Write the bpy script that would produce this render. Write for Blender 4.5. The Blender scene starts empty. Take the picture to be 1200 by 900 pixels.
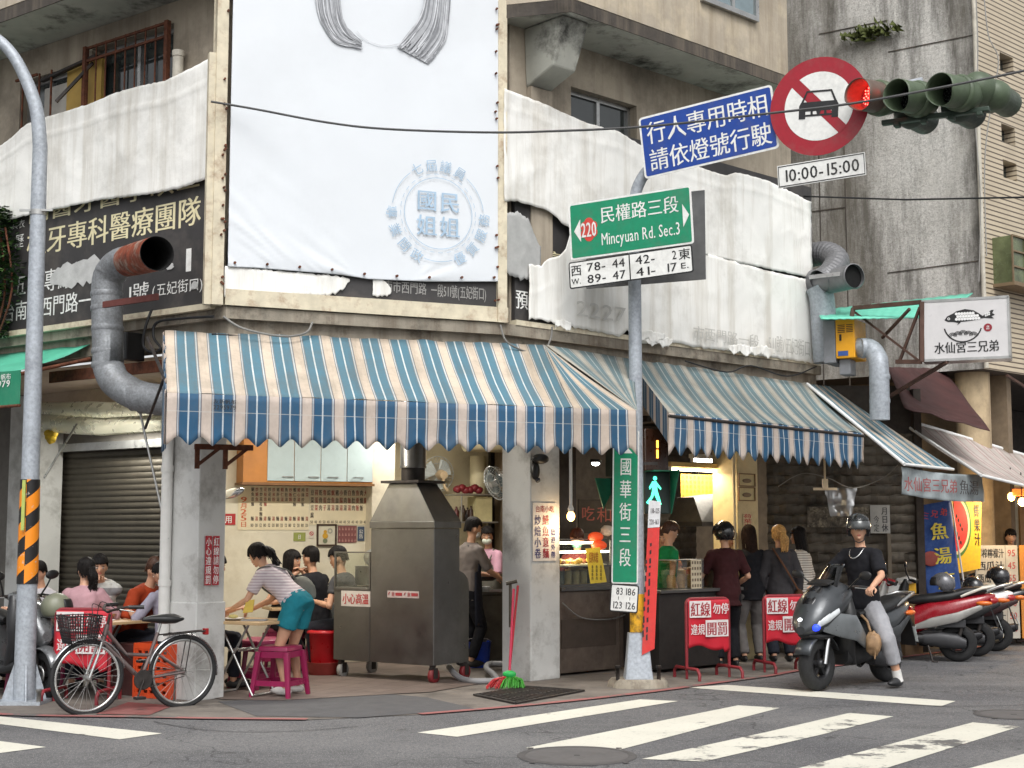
import bpy, bmesh, math, random
from mathutils import Vector, Matrix, noise
random.seed(7)
R = math.radians
scene = bpy.context.scene
COL = scene.collection

# ------------------------------------------------------------------ camera
FPX = 1667.0
PITCH = math.atan(172 / FPX)
CAM = Vector((0, 0, 1.6))
cam_data = bpy.data.cameras.new('camera')
cam_data.lens = FPX / 1200 * 36
cam_data.sensor_width = 36
cam_data.clip_end = 500
cam = bpy.data.objects.new('camera', cam_data)
cam.location = CAM
cam.rotation_euler = (R(90) + PITCH, 0, 0)
COL.objects.link(cam)
scene.camera = cam

# ------------------------------------------------------------------ sky, sun, exposure
world = bpy.data.worlds.new('World')
scene.world = world
world.use_nodes = True
wn = world.node_tree.nodes
wl = world.node_tree.links
wn.clear()
w_out = wn.new('ShaderNodeOutputWorld')
w_bg = wn.new('ShaderNodeBackground')
w_sky = wn.new('ShaderNodeTexSky')
w_sky.sky_type = 'NISHITA'
w_sky.sun_disc = False
w_sky.sun_elevation = R(52)
w_sky.sun_rotation = R(172)
w_sky.air_density = 1.0
w_sky.dust_density = 4.0
w_hsv = wn.new('ShaderNodeHueSaturation')
w_hsv.inputs['Saturation'].default_value = 0.1      # an overcast sky is nearly grey
wl.new(w_sky.outputs[0], w_hsv.inputs['Color'])
wl.new(w_hsv.outputs[0], w_bg.inputs[0])
w_bg.inputs[1].default_value = 0.13
wl.new(w_bg.outputs[0], w_out.inputs[0])
sun_d = bpy.data.lights.new('sun', 'SUN')
sun_d.energy = .95
sun_d.angle = R(36)
sun_d.color = (1, .985, .96)
sun = bpy.data.objects.new('sun', sun_d)
sun.rotation_euler = (R(38), 0, R(8))
sun.location = (0, 0, 30)
COL.objects.link(sun)
scene.view_settings.view_transform = 'Standard'
scene.view_settings.look = 'None'
scene.view_settings.exposure = 0.66
scene.view_settings.gamma = 1
scene.view_settings.use_curve_mapping = False
scene.cycles.use_denoising = True
scene.cycles.max_bounces = 7
scene.cycles.transparent_max_bounces = 12
scene.cycles.sample_clamp_indirect = 4

# ------------------------------------------------------------------ geometry of the view
RIGHT = Vector((1, 0, 0))
FWD = Vector((0, math.cos(PITCH), math.sin(PITCH)))
UPV = Vector((0, -math.sin(PITCH), math.cos(PITCH)))
def ray(u, v): return FWD + RIGHT * ((u - 600) / FPX) + UPV * ((450 - v) / FPX)
def G(u, v, z=0.0):
    d = ray(u, v); return CAM + d * ((z - CAM.z) / d.z)
def D(u, v, Y):
    d = ray(u, v); return CAM + d * (Y / d.y)

class Frame:
    """x along the face to the right, y into the face, z up"""
    def __init__(self, x, y, deg):
        self.o = Vector((x, y, 0)); self.deg = deg; a = R(deg)
        self.a = Vector((math.cos(a), math.sin(a), 0)); self.i = Vector((-math.sin(a), math.cos(a), 0))
        self.M = Matrix.Translation(self.o) @ Matrix.Rotation(a, 4, 'Z')
    def P(self, s, y, z): return self.o + self.a * s + self.i * y + Vector((0, 0, z))
    def hit(self, u, v, y=0.0):
        d = ray(u, v); q = self.o + self.i * y
        t = (q - CAM).dot(self.i) / d.dot(self.i)
        p = CAM + d * t
        return (p - q).dot(self.a), p.z
    def S(self, u, y=0.0, v=560): return self.hit(u, v, y)[0]
    def sub(self, s, y): p = self.P(s, y, 0); return Frame(p.x, p.y, self.deg)

FM = Frame(-2.72, 13.56, 23.5)      # cut corner of the building
FR = Frame(-0.10, 14.70, 43.0)      # right street
FL = Frame(-2.72, 13.56, -36.8)     # left street

# ------------------------------------------------------------------ objects
PMX = {}
def _props(o, label, cat, group=None, kind=None):
    if label: o['label'] = label
    if cat: o['category'] = cat
    if group: o['group'] = group
    if kind: o['kind'] = kind
def thing(name, label, cat, loc, rz=0, group=None):
    o = bpy.data.objects.new(name, None); COL.objects.link(o)
    o.empty_display_size = .2
    o.location = loc; o.rotation_euler = (0, 0, R(rz)); _props(o, label, cat, group)
    PMX[o.name] = Matrix.Translation(Vector(loc)) @ Matrix.Rotation(R(rz), 4, 'Z')
    return o
def copy_tree(o, parent=None):
    c = o.copy(); COL.objects.link(c)
    if parent: c.parent = parent
    for ch in [x for x in KIDS.get(o.name, [])]:
        k = copy_tree(ch, c); KIDS.setdefault(c.name, []).append(k)
    return c
KIDS = {}

_gl = {}
_fc = bpy.data.curves.new('glyph_source', 'FONT'); _fc.resolution_u = 2
_fo = bpy.data.objects.new('glyph_source', _fc)
def glyph(ch, bold=0.0):
    k = ch
    if k not in _gl:
        if ch == ' ': _gl[k] = ([], [], .3)
        else:
            _fc.body = ch
            m = bpy.data.meshes.new_from_object(_fo)
            vs = [(v.co.x, v.co.y) for v in m.vertices]; fs = [tuple(p.vertices) for p in m.polygons]
            adv = 1.0 if ord(ch) > 0x2000 else (max(v[0] for v in vs) + .07 if vs else .3)
            bpy.data.meshes.remove(m)
            _gl[k] = (vs, fs, adv)
    return _gl[k]

class MB:
    def __init__(self, xf=None):
        self.v = []; self.f = []; self.m = []; self.sm = []; self.uv = []; self.xf = xf or Matrix(); self.marks = []
    def add(self, vs, fs, m=0, sm=False, uvs=None):
        b = len(self.v); X = self.xf
        self.v += [X @ Vector(p) for p in vs]
        for k, f in enumerate(fs):
            self.f.append([b + i for i in f]); self.m.append(m); self.sm.append(sm)
            self.uv.append([uvs[i] for i in f] if uvs else None)
        return self
    def box(self, x0, x1, y0, y1, z0, z1, m=0):
        vs = [(x0,y0,z0),(x1,y0,z0),(x1,y1,z0),(x0,y1,z0),(x0,y0,z1),(x1,y0,z1),(x1,y1,z1),(x0,y1,z1)]
        return self.add(vs, [(0,3,2,1),(4,5,6,7),(0,1,5,4),(1,2,6,5),(2,3,7,6),(3,0,4,7)], m)
    def bar(self, p, q, w, h=None, m=0):
        p = Vector(p); q = Vector(q); h = h or w; d = (q - p).normalized()
        up = Vector((0, 0, 1)) if abs(d.z) < .95 else Vector((0, 1, 0))
        a = d.cross(up).normalized() * w / 2; b = a.cross(d).normalized() * h / 2
        vs = [p-a-b, p+a-b, p+a+b, p-a+b, q-a-b, q+a-b, q+a+b, q-a+b]
        return self.add(vs, [(0,3,2,1),(4,5,6,7),(0,1,5,4),(1,2,6,5),(2,3,7,6),(3,0,4,7)], m)
    def tube(self, pts, r, n=10, m=0, caps=True, closed=False, flat=1.0, sm=True):
        pts = [Vector(p) for p in pts]; N = len(pts); rs = r if isinstance(r, (list, tuple)) else [r] * N
        vs = []; prev = None
        for i, p in enumerate(pts):
            if closed: t = pts[(i + 1) % N] - pts[i - 1]
            else: t = pts[min(i + 1, N - 1)] - pts[max(i - 1, 0)]
            t = t.normalized() if t.length > 1e-9 else Vector((0, 0, 1))
            if prev is None:
                up = Vector((0, 0, 1)) if abs(t.z) < .9 else Vector((0, 1, 0))
                a = t.cross(up).normalized()
            else: a = (prev - t * prev.dot(t)).normalized()
            prev = a; b = t.cross(a)
            for k in range(n):
                w = 2 * math.pi * k / n
                vs.append(p + (a * math.cos(w) + b * math.sin(w) * flat) * rs[i])
        fs = []
        for i in range(N if closed else N - 1):
            j = (i + 1) % N
            for k in range(n):
                l = (k + 1) % n; fs.append((i*n+k, i*n+l, j*n+l, j*n+k))
        self.add(vs, fs, m, sm)
        if caps and not closed:
            self.add(vs[:n], [tuple(reversed(range(n)))], m); self.add(vs[-n:], [tuple(range(n))], m)
        return self
    def lathe(self, prof, c=(0,0,0), ax=(0,0,1), n=24, m=0, sm=True, caps=True):
        c = Vector(c); ax = Vector(ax).normalized()
        up = Vector((0, 0, 1)) if abs(ax.z) < .9 else Vector((1, 0, 0))
        a = ax.cross(up).normalized(); b = ax.cross(a)
        vs = []
        for r, z in prof:
            for k in range(n):
                w = 2 * math.pi * k / n
                vs.append(c + ax * z + (a * math.cos(w) + b * math.sin(w)) * r)
        fs = [(i*n+k, i*n+(k+1)%n, (i+1)*n+(k+1)%n, (i+1)*n+k) for i in range(len(prof)-1) for k in range(n)]
        self.add(vs, fs, m, sm)
        if caps:
            if prof[0][0] > 1e-4: self.add(vs[:n], [tuple(reversed(range(n)))], m)
            if prof[-1][0] > 1e-4: self.add(vs[-n:], [tuple(range(n))], m)
        return self
    def ell(self, c, r, nu=14, nv=9, m=0, rot=None, fn=None):
        c = Vector(c); vs = []
        for i in range(nv + 1):
            th = math.pi * i / nv
            for k in range(nu):
                ph = 2 * math.pi * k / nu
                p = Vector((math.sin(th)*math.cos(ph), math.sin(th)*math.sin(ph), math.cos(th)))
                if fn: p = fn(p)
                p = Vector((p.x*r[0], p.y*r[1], p.z*r[2]))
                if rot: p = rot @ p
                vs.append(c + p)
        fs = [(i*nu+k, (i+1)*nu+k, (i+1)*nu+(k+1)%nu, i*nu+(k+1)%nu) for i in range(nv) for k in range(nu)]
        return self.add(vs, fs, m, True)
    def loft(self, secs, m=0, caps=True, sm=True):
        n = len(secs[0]); vs = [p for s in secs for p in s]
        fs = [(i*n+k, i*n+(k+1)%n, (i+1)*n+(k+1)%n, (i+1)*n+k) for i in range(len(secs)-1) for k in range(n)]
        self.add(vs, fs, m, sm)
        if caps: self.add(secs[0], [tuple(reversed(range(n)))], m); self.add(secs[-1], [tuple(range(n))], m)
        return self
    def prism(self, pts, y0, y1, m=0):
        """outline in x,z extruded in y"""
        n = len(pts); vs = [(p[0], y0, p[1]) for p in pts] + [(p[0], y1, p[1]) for p in pts]
        fs = [tuple(range(n)), tuple(reversed(range(n, 2*n)))] + [(i, i+n, (i+1)%n+n, (i+1)%n) for i in range(n)]
        return self.add(vs, fs, m)
    def flat(self, pts, y=0, m=0):
        return self.add([(p[0], y, p[1]) for p in pts], [tuple(range(len(pts)))], m)
    def disc(self, c, r, y=0, n=32, m=0, r2=None, a0=0, a1=360):
        k = n if a1 - a0 >= 360 else n + 1
        P = lambda rr: [(c[0]+rr*math.cos(R(a0+(a1-a0)*i/n)), y, c[1]+rr*math.sin(R(a0+(a1-a0)*i/n))) for i in range(k)]
        if r2 is None: return self.add(P(r), [tuple(range(k))], m)
        lim = k if k == n else n
        return self.add(P(r)+P(r2), [(i, (i+1)%k, (i+1)%k+k, i+k) for i in range(lim)], m)
    def grid(self, fn, nu, nv, m=0, sm=True, uv=None):
        vs = []; uvs = []
        for j in range(nv + 1):
            for i in range(nu + 1):
                vs.append(fn(i / nu, j / nv)); uvs.append(uv(i / nu, j / nv) if uv else (i / nu, j / nv))
        fs = [(j*(nu+1)+i, j*(nu+1)+i+1, (j+1)*(nu+1)+i+1, (j+1)*(nu+1)+i) for j in range(nv) for i in range(nu)]
        return self.add(vs, fs, m, sm, uvs)
    def txt(self, s, x0, x1, z0, z1, y=-.003, m=0, bold=.012, vertical=False, rot=0, even=True):
        self.marks.append(len(self.f)); lines = list(s) if vertical else s.split('\n')
        adv = [sum(glyph(c, bold)[2] for c in l) for l in lines]
        big = max(adv); lh = (z1 - z0) / len(lines)
        cx, cz = (x0 + x1) / 2, (z0 + z1) / 2; cr, sr = math.cos(R(rot)), math.sin(R(rot))
        for k, l in enumerate(lines):
            asc = all(ord(c) < 0x2000 for c in l)
            sx = (x1 - x0) / (adv[k] if even else big); x = x0; zb = z1 - (k + 1) * lh
            for c in l:
                vs, fs, a = glyph(c, bold)
                if asc: f = lambda q: (x + q[0]*sx, zb + (q[1] + .02) / .74 * lh * .9 + lh * .05)
                else: f = lambda q: (x + q[0]*sx, zb + (q[1] + .12) * lh * .97)
                for cp, sh in enumerate((0,) if bold < .008 else (-.8, .8)):
                    out = []
                    for q in vs:
                        px, pz = f(q); dx, dz = px - cx + sh*bold*sx, pz - cz
                        out.append((cx + dx*cr - dz*sr, y - cp*.0006, cz + dx*sr + dz*cr))
                    if out: self.add(out, fs, m)
                x += a * sx
        return self
    def build(self, name, mats, parent=None, label=None, cat=None, group=None, kind=None, bevel=0, base=None, seg=2, solid=0, sub=0, lab=None):
        mats = mats if isinstance(mats, (list, tuple)) else [mats]
        if name == 'lettering' and parent is not None and 1 < len(self.marks) <= 14:      # each line of writing is a piece of its own
            cuts = [0] + self.marks[1:] + [len(self.f)]
            for a, b in zip(cuts, cuts[1:]):
                q = MB(); ids = sorted({i for f in self.f[a:b] for i in f}); mp = {i: k for k, i in enumerate(ids)}
                q.v = [self.v[i] for i in ids]; q.f = [[mp[i] for i in f] for f in self.f[a:b]]; q.m = self.m[a:b]; q.sm = self.sm[a:b]; q.uv = self.uv[a:b]
                if q.f: o = q.build(name, mats, parent)
            return o
        if parent is not None:
            inv = PMX[parent.name].inverted(); vs = [inv @ p for p in self.v]; PMl = PMX[parent.name]
        else:
            if kind == 'structure': base = Vector((0, 0, 0))
            elif base is None and self.v:
                xs = [p.x for p in self.v]; ys = [p.y for p in self.v]; zs = [p.z for p in self.v]
                base = Vector(((min(xs)+max(xs))/2, (min(ys)+max(ys))/2, min(zs)))
            base = Vector(base); vs = [p - base for p in self.v]; PMl = Matrix.Translation(base)
        me = bpy.data.meshes.new(name)
        me.from_pydata([tuple(p) for p in vs], [], self.f)
        for mt in mats: me.materials.append(mt)
        me.polygons.foreach_set('material_index', self.m); me.polygons.foreach_set('use_smooth', self.sm)
        if any(u is not None for u in self.uv):
            ul = me.uv_layers.new(name='UVMap'); k = 0
            for p, u in zip(me.polygons, self.uv):
                for j, li in enumerate(p.loop_indices):
                    ul.data[li].uv = u[j] if u else (0, 0)
        me.update()
        o = bpy.data.objects.new(name, me); COL.objects.link(o)
        if parent is not None:
            o.parent = parent; KIDS.setdefault(parent.name, []).append(o)
        else: o.location = base
        PMX[o.name] = PMl
        if lab: o['label'] = lab
        _props(o, label, cat, group, kind)
        if solid:
            md = o.modifiers.new('thickness', 'SOLIDIFY'); md.thickness = solid; md.offset = 0
        if sub:
            md = o.modifiers.new('smooth', 'SUBSURF'); md.levels = sub; md.render_levels = sub
        if bevel:
            md = o.modifiers.new('bevel', 'BEVEL'); md.width = bevel; md.segments = seg; md.limit_method = 'ANGLE'; md.angle_limit = R(40)
        return o

def arc(c, r, a0, a1, n, ax='xz'):
    out = []
    for i in range(n + 1):
        w = R(a0 + (a1 - a0) * i / n); p, q = r * math.cos(w), r * math.sin(w)
        out.append((c[0]+p, c[1], c[2]+q) if ax == 'xz' else (c[0]+p, c[1]+q, c[2]) if ax == 'xy' else (c[0], c[1]+p, c[2]+q))
    return out
def smooth_path(pts, n=6):
    pts = [Vector(p) for p in pts]; out = []
    for i in range(len(pts) - 1):
        p0 = pts[max(i-1, 0)]; p1 = pts[i]; p2 = pts[i+1]; p3 = pts[min(i+2, len(pts)-1)]
        for k in range(n):
            t = k / n
            out.append(.5*((2*p1)+(p2-p0)*t+(2*p0-5*p1+4*p2-p3)*t*t+(3*p1-p0-3*p2+p3)*t*t*t))
    return out + [pts[-1]]
def lerp(a, b, t): return a + (b - a) * t
def pl(pts, t):
    """piecewise linear value: pts sorted by x"""
    if t <= pts[0][0]: return pts[0][1]
    for (x0, y0), (x1, y1) in zip(pts, pts[1:]):
        if t <= x1: return y0 + (y1 - y0) * (t - x0) / max(x1 - x0, 1e-9)
    return pts[-1][1]

# ------------------------------------------------------------------ materials
def C(r, g, b):
    f = lambda c: (c/255/12.92 if c/255 <= .04045 else ((c/255+.055)/1.055)**2.4)
    return (f(r), f(g), f(b), 1)
_mats = {}
def nodes(m):
    m.use_nodes = True; t = m.node_tree; return t, t.nodes, t.links, t.nodes['Principled BSDF']
def noise_n(t, vec, scale, detail=5, rough=.6):
    n = t.nodes.new('ShaderNodeTexNoise'); n.inputs['Scale'].default_value = scale
    n.inputs['Detail'].default_value = detail; n.inputs['Roughness'].default_value = rough
    t.links.new(vec, n.inputs['Vector']); return n.outputs['Fac']
def ramp(t, fac, stops, interp='LINEAR'):
    r = t.nodes.new('ShaderNodeValToRGB'); r.color_ramp.interpolation = interp
    e = r.color_ramp.elements
    while len(e) < len(stops): e.new(1)
    for k, (p, c) in enumerate(stops): e[k].position = p; e[k].color = c if len(c) == 4 else (*c, 1)
    t.links.new(fac, r.inputs[0]); return r.outputs[0]
def mix(t, fac, a, b, mode='MIX'):
    n = t.nodes.new('ShaderNodeMix'); n.data_type = 'RGBA'; n.blend_type = mode
    for v, i in ((fac, 0), (a, 6), (b, 7)):
        if hasattr(v, 'is_linked'): t.links.new(v, n.inputs[i])
        else: n.inputs[i].default_value = v
    return n.outputs[2]
def vec(t, coord='Object', scale=(1, 1, 1), rot=(0, 0, 0)):
    mp = t.nodes.new('ShaderNodeMapping'); mp.inputs['Scale'].default_value = scale; mp.inputs['Rotation'].default_value = rot
    if coord == 'World':
        g = t.nodes.new('ShaderNodeNewGeometry'); t.links.new(g.outputs['Position'], mp.inputs[0])
    else:
        g = t.nodes.new('ShaderNodeTexCoord'); t.links.new(g.outputs[coord], mp.inputs[0])
    return mp.outputs[0]
BW = lambda a: (a, a, a, 1)
def mat(name, col, rough=.6, metal=0, var=.1, scale=7, bump=0, bscale=60, dirt=None, dirt_amt=.4, dscale=3, streak=None, streak_amt=.5, coat=0, coord='Object', rvar=.1, spec=.5, emit=0):
    """generic worn surface: base colour with slow variation, optional dirt patches, vertical rain streaks and a bump"""
    if name in _mats: return _mats[name]
    m = bpy.data.materials.new(name); t, n, l, b = nodes(m)
    v = vec(t, coord)
    f = noise_n(t, v, scale)
    lo = tuple(c*(1-var*1.6) for c in col[:3])+(1,); hi = tuple(min(1, c*(1+var*1.3)) for c in col[:3])+(1,)
    c = ramp(t, f, [(.3, lo), (.7, hi)])
    if dirt:
        d = ramp(t, noise_n(t, v, dscale, 8, .7), [(.5, BW(0)), (.68, BW(dirt_amt))])
        c = mix(t, d, c, dirt)
    if streak:
        vs = vec(t, coord, (2.6, 2.6, .16))
        s = ramp(t, noise_n(t, vs, 1.6, 9, .72), [(.47, BW(0)), (.66, BW(streak_amt))])
        c = mix(t, s, c, streak)
    l.new(c, b.inputs['Base Color'])
    r = ramp(t, noise_n(t, v, scale*2.3), [(.3, BW(max(0, rough-rvar))), (.7, BW(min(1, rough+rvar)))])
    l.new(r, b.inputs['Roughness'])
    b.inputs['Metallic'].default_value = metal
    b.inputs['Specular IOR Level'].default_value = spec
    if coat: b.inputs['Coat Weight'].default_value = coat; b.inputs['Coat Roughness'].default_value = .08
    if bump:
        bp = n.new('ShaderNodeBump'); bp.inputs['Strength'].default_value = bump; bp.inputs['Distance'].default_value = .01
        l.new(noise_n(t, v, bscale, 6), bp.inputs['Height']); l.new(bp.outputs[0], b.inputs['Normal'])
    if emit:
        b.inputs['Emission Color'].default_value = col; b.inputs['Emission Strength'].default_value = emit
    _mats[name] = m; return m
def paint(r, g, b, rough=.5): return mat('paint_%d_%d_%d' % (r, g, b), C(r, g, b), rough, var=.06, scale=20, dirt=C(104, 98, 90), dirt_amt=.22, dscale=4)
def glow(name, col, k):
    if name in _mats: return _mats[name]
    m = bpy.data.materials.new(name); t, n, l, b = nodes(m)
    b.inputs['Base Color'].default_value = col; b.inputs['Emission Color'].default_value = col; b.inputs['Emission Strength'].default_value = k
    _mats[name] = m; return m
def glass(name, tint=(1, 1, 1, 1), clear=.8, rough=.03):
    if name in _mats: return _mats[name]
    m = bpy.data.materials.new(name); t, n, l, b = nodes(m)
    tr = n.new('ShaderNodeBsdfTransparent'); tr.inputs[0].default_value = tint
    gl = n.new('ShaderNodeBsdfGlossy'); gl.inputs['Roughness'].default_value = rough
    fr = n.new('ShaderNodeLayerWeight'); pw = n.new('ShaderNodeMath'); pw.operation = 'POWER'; l.new(fr.outputs['Facing'], pw.inputs[0]); pw.inputs[1].default_value = 4
    ad = n.new('ShaderNodeMath'); ad.operation = 'ADD'; ad.inputs[1].default_value = 1 - clear; l.new(pw.outputs[0], ad.inputs[0])
    mx = n.new('ShaderNodeMixShader'); l.new(ad.outputs[0], mx.inputs[0]); l.new(tr.outputs[0], mx.inputs[1]); l.new(gl.outputs[0], mx.inputs[2])
    l.new(mx.outputs[0], n['Material Output'].inputs[0])
    _mats[name] = m; return m
def stripes(name, stops, period, rough=.75, dirt=.25, seam=0):
    m = bpy.data.materials.new(name); t, n, l, b = nodes(m)
    tc = n.new('ShaderNodeTexCoord'); sp = n.new('ShaderNodeSeparateXYZ'); l.new(tc.outputs['UV'], sp.inputs[0])
    dv = n.new('ShaderNodeMath'); dv.operation = 'DIVIDE'; l.new(sp.outputs[0], dv.inputs[0]); dv.inputs[1].default_value = period
    fr = n.new('ShaderNodeMath'); fr.operation = 'FRACT'; l.new(dv.outputs[0], fr.inputs[0])
    c = ramp(t, fr.outputs[0], stops, 'CONSTANT')
    v = vec(t)
    if seam: c = mix(t, ramp(t, sp.outputs[1], [(0, BW(0)), (seam, BW(.5)), (seam+.018, BW(0))], 'CONSTANT'), c, C(206, 206, 202))
    c = mix(t, ramp(t, noise_n(t, vec(t, 'UV', (2.2, .35, 1)), 2.2, 7, .7), [(.48, BW(0)), (.7, BW(dirt))]), c, C(92, 88, 80))
    c = mix(t, ramp(t, noise_n(t, v, 2.5, 7, .65), [(.42, BW(0)), (.75, BW(dirt))]), c, C(110, 108, 100))
    c = mix(t, ramp(t, noise_n(t, v, 35, 3), [(.35, BW(.0)), (.8, BW(.12))]), c, C(70, 70, 70))
    sn = n.new('ShaderNodeMath'); sn.operation = 'SNAP'; l.new(sp.outputs[0], sn.inputs[0]); sn.inputs[1].default_value = 1.17
    wh = n.new('ShaderNodeTexWhiteNoise'); wh.noise_dimensions = '1D'; l.new(sn.outputs[0], wh.inputs['W'])
    c = mix(t, .8, c, ramp(t, wh.outputs['Value'], [(0, C(216, 212, 204)), (1, C(255, 255, 255))]), 'MULTIPLY')   # each cloth width has faded differently
    l.new(c, b.inputs['Base Color']); b.inputs['Roughness'].default_value = rough; b.inputs['Specular IOR Level'].default_value = .25
    bp = n.new('ShaderNodeBump'); bp.inputs['Strength'].default_value = .25; bp.inputs['Distance'].default_value = .02
    l.new(noise_n(t, v, 5, 5), bp.inputs['Height']); l.new(bp.outputs[0], b.inputs['Normal'])
    return m

STEEL = mat('stainless_steel', C(120, 119, 117), .36, .9, var=.14, scale=1.6, bump=.03, bscale=5, dirt=C(88, 86, 82), dirt_amt=.5, dscale=1.3, rvar=.1)
GALV = mat('galvanised_steel', C(164, 170, 177), .55, .25, var=.14, scale=30, dirt=C(104, 108, 112), dirt_amt=.4, dscale=5, rvar=.15)
DUCT = mat('spangled_zinc_sheet', C(134, 137, 140), .55, .3, var=.18, scale=45, dirt=C(70, 66, 62), dirt_amt=.5, dscale=4, rvar=.15)
BLACK = mat('black_plastic', C(26, 26, 27), .45, var=.2)
RUBBER = mat('tyre_rubber', C(30, 30, 31), .8, var=.2, bump=.2, bscale=80)
CHROME = mat('chrome', C(205, 205, 205), .14, 1, var=.05)
ALU = mat('bare_aluminium', C(178, 178, 176), .35, .9, var=.1)
RUST = mat('rusty_steel', C(106, 62, 42), .8, .2, var=.3, scale=18, dirt=C(60, 42, 34), dirt_amt=.7, bump=.2)
DARKSTEEL = mat('dark_steel', C(58, 54, 52), .6, .5, var=.25, scale=15, dirt=C(80, 56, 42), dirt_amt=.5)
CABLE = mat('black_cable', C(30, 30, 32), .6)
WHITEP = mat('white_paint', C(226, 226, 224), .5, var=.04)
TXT_K = paint(24, 24, 26); TXT_W = paint(232, 232, 228); TXT_R = paint(190, 36, 40)
# ================================================================== SETTING
def sheet(name, pts, z, m, kind='structure', **k):
    mb = MB(); mb.add([(p[0], p[1], z) for p in pts], [tuple(range(len(pts)))])
    return mb.build(name, m, kind=kind, **k)
def g2(*uv): return [G(u, v) for u, v in uv]

def asphalt():
    m = bpy.data.materials.new('asphalt'); t, n, l, b = nodes(m)
    v = vec(t, 'World')
    c = ramp(t, noise_n(t, v, .35, 6, .6), [(.35, C(84, 84, 87)), (.65, C(112, 111, 111))])
    c = mix(t, ramp(t, noise_n(t, v, 1.3, 8, .75), [(.5, BW(0)), (.75, BW(.5))]), c, C(66, 66, 68))
    c = mix(t, ramp(t, noise_n(t, vec(t, 'World', (.25, 1.1, 1), (0, 0, R(-12))), .8, 6, .65), [(.5, BW(0)), (.68, BW(.55))]), c, C(62, 62, 64))
    c = mix(t, ramp(t, noise_n(t, v, 2.6, 5, .6), [(.66, BW(0)), (.72, BW(.5))]), c, C(54, 53, 53))
    sp = t.nodes.new('ShaderNodeTexVoronoi'); sp.inputs['Scale'].default_value = 85; l.new(v, sp.inputs['Vector'])
    c = mix(t, ramp(t, sp.outputs['Distance'], [(.1, BW(.8)), (.36, BW(0))]), c, C(176, 174, 170))
    sp2 = t.nodes.new('ShaderNodeTexVoronoi'); sp2.inputs['Scale'].default_value = 60; l.new(v, sp2.inputs['Vector'])
    c = mix(t, ramp(t, sp2.outputs['Color'], [(.6, BW(0)), (.9, BW(.45))]), c, C(44, 44, 46))
    # cracks
    vr = t.nodes.new('ShaderNodeTexVoronoi'); vr.feature = 'DISTANCE_TO_EDGE'; vr.inputs['Scale'].default_value = .45
    w = t.nodes.new('ShaderNodeVectorMath'); w.operation = 'ADD'; l.new(v, w.inputs[0])
    nt = t.nodes.new('ShaderNodeTexNoise'); nt.inputs['Scale'].default_value = 2; l.new(v, nt.inputs['Vector']); l.new(nt.outputs['Color'], w.inputs[1])
    l.new(w.outputs[0], vr.inputs['Vector'])
    c = mix(t, ramp(t, vr.outputs['Distance'], [(.002, BW(.55)), (.008, BW(0))]), c, C(38, 38, 40))
    l.new(c, b.inputs['Base Color']); b.inputs['Roughness'].default_value = .82; b.inputs['Specular IOR Level'].default_value = .35
    bp = n.new('ShaderNodeBump'); bp.inputs['Strength'].default_value = .5; bp.inputs['Distance'].default_value = .006
    l.new(sp.outputs['Distance'], bp.inputs['Height']); l.new(bp.outputs[0], b.inputs['Normal'])
    return m
ASPH = asphalt()
sheet('road', [(-60, -30), (60, -30), (60, 80), (-60, 80)], 0, ASPH)
PAVE = mat('dirty_concrete_pavement', C(112, 105, 98), .85, var=.18, scale=2.2, bump=.3, bscale=90, dirt=C(58, 54, 50), dirt_amt=.75, dscale=1.7, coord='World')
PATCH = mat('smooth_asphalt_patch', C(84, 83, 84), .9, var=.12, scale=3, bump=.3, bscale=120, dirt=C(58, 57, 57), dirt_amt=.5, coord='World')
def tiles():
    m = bpy.data.materials.new('brown_floor_tiles'); t, n, l, b = nodes(m)
    v = vec(t, 'World', (1, 1, 1), (0, 0, R(23.5)))
    br = n.new('ShaderNodeTexBrick'); br.inputs['Scale'].default_value = 1; br.offset = 0
    for k, x in (('Brick Width', .3), ('Row Height', .3), ('Mortar Size', .006)): br.inputs[k].default_value = x
    br.inputs['Color1'].default_value = C(122, 108, 100); br.inputs['Color2'].default_value = C(110, 96, 89); br.inputs['Mortar'].default_value = C(84, 72, 66)
    l.new(v, br.inputs['Vector'])
    c = mix(t, ramp(t, noise_n(t, v, 2.2, 8, .7), [(.45, BW(0)), (.7, BW(.6))]), br.outputs['Color'], C(78, 68, 62))
    l.new(c, b.inputs['Base Color']); b.inputs['Roughness'].default_value = .6
    return m
SHOPFLOOR = tiles()
redpx = [(-60, 832), (0, 838), (60, 840), (150, 841), (245, 843), (360, 844), (492, 838), (600, 829), (690, 820), (775, 810), (840, 801), (900, 793), (934, 787), (1010, 777), (1080, 768), (1140, 760), (1200, 752), (1300, 740)]
redw = [G(u, v) for u, v in redpx]
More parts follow.
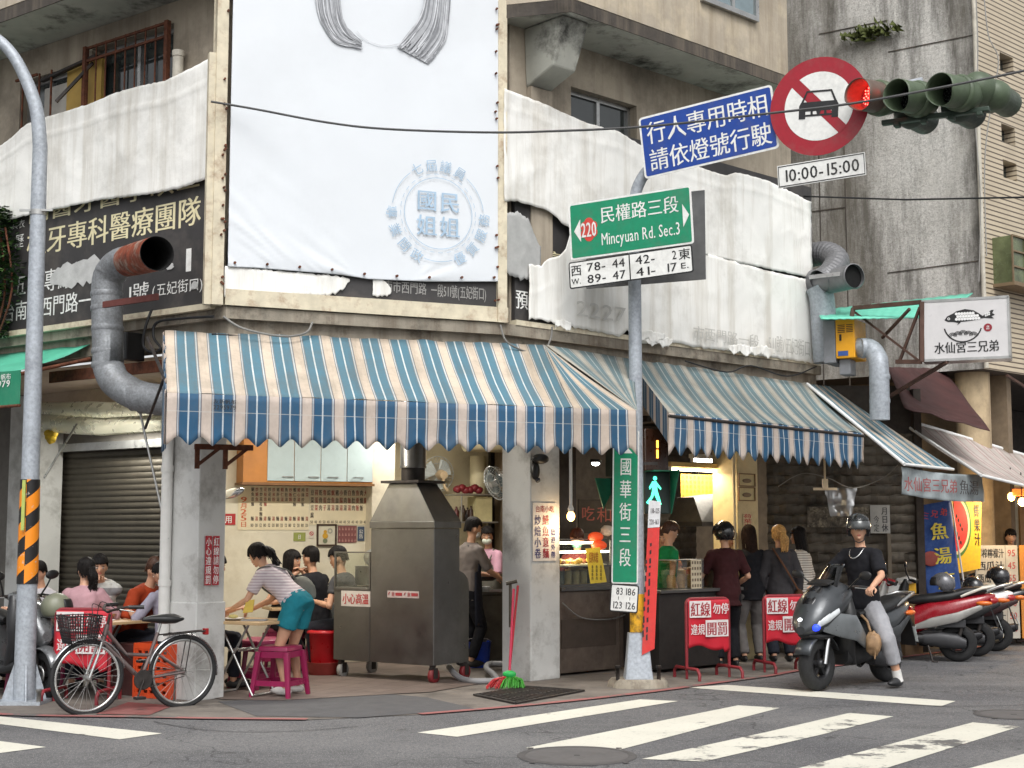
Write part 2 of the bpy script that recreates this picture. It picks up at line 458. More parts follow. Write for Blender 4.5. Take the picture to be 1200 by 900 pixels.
# pavement apron: from the red line back under the arcades
back = [FR.P(26, 6, 0), FR.P(8, 6, 0), FR.P(2, 8, 0), FL.P(-2, 7, 0), FL.P(-12, 7, 0)]
sheet('pavement', redw + back, .004, PAVE)
sheet('apron_patch', [G(255, 823), G(300, 840), G(420, 842), G(560, 832), G(500, 818), G(430, 812)], .008, PATCH)
sheet('shop_floor', [G(262, 821), G(330, 822), G(505, 812), G(575, 800), FM.P(2.9, 3.5, 0), FM.P(-1.2, 3.5, 0)], .012, SHOPFLOOR)
def worn(name, col, wear=.5, under=C(92, 91, 90)):
    m = bpy.data.materials.new(name); t, n, l, b = nodes(m); v = vec(t, 'World')
    f = ramp(t, noise_n(t, v, 1.7, 9, .72), [(wear, BW(0)), (wear + .06, BW(1))])
    f2 = ramp(t, noise_n(t, v, 30, 6, .7), [(.58, BW(0)), (.7, BW(.55))])
    c = mix(t, f2, col, under); c = mix(t, f, c, under)
    c = mix(t, ramp(t, noise_n(t, v, .9, 6), [(.4, BW(0)), (.7, BW(.18))]), c, C(120, 116, 104))
    l.new(c, b.inputs['Base Color']); b.inputs['Roughness'].default_value = .75
    return m
REDLINE = worn('worn_red_paint', C(146, 88, 86), .53)
def strip(name, path, w, z, m):
    mb = MB(); L = []; Rr = []
    for i, p in enumerate(path):
        d = (path[min(i+1, len(path)-1)] - path[max(i-1, 0)]).normalized(); nn = Vector((-d.y, d.x, 0)) * w / 2
        L.append((p.x+nn.x, p.y+nn.y, z)); Rr.append((p.x-nn.x, p.y-nn.y, z))
    n = len(path)
    mb.add(L + Rr, [(i, i+1, i+1+n, i+n) for i in range(n-1)])
    return mb.build(name, m, kind='structure')
strip('red_kerb_line', smooth_path(redw[:6], 4), .1, .012, REDLINE)
TAR = mat('tar_seam', C(60, 60, 62), .8)
for q in ([(960, 822), (1040, 826), (1130, 828), (1230, 826)], [(180, 846), (240, 856), (330, 858), (420, 852)]): strip('road_crack', smooth_path([G(u, v) for u, v in q], 5), .014, .006, TAR)
strip('red_kerb_line', smooth_path(redw[6:], 4), .1, .012, REDLINE)
sheet('red_paint_patch', g2((112, 838), (175, 839), (203, 828), (150, 824)), .01, worn('worn_red_patch', C(128, 66, 64), .58, C(86, 80, 78)))
MARK = worn('worn_white_road_paint', C(208, 205, 192), .6)
MARK2 = worn('badly_worn_white_paint', C(208, 205, 192), .535)
for k, q in enumerate([[(-60, 836), (0, 840), (190, 860), (140, 867), (0, 849), (-60, 844)], [(-60, 862), (0, 869), (54, 876), (0, 883), (-60, 890)],
          [(489, 859), (750, 820), (795, 822), (536, 864)], [(616, 877), (865, 827), (914, 830), (700, 886), (672, 888), (650, 880)],
          [(752, 890), (900, 858), (995, 836), (1047, 840), (960, 862), (825, 893)], [(920, 905), (1140, 847), (1195, 852), (1015, 908)],
          [(1120, 905), (1215, 880), (1290, 884), (1230, 908)], [(803, 806), (852, 803), (1120, 822), (1103, 828)]]):
    sheet('crosswalk_stripe' if k < 7 else 'stop_line', g2(*q), .004, MARK2 if k in (4, 5) else MARK)
def manhole(u, v, r, label):
    p = G(u, v); mb = MB()
    mb.lathe([(0, .006), (r-.05, .006)], p, m=0, n=40, caps=False); mb.lathe([(r-.05, .004), (r-.045, .009), (r, .009), (r+.01, .003)], p, m=1, n=40, caps=False)
    for i in range(-3, 4):
        for j in range(-3, 4):
            if abs(i) + abs(j) in (0, 6): mb.box(p.x+i*.085*r/.33-.02, p.x+i*.085*r/.33+.02, p.y+j*.085*r/.33-.02, p.y+j*.085*r/.33+.02, .0065, .009, 1)
    mb.build('manhole_cover', [mat('manhole_iron', C(92, 89, 88), .85, var=.2, scale=3, dirt=C(66, 64, 62), dirt_amt=.6), mat('manhole_rim', C(78, 75, 74), .85)], label=label, cat='manhole cover')
manhole(676, 886, .42, 'round iron manhole cover at the worn end of a crosswalk stripe')
manhole(1188, 838, .33, 'round iron manhole cover in the bare asphalt at the right edge')
mb = MB(); q = g2((556, 816), (618, 806), (684, 811), (604, 826))
for i in range(15):
    t = (i + .5) / 15; a = q[0].lerp(q[1], t); b2 = q[3].lerp(q[2], t); mb.bar(a + Vector((0, 0, .016)), b2 + Vector((0, 0, .016)), .02, .012)
for a, b2 in ((q[0], q[1]), (q[1], q[2]), (q[2], q[3]), (q[3], q[0])): mb.bar(a + Vector((0, 0, .016)), b2 + Vector((0, 0, .016)), .03, .014)
for t in (.33, .66): mb.bar(q[0].lerp(q[3], t)+Vector((0, 0, .014)), q[1].lerp(q[2], t)+Vector((0, 0, .014)), .02, .01)
mb.build('drain_grate', DARKSTEEL, label='dark steel drain grate set in the pavement in front of the broom', cat='drain grate')

# ------------------------------------------------------------------ corner building
CONC = mat('stained_render', C(168, 157, 140), .9, var=.14, scale=1.6, bump=.3, bscale=25, dirt=C(96, 88, 78), dirt_amt=.6, dscale=1.1, streak=C(100, 90, 78), streak_amt=.45, coord='World')
CONCB = mat('beige_render', C(172, 161, 144), .9, var=.16, scale=1.4, bump=.35, bscale=25, dirt=C(204, 190, 164), dirt_amt=.8, dscale=1.7, streak=C(126, 110, 88), streak_amt=.5, coord='World')
SOFF = mat('peeling_soffit_paint', C(170, 170, 160), .9, var=.12, scale=2, bump=.3, bscale=20, dirt=C(50, 48, 44), dirt_amt=.95, dscale=2.1, coord='World')
EDGE = mat('blackened_concrete_edge', C(74, 68, 62), .9, var=.3, scale=3, bump=.3, dirt=C(40, 37, 34), dirt_amt=.8, coord='World', streak=C(130, 118, 102), streak_amt=.5)
LEDGE = mat('mouldy_ledge', C(146, 138, 124), .9, var=.2, scale=2.5, bump=.35, bscale=30, dirt=C(52, 48, 42), dirt_amt=.85, dscale=3, coord='World', streak=C(90, 72, 56), streak_amt=.6)
COLP = mat('flaking_white_column_paint', C(198, 198, 195), .75, var=.06, scale=2, bump=.2, dirt=C(120, 116, 110), dirt_amt=.75, dscale=1.6, coord='World')
INWALL = mat('cream_interior_wall', C(222, 215, 194), .6, var=.06, scale=1.2, dirt=C(172, 158, 126), dirt_amt=.45, dscale=1.4, coord='World')
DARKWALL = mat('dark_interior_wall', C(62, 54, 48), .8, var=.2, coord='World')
CEIL = mat('arcade_ceiling_paint', C(178, 160, 142), .85, var=.08, scale=1, dirt=C(120, 104, 90), dirt_amt=.4, coord='World')
BROWNB = mat('brown_back_wall', C(120, 104, 84), .8, var=.15, coord='World')
GLASSD = mat('window_glass', C(52, 58, 58), .06, var=.15, scale=1.5, spec=.8)
SHUT = mat('roller_shutter_steel', C(80, 75, 66), .5, .5, var=.12, scale=3, dirt=C(62, 56, 48), dirt_amt=.5)
SHUTD = mat('dark_shutter_steel', C(92, 84, 73), .6, .3, var=.25, scale=5, dirt=C(34, 31, 27), dirt_amt=.7)

bld = thing('corner_building', 'weathered concrete corner building with a cut corner, shopfronts under striped awnings', 'building', FM.P(1.4, 1.5, 0))
def walls(F, s0, s1, z0, z1, y0, y1, holes=(), mb=None):
    mb = mb or MB(F.M); ss = sorted({s0, s1, *[h[0] for h in holes], *[h[1] for h in holes]}); zz = sorted({z0, z1, *[h[2] for h in holes], *[h[3] for h in holes]})
    for a, b in zip(ss, ss[1:]):
        for c, d in zip(zz, zz[1:]):
            if any(h[0] <= a and b <= h[1] and h[2] <= c and d <= h[3] for h in holes): continue
            mb.box(a, b, y0, y1, c, d)
    return mb
SEND = 5.55
wr = (FR.hit(669, 101)[0], FR.hit(746, 124)[0], 5.05, FR.hit(669, 101)[1])
SE2 = FR.S(923, -.74, 60)
walls(FR, .1, FR.S(926, 0, 150), 3.75, 7.0, 0, .2, [wr]).build('wall', CONC, bld)
wl1 = (FL.hit(108, 60)[0], FL.hit(203, 60)[0], 4.9, FL.hit(203, 27)[1]); wl2 = (FL.hit(24, 100)[0], FL.hit(107, 100)[0], 4.9, wl1[3] - .12)
walls(FL, -9, -.1, 3.75, 7.0, 0, .2, [wl1, wl2]).build('wall', CONC, bld)
walls(FM, 0.05, 2.8, 3.75, 7.0, .06, .2).build('wall', CONC, bld)
def isect(F1, y1, F2, y2):
    p = F1.P(0, y1, 0); q = F2.P(0, y2, 0); den = F1.a.x*F2.a.y - F1.a.y*F2.a.x
    t = ((q.x-p.x)*F2.a.y - (q.y-p.y)*F2.a.x) / den
    return p + F1.a * t
def ring(yo, z0, z1, s_end=SEND, sl=-9, yi=.25):
    mb = MB(); o = [FL.P(sl, yo, 0), isect(FL, yo, FM, yo), isect(FM, yo, FR, yo), FR.P(s_end, yo, 0)]
    i = [FL.P(sl, yi, 0), isect(FL, yi, FM, yi), isect(FM, yi, FR, yi), FR.P(s_end, yi, 0)]
    vs = [(p.x, p.y, z) for z in (z0, z1) for p in o + i]
    fs = []
    for k in range(3):
        a, b, c, d = k, k+1, k+5, k+4
        fs += [(a, d, c, b), (a+8, b+8, c+8, d+8), (a, b, b+8, a+8), (d, d+8, c+8, c)]
    fs += [(0, 8, 12, 4), (3, 7, 15, 11)]
    return mb.add(vs, fs)
def eaves(yo, ymo, z0, z1, yi, ymi, sl=-9):
    """overhang stepping back behind the billboard"""
    P6 = lambda y, ym, d: [FL.P(sl, y, 0), FL.P(-.35-d, y, 0), FM.P(.15+d, ym, 0), FM.P(2.72-d, ym, 0), FR.P(.3+d, y, 0), FR.P(SE2, y, 0)]
    o, i = P6(yo, ymo, 0), P6(yi, ymi, .012 if yi < -.6 else 0); mb = MB(); fs = []
    vs = [(p.x, p.y, z) for z in (z0, z1) for p in o + i]
    for k in range(5):
        a, b, c, d = k, k+1, k+7, k+6; fs += [(a, d, c, b), (a+12, b+12, c+12, d+12), (a, b, b+12, a+12), (d, d+12, c+12, c)]
    return mb.add(vs, fs + [(0, 12, 18, 6), (5, 11, 23, 17)])
eaves(-.72, -.045, 7.004, 7.14, .1, .1).build('overhang', SOFF, bld)
eaves(-.735, -.055, 6.99, 7.13, -.7205, -.0455).build('overhang_edge', EDGE, bld)
eaves(-.74, -.058, 7.134, 12.5, -.5, 0).build('upper_wall', CONCB, bld)
MB(FR.M).box(SE2-.2, SE2-.004, -.49, 6, 7.15, 12.5).build('end_wall', CONC, bld)
MB(FR.M).box(SE2-.25, SE2-.05, .21, 6, 3.75, 7.0).build('end_wall', CONC, bld)
# corbel under the overhang
s0 = FR.hit(652, 60, -.3)[0]
mb = MB(FR.M); mb.add([(s0-.2, .0, 7.0), (s0+.2, .0, 7.0), (s0+.2, -.6, 7.0), (s0-.2, -.6, 7.0), (s0-.17, .0, 6.35), (s0+.17, .0, 6.35), (s0+.17, -.42, 6.5), (s0-.17, -.42, 6.5)], [(0, 1, 2, 3), (4, 7, 6, 5), (0, 4, 5, 1), (1, 5, 6, 2), (2, 6, 7, 3), (3, 7, 4, 0)])
mb.build('bracket', SOFF, bld, bevel=.02)
mb = MB(FR.M); mb.box(s0-.16, s0+.16, -.08, .0, 4.0, 6.36); mb.build('pilaster', CONC, bld, bevel=.01)
# right upper window
def window(F, h, name='window', y=.1, glassm=GLASSD, mull=1, lab=None):
    mb = MB(F.M); fr = .05
    a, b, c, d = h
    for x0, x1, z0, z1 in ((a, b, d-fr, d), (a, b, c, c+fr), (a, a+fr, c+fr, d-fr), (b-fr, b, c+fr, d-fr)): mb.box(x0+.002, x1-.002, y, y+.06, z0, z1)
    for k in range(mull):
        x = a + (b-a)*(k+1)/(mull+1); mb.box(x-.025, x+.025, y+.001, y+.05, c+fr, d-fr)
    w = mb.build(name, ALU, bld, lab=lab)
    MB(F.M).box(a+.01, b-.01, y+.03, y+.04, c+.01, d-.01).build('pane', glassm, w)
    MB(F.M).box(a-.05, b+.05, .12, .199, c-.05, c-.001).build('sill', CONC, w)
    return w
window(FR, wr)
p0 = FR.hit(846, 10, -.74); p1 = FR.hit(885, 14, -.74)
fw = MB(FR.M); fw.box(p0[0]-.4, p1[0], -.8, -.742, p0[1]-.02, p0[1]+.04); fw.box(p1[0]-.06, p1[0], -.8, -.742, p0[1]+.04, p0[1]+1.2); fw.box(p1[0]-.5, p1[0]-.45, -.79, -.742, p0[1]+.04, p0[1]+1.2)
w = fw.build('window', ALU, bld); MB(FR.M).box(p0[0]-.4, p1[0]-.05, -.76, -.744, p0[1]+.03, p0[1]+1.2).build('pane', mat('bright_window_glass', C(120, 135, 140), .1), w)
# left windows
w = window(FL, wl1, y=.1, mull=1)
mb = MB(FL.M); n = 8
for k in range(n + 1):
    x = lerp(wl1[0]+.02, wl1[1]-.02, k / n); mb.tube([(x, -.08, wl1[2]), (x, -.08, wl1[3])], .009, 6)
for z in (wl1[3]-.02, wl1[3]-.16, wl1[2]+.75, wl1[2]+.2): mb.bar((wl1[0], -.08, z), (wl1[1], -.08, z), .025)
for x in (wl1[0], wl1[1]): mb.bar((x, -.08, wl1[2]), (x, -.08, wl1[3]), .05, .05)
mb.build('window_grille', RUST, w)
w = window(FL, wl2, y=.1, mull=2)
ya = FL.S(72, -.05, 100); yb = FL.S(112, -.05, 100)
MB(FL.M).box(ya, yb, .02, .06, 4.9, wl2[3]).build('board', mat('yellow_board', C(178, 146, 74), .7, var=.12, scale=3), w)
MB(FL.M).box(FL.S(50, 0, 100), ya-.01, .03, .06, 4.9, wl2[3]-.15).build('board', mat('white_board', C(168, 164, 156), .7), w)
mb = MB(FL.M)
for u in (27, 46, 60): x = FL.S(u, -.06, 100); mb.tube([(x, -.06, 4.9), (x, -.06, wl2[3])], .012, 6)
for z in (5.35, wl2[3]): mb.bar((wl2[0], -.06, z), (wl2[1]-.9, -.06, z), .025)
mb.build('window_grille', RUST, w)
# ledge beam between the signs and the awnings
ring(-.02, 3.42, 3.74, yi=.3, s_end=SEND).build('beam', LEDGE, bld)
ring(-.1, 3.62, 3.735, yi=-.021, s_end=SEND).build('ledge', LEDGE, bld)
# columns
def column(F, s0, s1, y0, y1, lab=None): return MB(F.M).box(s0, s1, y0, y1, 0, 3.42).build('column', COLP, bld, bevel=.012, lab=lab)
pc = G(228, 822); FP1 = Frame(pc.x, pc.y, -36.8)
column(FP1, -.47, 0, 0, .34)
pc2 = G(622, 799); FP2 = Frame(pc2.x, pc2.y, -44)
column(FP2, -.43, 0, 0, .47)
s3 = FR.S(864, .35)
c3 = MB(FR.M).box(s3, s3+.42, .35, .75, 0, 3.42).build('column', mat('cream_tiled_column', C(214, 196, 150), .5, var=.06, dirt=C(150, 130, 96), dirt_amt=.4, coord='World'), bld, bevel=.01)
# plinth on the left column
MB(FP1.M).box(-.48, .012, -.012, .352, 0, .92).build('column_plinth', COLP, bld, bevel=.01)
# interior of the corner shop
YB = 3.4
SW = FM.S(246, YB)
ic0, ic1 = FM.S(436, YB-.25), FM.S(463, YB-.25)
walls(FM, SW, ic0+.1, 0, 3.4, YB, YB+.15).build('back_wall', INWALL, bld)
walls(FM, ic0+.1, 5.5, 0, 3.4, YB+1.2, YB+1.35).build('back_wall', mat('kitchen_wall', C(206, 194, 160), .6, var=.08, scale=1.5, dirt=C(150, 134, 102), dirt_amt=.5, coord='World'), bld)
MB(FM.M).box(ic0, ic1, YB-.25, YB+1.2, 0, 3.4).build('column', mat('interior_column_paint', C(206, 198, 178), .6, var=.06, dirt=C(150, 140, 118), dirt_amt=.4, coord='World'), bld, bevel=.01)
# side wall between the corner shop and the left arcade (hidden behind the left column)
MB().add([(p.x, p.y, z) for z in (0, 3.4) for p in (FP1.P(-.1, .35, 0), FM.P(SW, YB+.1, 0), FM.P(SW-.12, YB+.1, 0), FP1.P(-.22, .35, 0))],
         [(0, 1, 5, 4), (2, 3, 7, 6), (0, 4, 7, 3), (1, 2, 6, 5), (0, 3, 2, 1), (4, 5, 6, 7)]).build('side_wall', INWALL, bld)
# ceiling over the ground floor
mb = MB(); cp = [FL.P(-9, .1, 3.36), isect(FL, .1, FM, .1) + Vector((0, 0, 3.36)), isect(FM, .1, FR, .1) + Vector((0, 0, 3.36)), FR.P(SEND+2, .1, 3.36), FR.P(SEND+2, 5, 3.36), FR.P(1, 8, 3.36), FL.P(-9, 5, 3.36)]
mb.add(cp, [tuple(range(len(cp)))]).build('ceiling', CEIL, bld)
# left arcade back wall, lintel and roller shutter
YL = 2.15
a, b = FL.S(57, YL), FL.S(196, YL)
SE = FL.S(222, YL)
walls(FL, -9, SE, 0, 3.36, YL, YL+.12, [(a, b, 0, 2.62)]).build('back_wall', mat('arcade_back_wall', C(108, 104, 98), .8, var=.1, coord='World'), bld)
MB(FL.M).box(a-.02, SE, YL-.35, YL-.002, 2.9, 3.358).build('lintel', CEIL, bld)
def shutter(F, s0, s1, z0, z1, y, m, pitch=.075, amp=.016, irr=0, parent=bld, lab=None):
    rows = int((z1-z0)/pitch); mb = MB(F.M); rr = random.Random(3); nu = 1 if not irr else 24
    jit = [[(rr.random()-.5)*irr for _ in range(nu+1)] for _ in range(rows+1)]
    def fn(u, v):
        z = lerp(z0, z1, v); ph = (z-z0)/pitch; k = min(rows, int(ph)); f = ph-k
        return (lerp(s0, s1, u), y - amp*abs(math.sin(math.pi*f))**.7 + jit[k][int(round(u*nu))], z)
    mb.grid(fn, nu, rows*6, sm=False); return mb.build('roller_shutter', m, parent, lab=lab)
shutter(FL, a, b, 0, 2.62, YL+.06, SHUT)
mb = MB(FL.M); mb.box(a-.1, a, YL-.06, YL+.1, 0, 2.66); mb.box(a-.1, b, YL-.08, YL-.003, 2.62, 2.72); mb.build('shutter_frame', ALU, bld)
jl = FL.S(10, YL-.4); MB(FL.M).box(jl, FL.S(42, YL-.4), YL-.4, YL-.003, 0, 3.35).build('column', COLP, bld)
# right street: rear of the takeaway stall and the dark shutter beyond
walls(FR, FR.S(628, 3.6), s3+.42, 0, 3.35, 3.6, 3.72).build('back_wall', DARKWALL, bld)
MB().add([(p.x, p.y, z) for z in (0, 3.35) for p in (FP2.P(-.15, .5, 0), FM.P(4.6, 4.4, 0), FM.P(4.72, 4.4, 0), FP2.P(-.03, .5, 0))],
         [(0, 1, 5, 4), (2, 3, 7, 6), (0, 4, 7, 3), (1, 2, 6, 5), (0, 3, 2, 1), (4, 5, 6, 7)]).build('side_wall', BROWNB, bld)
shutter(FR, FR.S(760, 3.1), FR.S(838, 3.1), 0, 2.9, 3.5, SHUTD, .12, .02, .03)
dsh = D(898, 560, 19.0); FSH = Frame(dsh.x, dsh.y, 4); d1 = FSH.S(1070)
shutter(FSH, 0, d1, 0, 2.9, 0, SHUTD, .13, .022, .05)
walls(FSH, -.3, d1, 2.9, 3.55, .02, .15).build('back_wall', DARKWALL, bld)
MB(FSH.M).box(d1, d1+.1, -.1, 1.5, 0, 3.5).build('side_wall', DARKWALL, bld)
# dark steel beams under the ceiling of the takeaway stall
mb = MB(FR.M)
for y in (.7, 1.5, 2.4): mb.box(.8, s3, y, y+.1, 2.75, 2.87)
for s in (1.5, 2.6, 3.6): mb.box(s, s+.06, .3, 3.5, 2.88, 2.95)
mb.build('ceiling_beam', DARKSTEEL, bld)
# rain pipes on the facade
def pipe(pts, r, label, m, cat='pipe', bands=(), group=None, name='drain_pipe'):
    mb = MB(); mb.tube(pts, r, 14)
    for p, d in bands: mb.lathe([(r*1.12, -.03), (r*1.12, .03)], p, d, n=14)
    return mb.build(name, m, label=label, cat=cat, group=group)
PVC = mat('grey_plastic_pipe', C(196, 190, 176), .5, var=.08, dirt=C(120, 112, 100), dirt_amt=.5)
x, z = FL.hit(209, 60, -.1)
pipe([FL.P(x, -.1, 5.55), FL.P(x, -.1, 6.4)], .055, 'cream plastic drain pipe beside the rusty barred window', PVC, bands=[(FL.P(x, -.1, 6.38), (0, 0, 1))])
x, z = FL.hit(3, 130, -.1)
pipe([FL.P(x, -.1, 5.1), FL.P(x, -.1, 5.9)], .06, 'cream plastic drain pipe at the left edge above the dental sign', PVC, bands=[(FL.P(x, -.1, 5.88), (0, 0, 1)), (FL.P(x, -.1, 5.2), (0, 0, 1))])
p = FP1.P(-.4, -.06, 0)
pipe([(p.x, p.y, .55), (p.x, p.y, 2.75)], .055, 'pale plastic drain pipe strapped to the street column behind the bicycle', mat('white_plastic_pipe', C(205, 204, 200), .5, var=.05), bands=[((p.x, p.y, 2.2), (0, 0, 1)), ((p.x, p.y, 1.1), (0, 0, 1))])
# window struts on the left facade
mb = MB(FL.M); q0 = FL.hit(66, 119, -.3); q1 = FL.hit(97, 70, -.15); q2 = FL.hit(40, 92, -.15); mb.bar((q0[0], -.3, q0[1]), (q1[0], -.02, q1[1]), .05, .03); mb.bar((q2[0], -.05, q2[1]), (q1[0]+.1, -.05, q1[1]+.05), .05, .03)
mb.build('strut', DARKSTEEL, bld)

# ------------------------------------------------------------------ tile building beyond
KX = D(1153, 430, 20.6); FN = Frame(KX.x, KX.y, -36.8); FT = Frame(KX.x, KX.y, 43.0)
def sidewall_mat():
    m = bpy.data.materials.new('roughcast_concrete'); t, n, l, b = nodes(m); v = vec(t, 'World')
    c = ramp(t, noise_n(t, v, 22, 8, .8), [(.3, C(170, 168, 163)), (.7, C(226, 223, 217))])
    c = mix(t, ramp(t, noise_n(t, vec(t, 'World', (1.1, 1.1, .16)), 1.1, 10, .75), [(.43, BW(0)), (.58, BW(.85))]), c, C(66, 62, 56))
    c = mix(t, ramp(t, noise_n(t, vec(t, 'World', (1, 1, .4)), .55, 6, .6), [(.42, BW(0)), (.58, BW(.6))]), c, C(104, 98, 86))
    c = mix(t, ramp(t, noise_n(t, v, 38, 4, .8), [(.5, BW(0)), (.62, BW(.5))]), c, C(104, 100, 92))
    c = mix(t, ramp(t, noise_n(t, vec(t, 'World', (1, 1, .6)), 1.1, 8, .7), [(.55, BW(0)), (.7, BW(.5))]), c, C(196, 192, 184))
    l.new(c, b.inputs['Base Color']); b.inputs['Roughness'].default_value = .95
    bp = n.new('ShaderNodeBump'); bp.inputs['Strength'].default_value = .7; bp.inputs['Distance'].default_value = .02
    l.new(noise_n(t, v, 14, 8, .8), bp.inputs['Height']); l.new(bp.outputs[0], b.inputs['Normal'])
    return m
def tile_mat():
    m = bpy.data.materials.new('cream_strip_tiles'); t, n, l, b = nodes(m)
    v = vec(t, 'World', (1, 1, 1)); sp = n.new('ShaderNodeSeparateXYZ'); l.new(v, sp.inputs[0])
    dv = n.new('ShaderNodeMath'); dv.operation = 'DIVIDE'; l.new(sp.outputs[2], dv.inputs[0]); dv.inputs[1].default_value = .075
    fr = n.new('ShaderNodeMath'); fr.operation = 'FRACT'; l.new(dv.outputs[0], fr.inputs[0])
    c = ramp(t, fr.outputs[0], [(0, C(196, 182, 158)), (.68, C(196, 182, 158)), (.72, C(84, 72, 60)), (.97, C(84, 72, 60)), (1, C(196, 182, 158))])
    c = mix(t, ramp(t, noise_n(t, v, 2.5, 6), [(.45, BW(0)), (.75, BW(.35))]), c, C(140, 126, 106))
    l.new(c, b.inputs['Base Color']); b.inputs['Roughness'].default_value = .45
    bp = n.new('ShaderNodeBump'); bp.inputs['Strength'].default_value = .5; bp.inputs['Distance'].default_value = .01; l.new(fr.outputs[0], bp.inputs['Height'])
    return m
SIDE = sidewall_mat()
tb = thing('tiled_building', 'tall building with bare stained concrete side wall and cream strip tiled street face', 'building', KX * 1, 43)
walls(FN, -9, 0, 0, 3.95, 1.0, 1.2).build('ground_floor_wall', BROWNB, tb)
mb = walls(FN, -9, 0, 3.95, 16, 0, .25)
mb.build('side_wall', SIDE, tb)
mb = MB(FN.M)     # casting seams
for u0, v0, u1, v1 in ((1041, 61, 1146, 40), (1040, 320, 1152, 305), (960, 40, 1040, 24), (952, 248, 990, 243)):
    a0 = FN.hit(u0, v0); a1 = FN.hit(u1, v1); mb.bar((a0[0], -.004, a0[1]), (a1[0], -.004, a1[1]), .014, .014)
for u in (960, 990): s = FN.S(u, 0, 200); mb.box(s-.008, s+.008, -.008, 0, 3.8, 9)
mb.build('casting_seam', EDGE, tb)
mb = MB(FN.M); x = FN.S(1148, -.05, 200); mb.tube([(x, -.05, 3.95), (x, -.05, 12)], .035, 10); mb.build('downpipe', PVC, tb)
TILE = tile_mat()
holes = []
for u, v, w_ in ((1180, 75, .35), (1182, 158, .35), (1184, 200, .35)):
    s, z = FT.hit(u, v); holes.append((s-.22, s+.2, z-.14, z+.14))
hh = []
for h in holes: hh.append(h)
walls(FT, 0.002, 14, 3.95, 16, 0, .25, hh).build('tiled_facade', TILE, tb)
for h in holes:
    f = MB(FT.M); f.box(h[0]+.002, h[1]-.002, .2, .24, h[2]+.002, h[3]-.002); wq = f.build('window', DARKWALL, tb)
    g = MB(FT.M); g.box(h[0]+.03, (h[0]+h[1])/2-.02, .15, .18, h[2]+.02, h[3]-.02); g.box((h[0]+h[1])/2+.02, h[1]-.03, .16, .19, h[2]+.02, h[3]-.02); g.build('pane', GLASSD, wq)
s, z = FT.hit(1181, 276, -.25); s2 = FT.S(1240, -.25, 276); z2 = FT.hit(1181, 330, -.25)[1]
f = MB(FT.M); f.box(s, s2, -.3, 0, z2, z)
bw = f.build('bay_window', mat('green_tinted_bay_glass', C(96, 104, 74), .25, var=.35, scale=3), tb)
f = MB(FT.M)
for k in range(5): q = lerp(s, s2, k/4); f.box(q-.012, q+.012, -.325, -.301, z2, z)
for k in range(4): q = lerp(z2, z, k/3); f.box(s, s2, -.327, -.302, q-.012, q+.012)
f.box(s-.02, s2, -.34, .0, z2-.05, z2-.002); f.build('frame', mat('bay_frame', C(120, 102, 78), .6), bw)
mb = MB(); cc = FN.P(-.32, .42, 0); mb.lathe([(.25, 0), (.25, 3.94)], cc, n=28); mb.build('column', mat('beige_round_column', C(182, 162, 130), .7, var=.08, dirt=C(120, 104, 84), dirt_amt=.5, coord='World', streak=C(120, 100, 80), streak_amt=.5), tb)
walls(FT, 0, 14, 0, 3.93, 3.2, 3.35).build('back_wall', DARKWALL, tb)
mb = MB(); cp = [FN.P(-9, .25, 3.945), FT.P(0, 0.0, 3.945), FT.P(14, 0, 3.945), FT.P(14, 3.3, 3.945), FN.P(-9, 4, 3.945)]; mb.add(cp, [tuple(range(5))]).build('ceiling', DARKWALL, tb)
# weeds on the wall
rr = random.Random(5); mb = MB(FN.M); s0, z0 = FN.hit(1022, 40, -.04)
for k in range(150):
    s = s0 + rr.gauss(0, .2); z = z0 + rr.gauss(0, .045) - abs(s-s0)*.05; a = rr.uniform(0, 6.28); L = rr.uniform(.06, .16)
    mb.add([(s, -.02, z), (s+math.cos(a)*L*.5-.02, -.08-rr.random()*.1, z+abs(math.sin(a))*L), (s+math.cos(a)*L, -.1-rr.random()*.12, z+abs(math.sin(a))*L*.8-.05), (s+.03, -.05, z-.02)], [(0, 1, 2, 3)])
mb.build('wall_weeds', mat('dry_green_leaves', C(92, 100, 52), .8, var=.4, scale=20), label='tuft of dry green weeds growing from the stained concrete wall', cat='plant')
# climbing shrub at the left edge
mb = MB(FL.M); sL = FL.S(2, -.35, 330)
for k in range(2600):
    z = rr.uniform(3.72, 5.15); wdt = .42*math.sin(min(1, (z-3.6)/.9)*1.57)*(1-.75*max(0, (z-4.6)/.6))
    s = sL - .28 + rr.uniform(-.7, 1)*wdt + .05*math.sin(z*9); y = -.35 + rr.uniform(-.2, .2)
    a = rr.uniform(0, 6.28); e = rr.uniform(-.8, .4); L = rr.uniform(.05, .09); w2 = L*.35
    d = Vector((math.cos(a)*math.cos(e), math.sin(a)*math.cos(e), math.sin(e))); p = Vector((s, y, z)); sd = d.cross(Vector((rr.uniform(-.3, .3), rr.uniform(-.3, .3), 1))).normalized()*w2
    mb.add([p, p+d*L*.5+sd, p+d*L, p+d*L*.5-sd], [(0, 1, 2, 3)], 0 if rr.random() < .6 else 1)
sh = thing('climbing_shrub', 'dense dark green climbing shrub at the left edge beside the dental sign', 'plant', FL.P(sL-.3, -.35, 3.7))
mb.build('foliage', [mat('leaf_dark', C(42, 66, 34), .5, var=.3, scale=6), mat('leaf_light', C(74, 104, 50), .5, var=.3, scale=6)], sh)
mb = MB(FL.M)
for k in range(5): mb.tube(smooth_path([(sL-.35+.1*k*.5, -.3, 3.65), (sL-.4+.13*k, -.3, 4.2), (sL-.45+.1*k, -.3, 4.9)], 4), .012, 6)
mb.build('stem', RUST, sh)
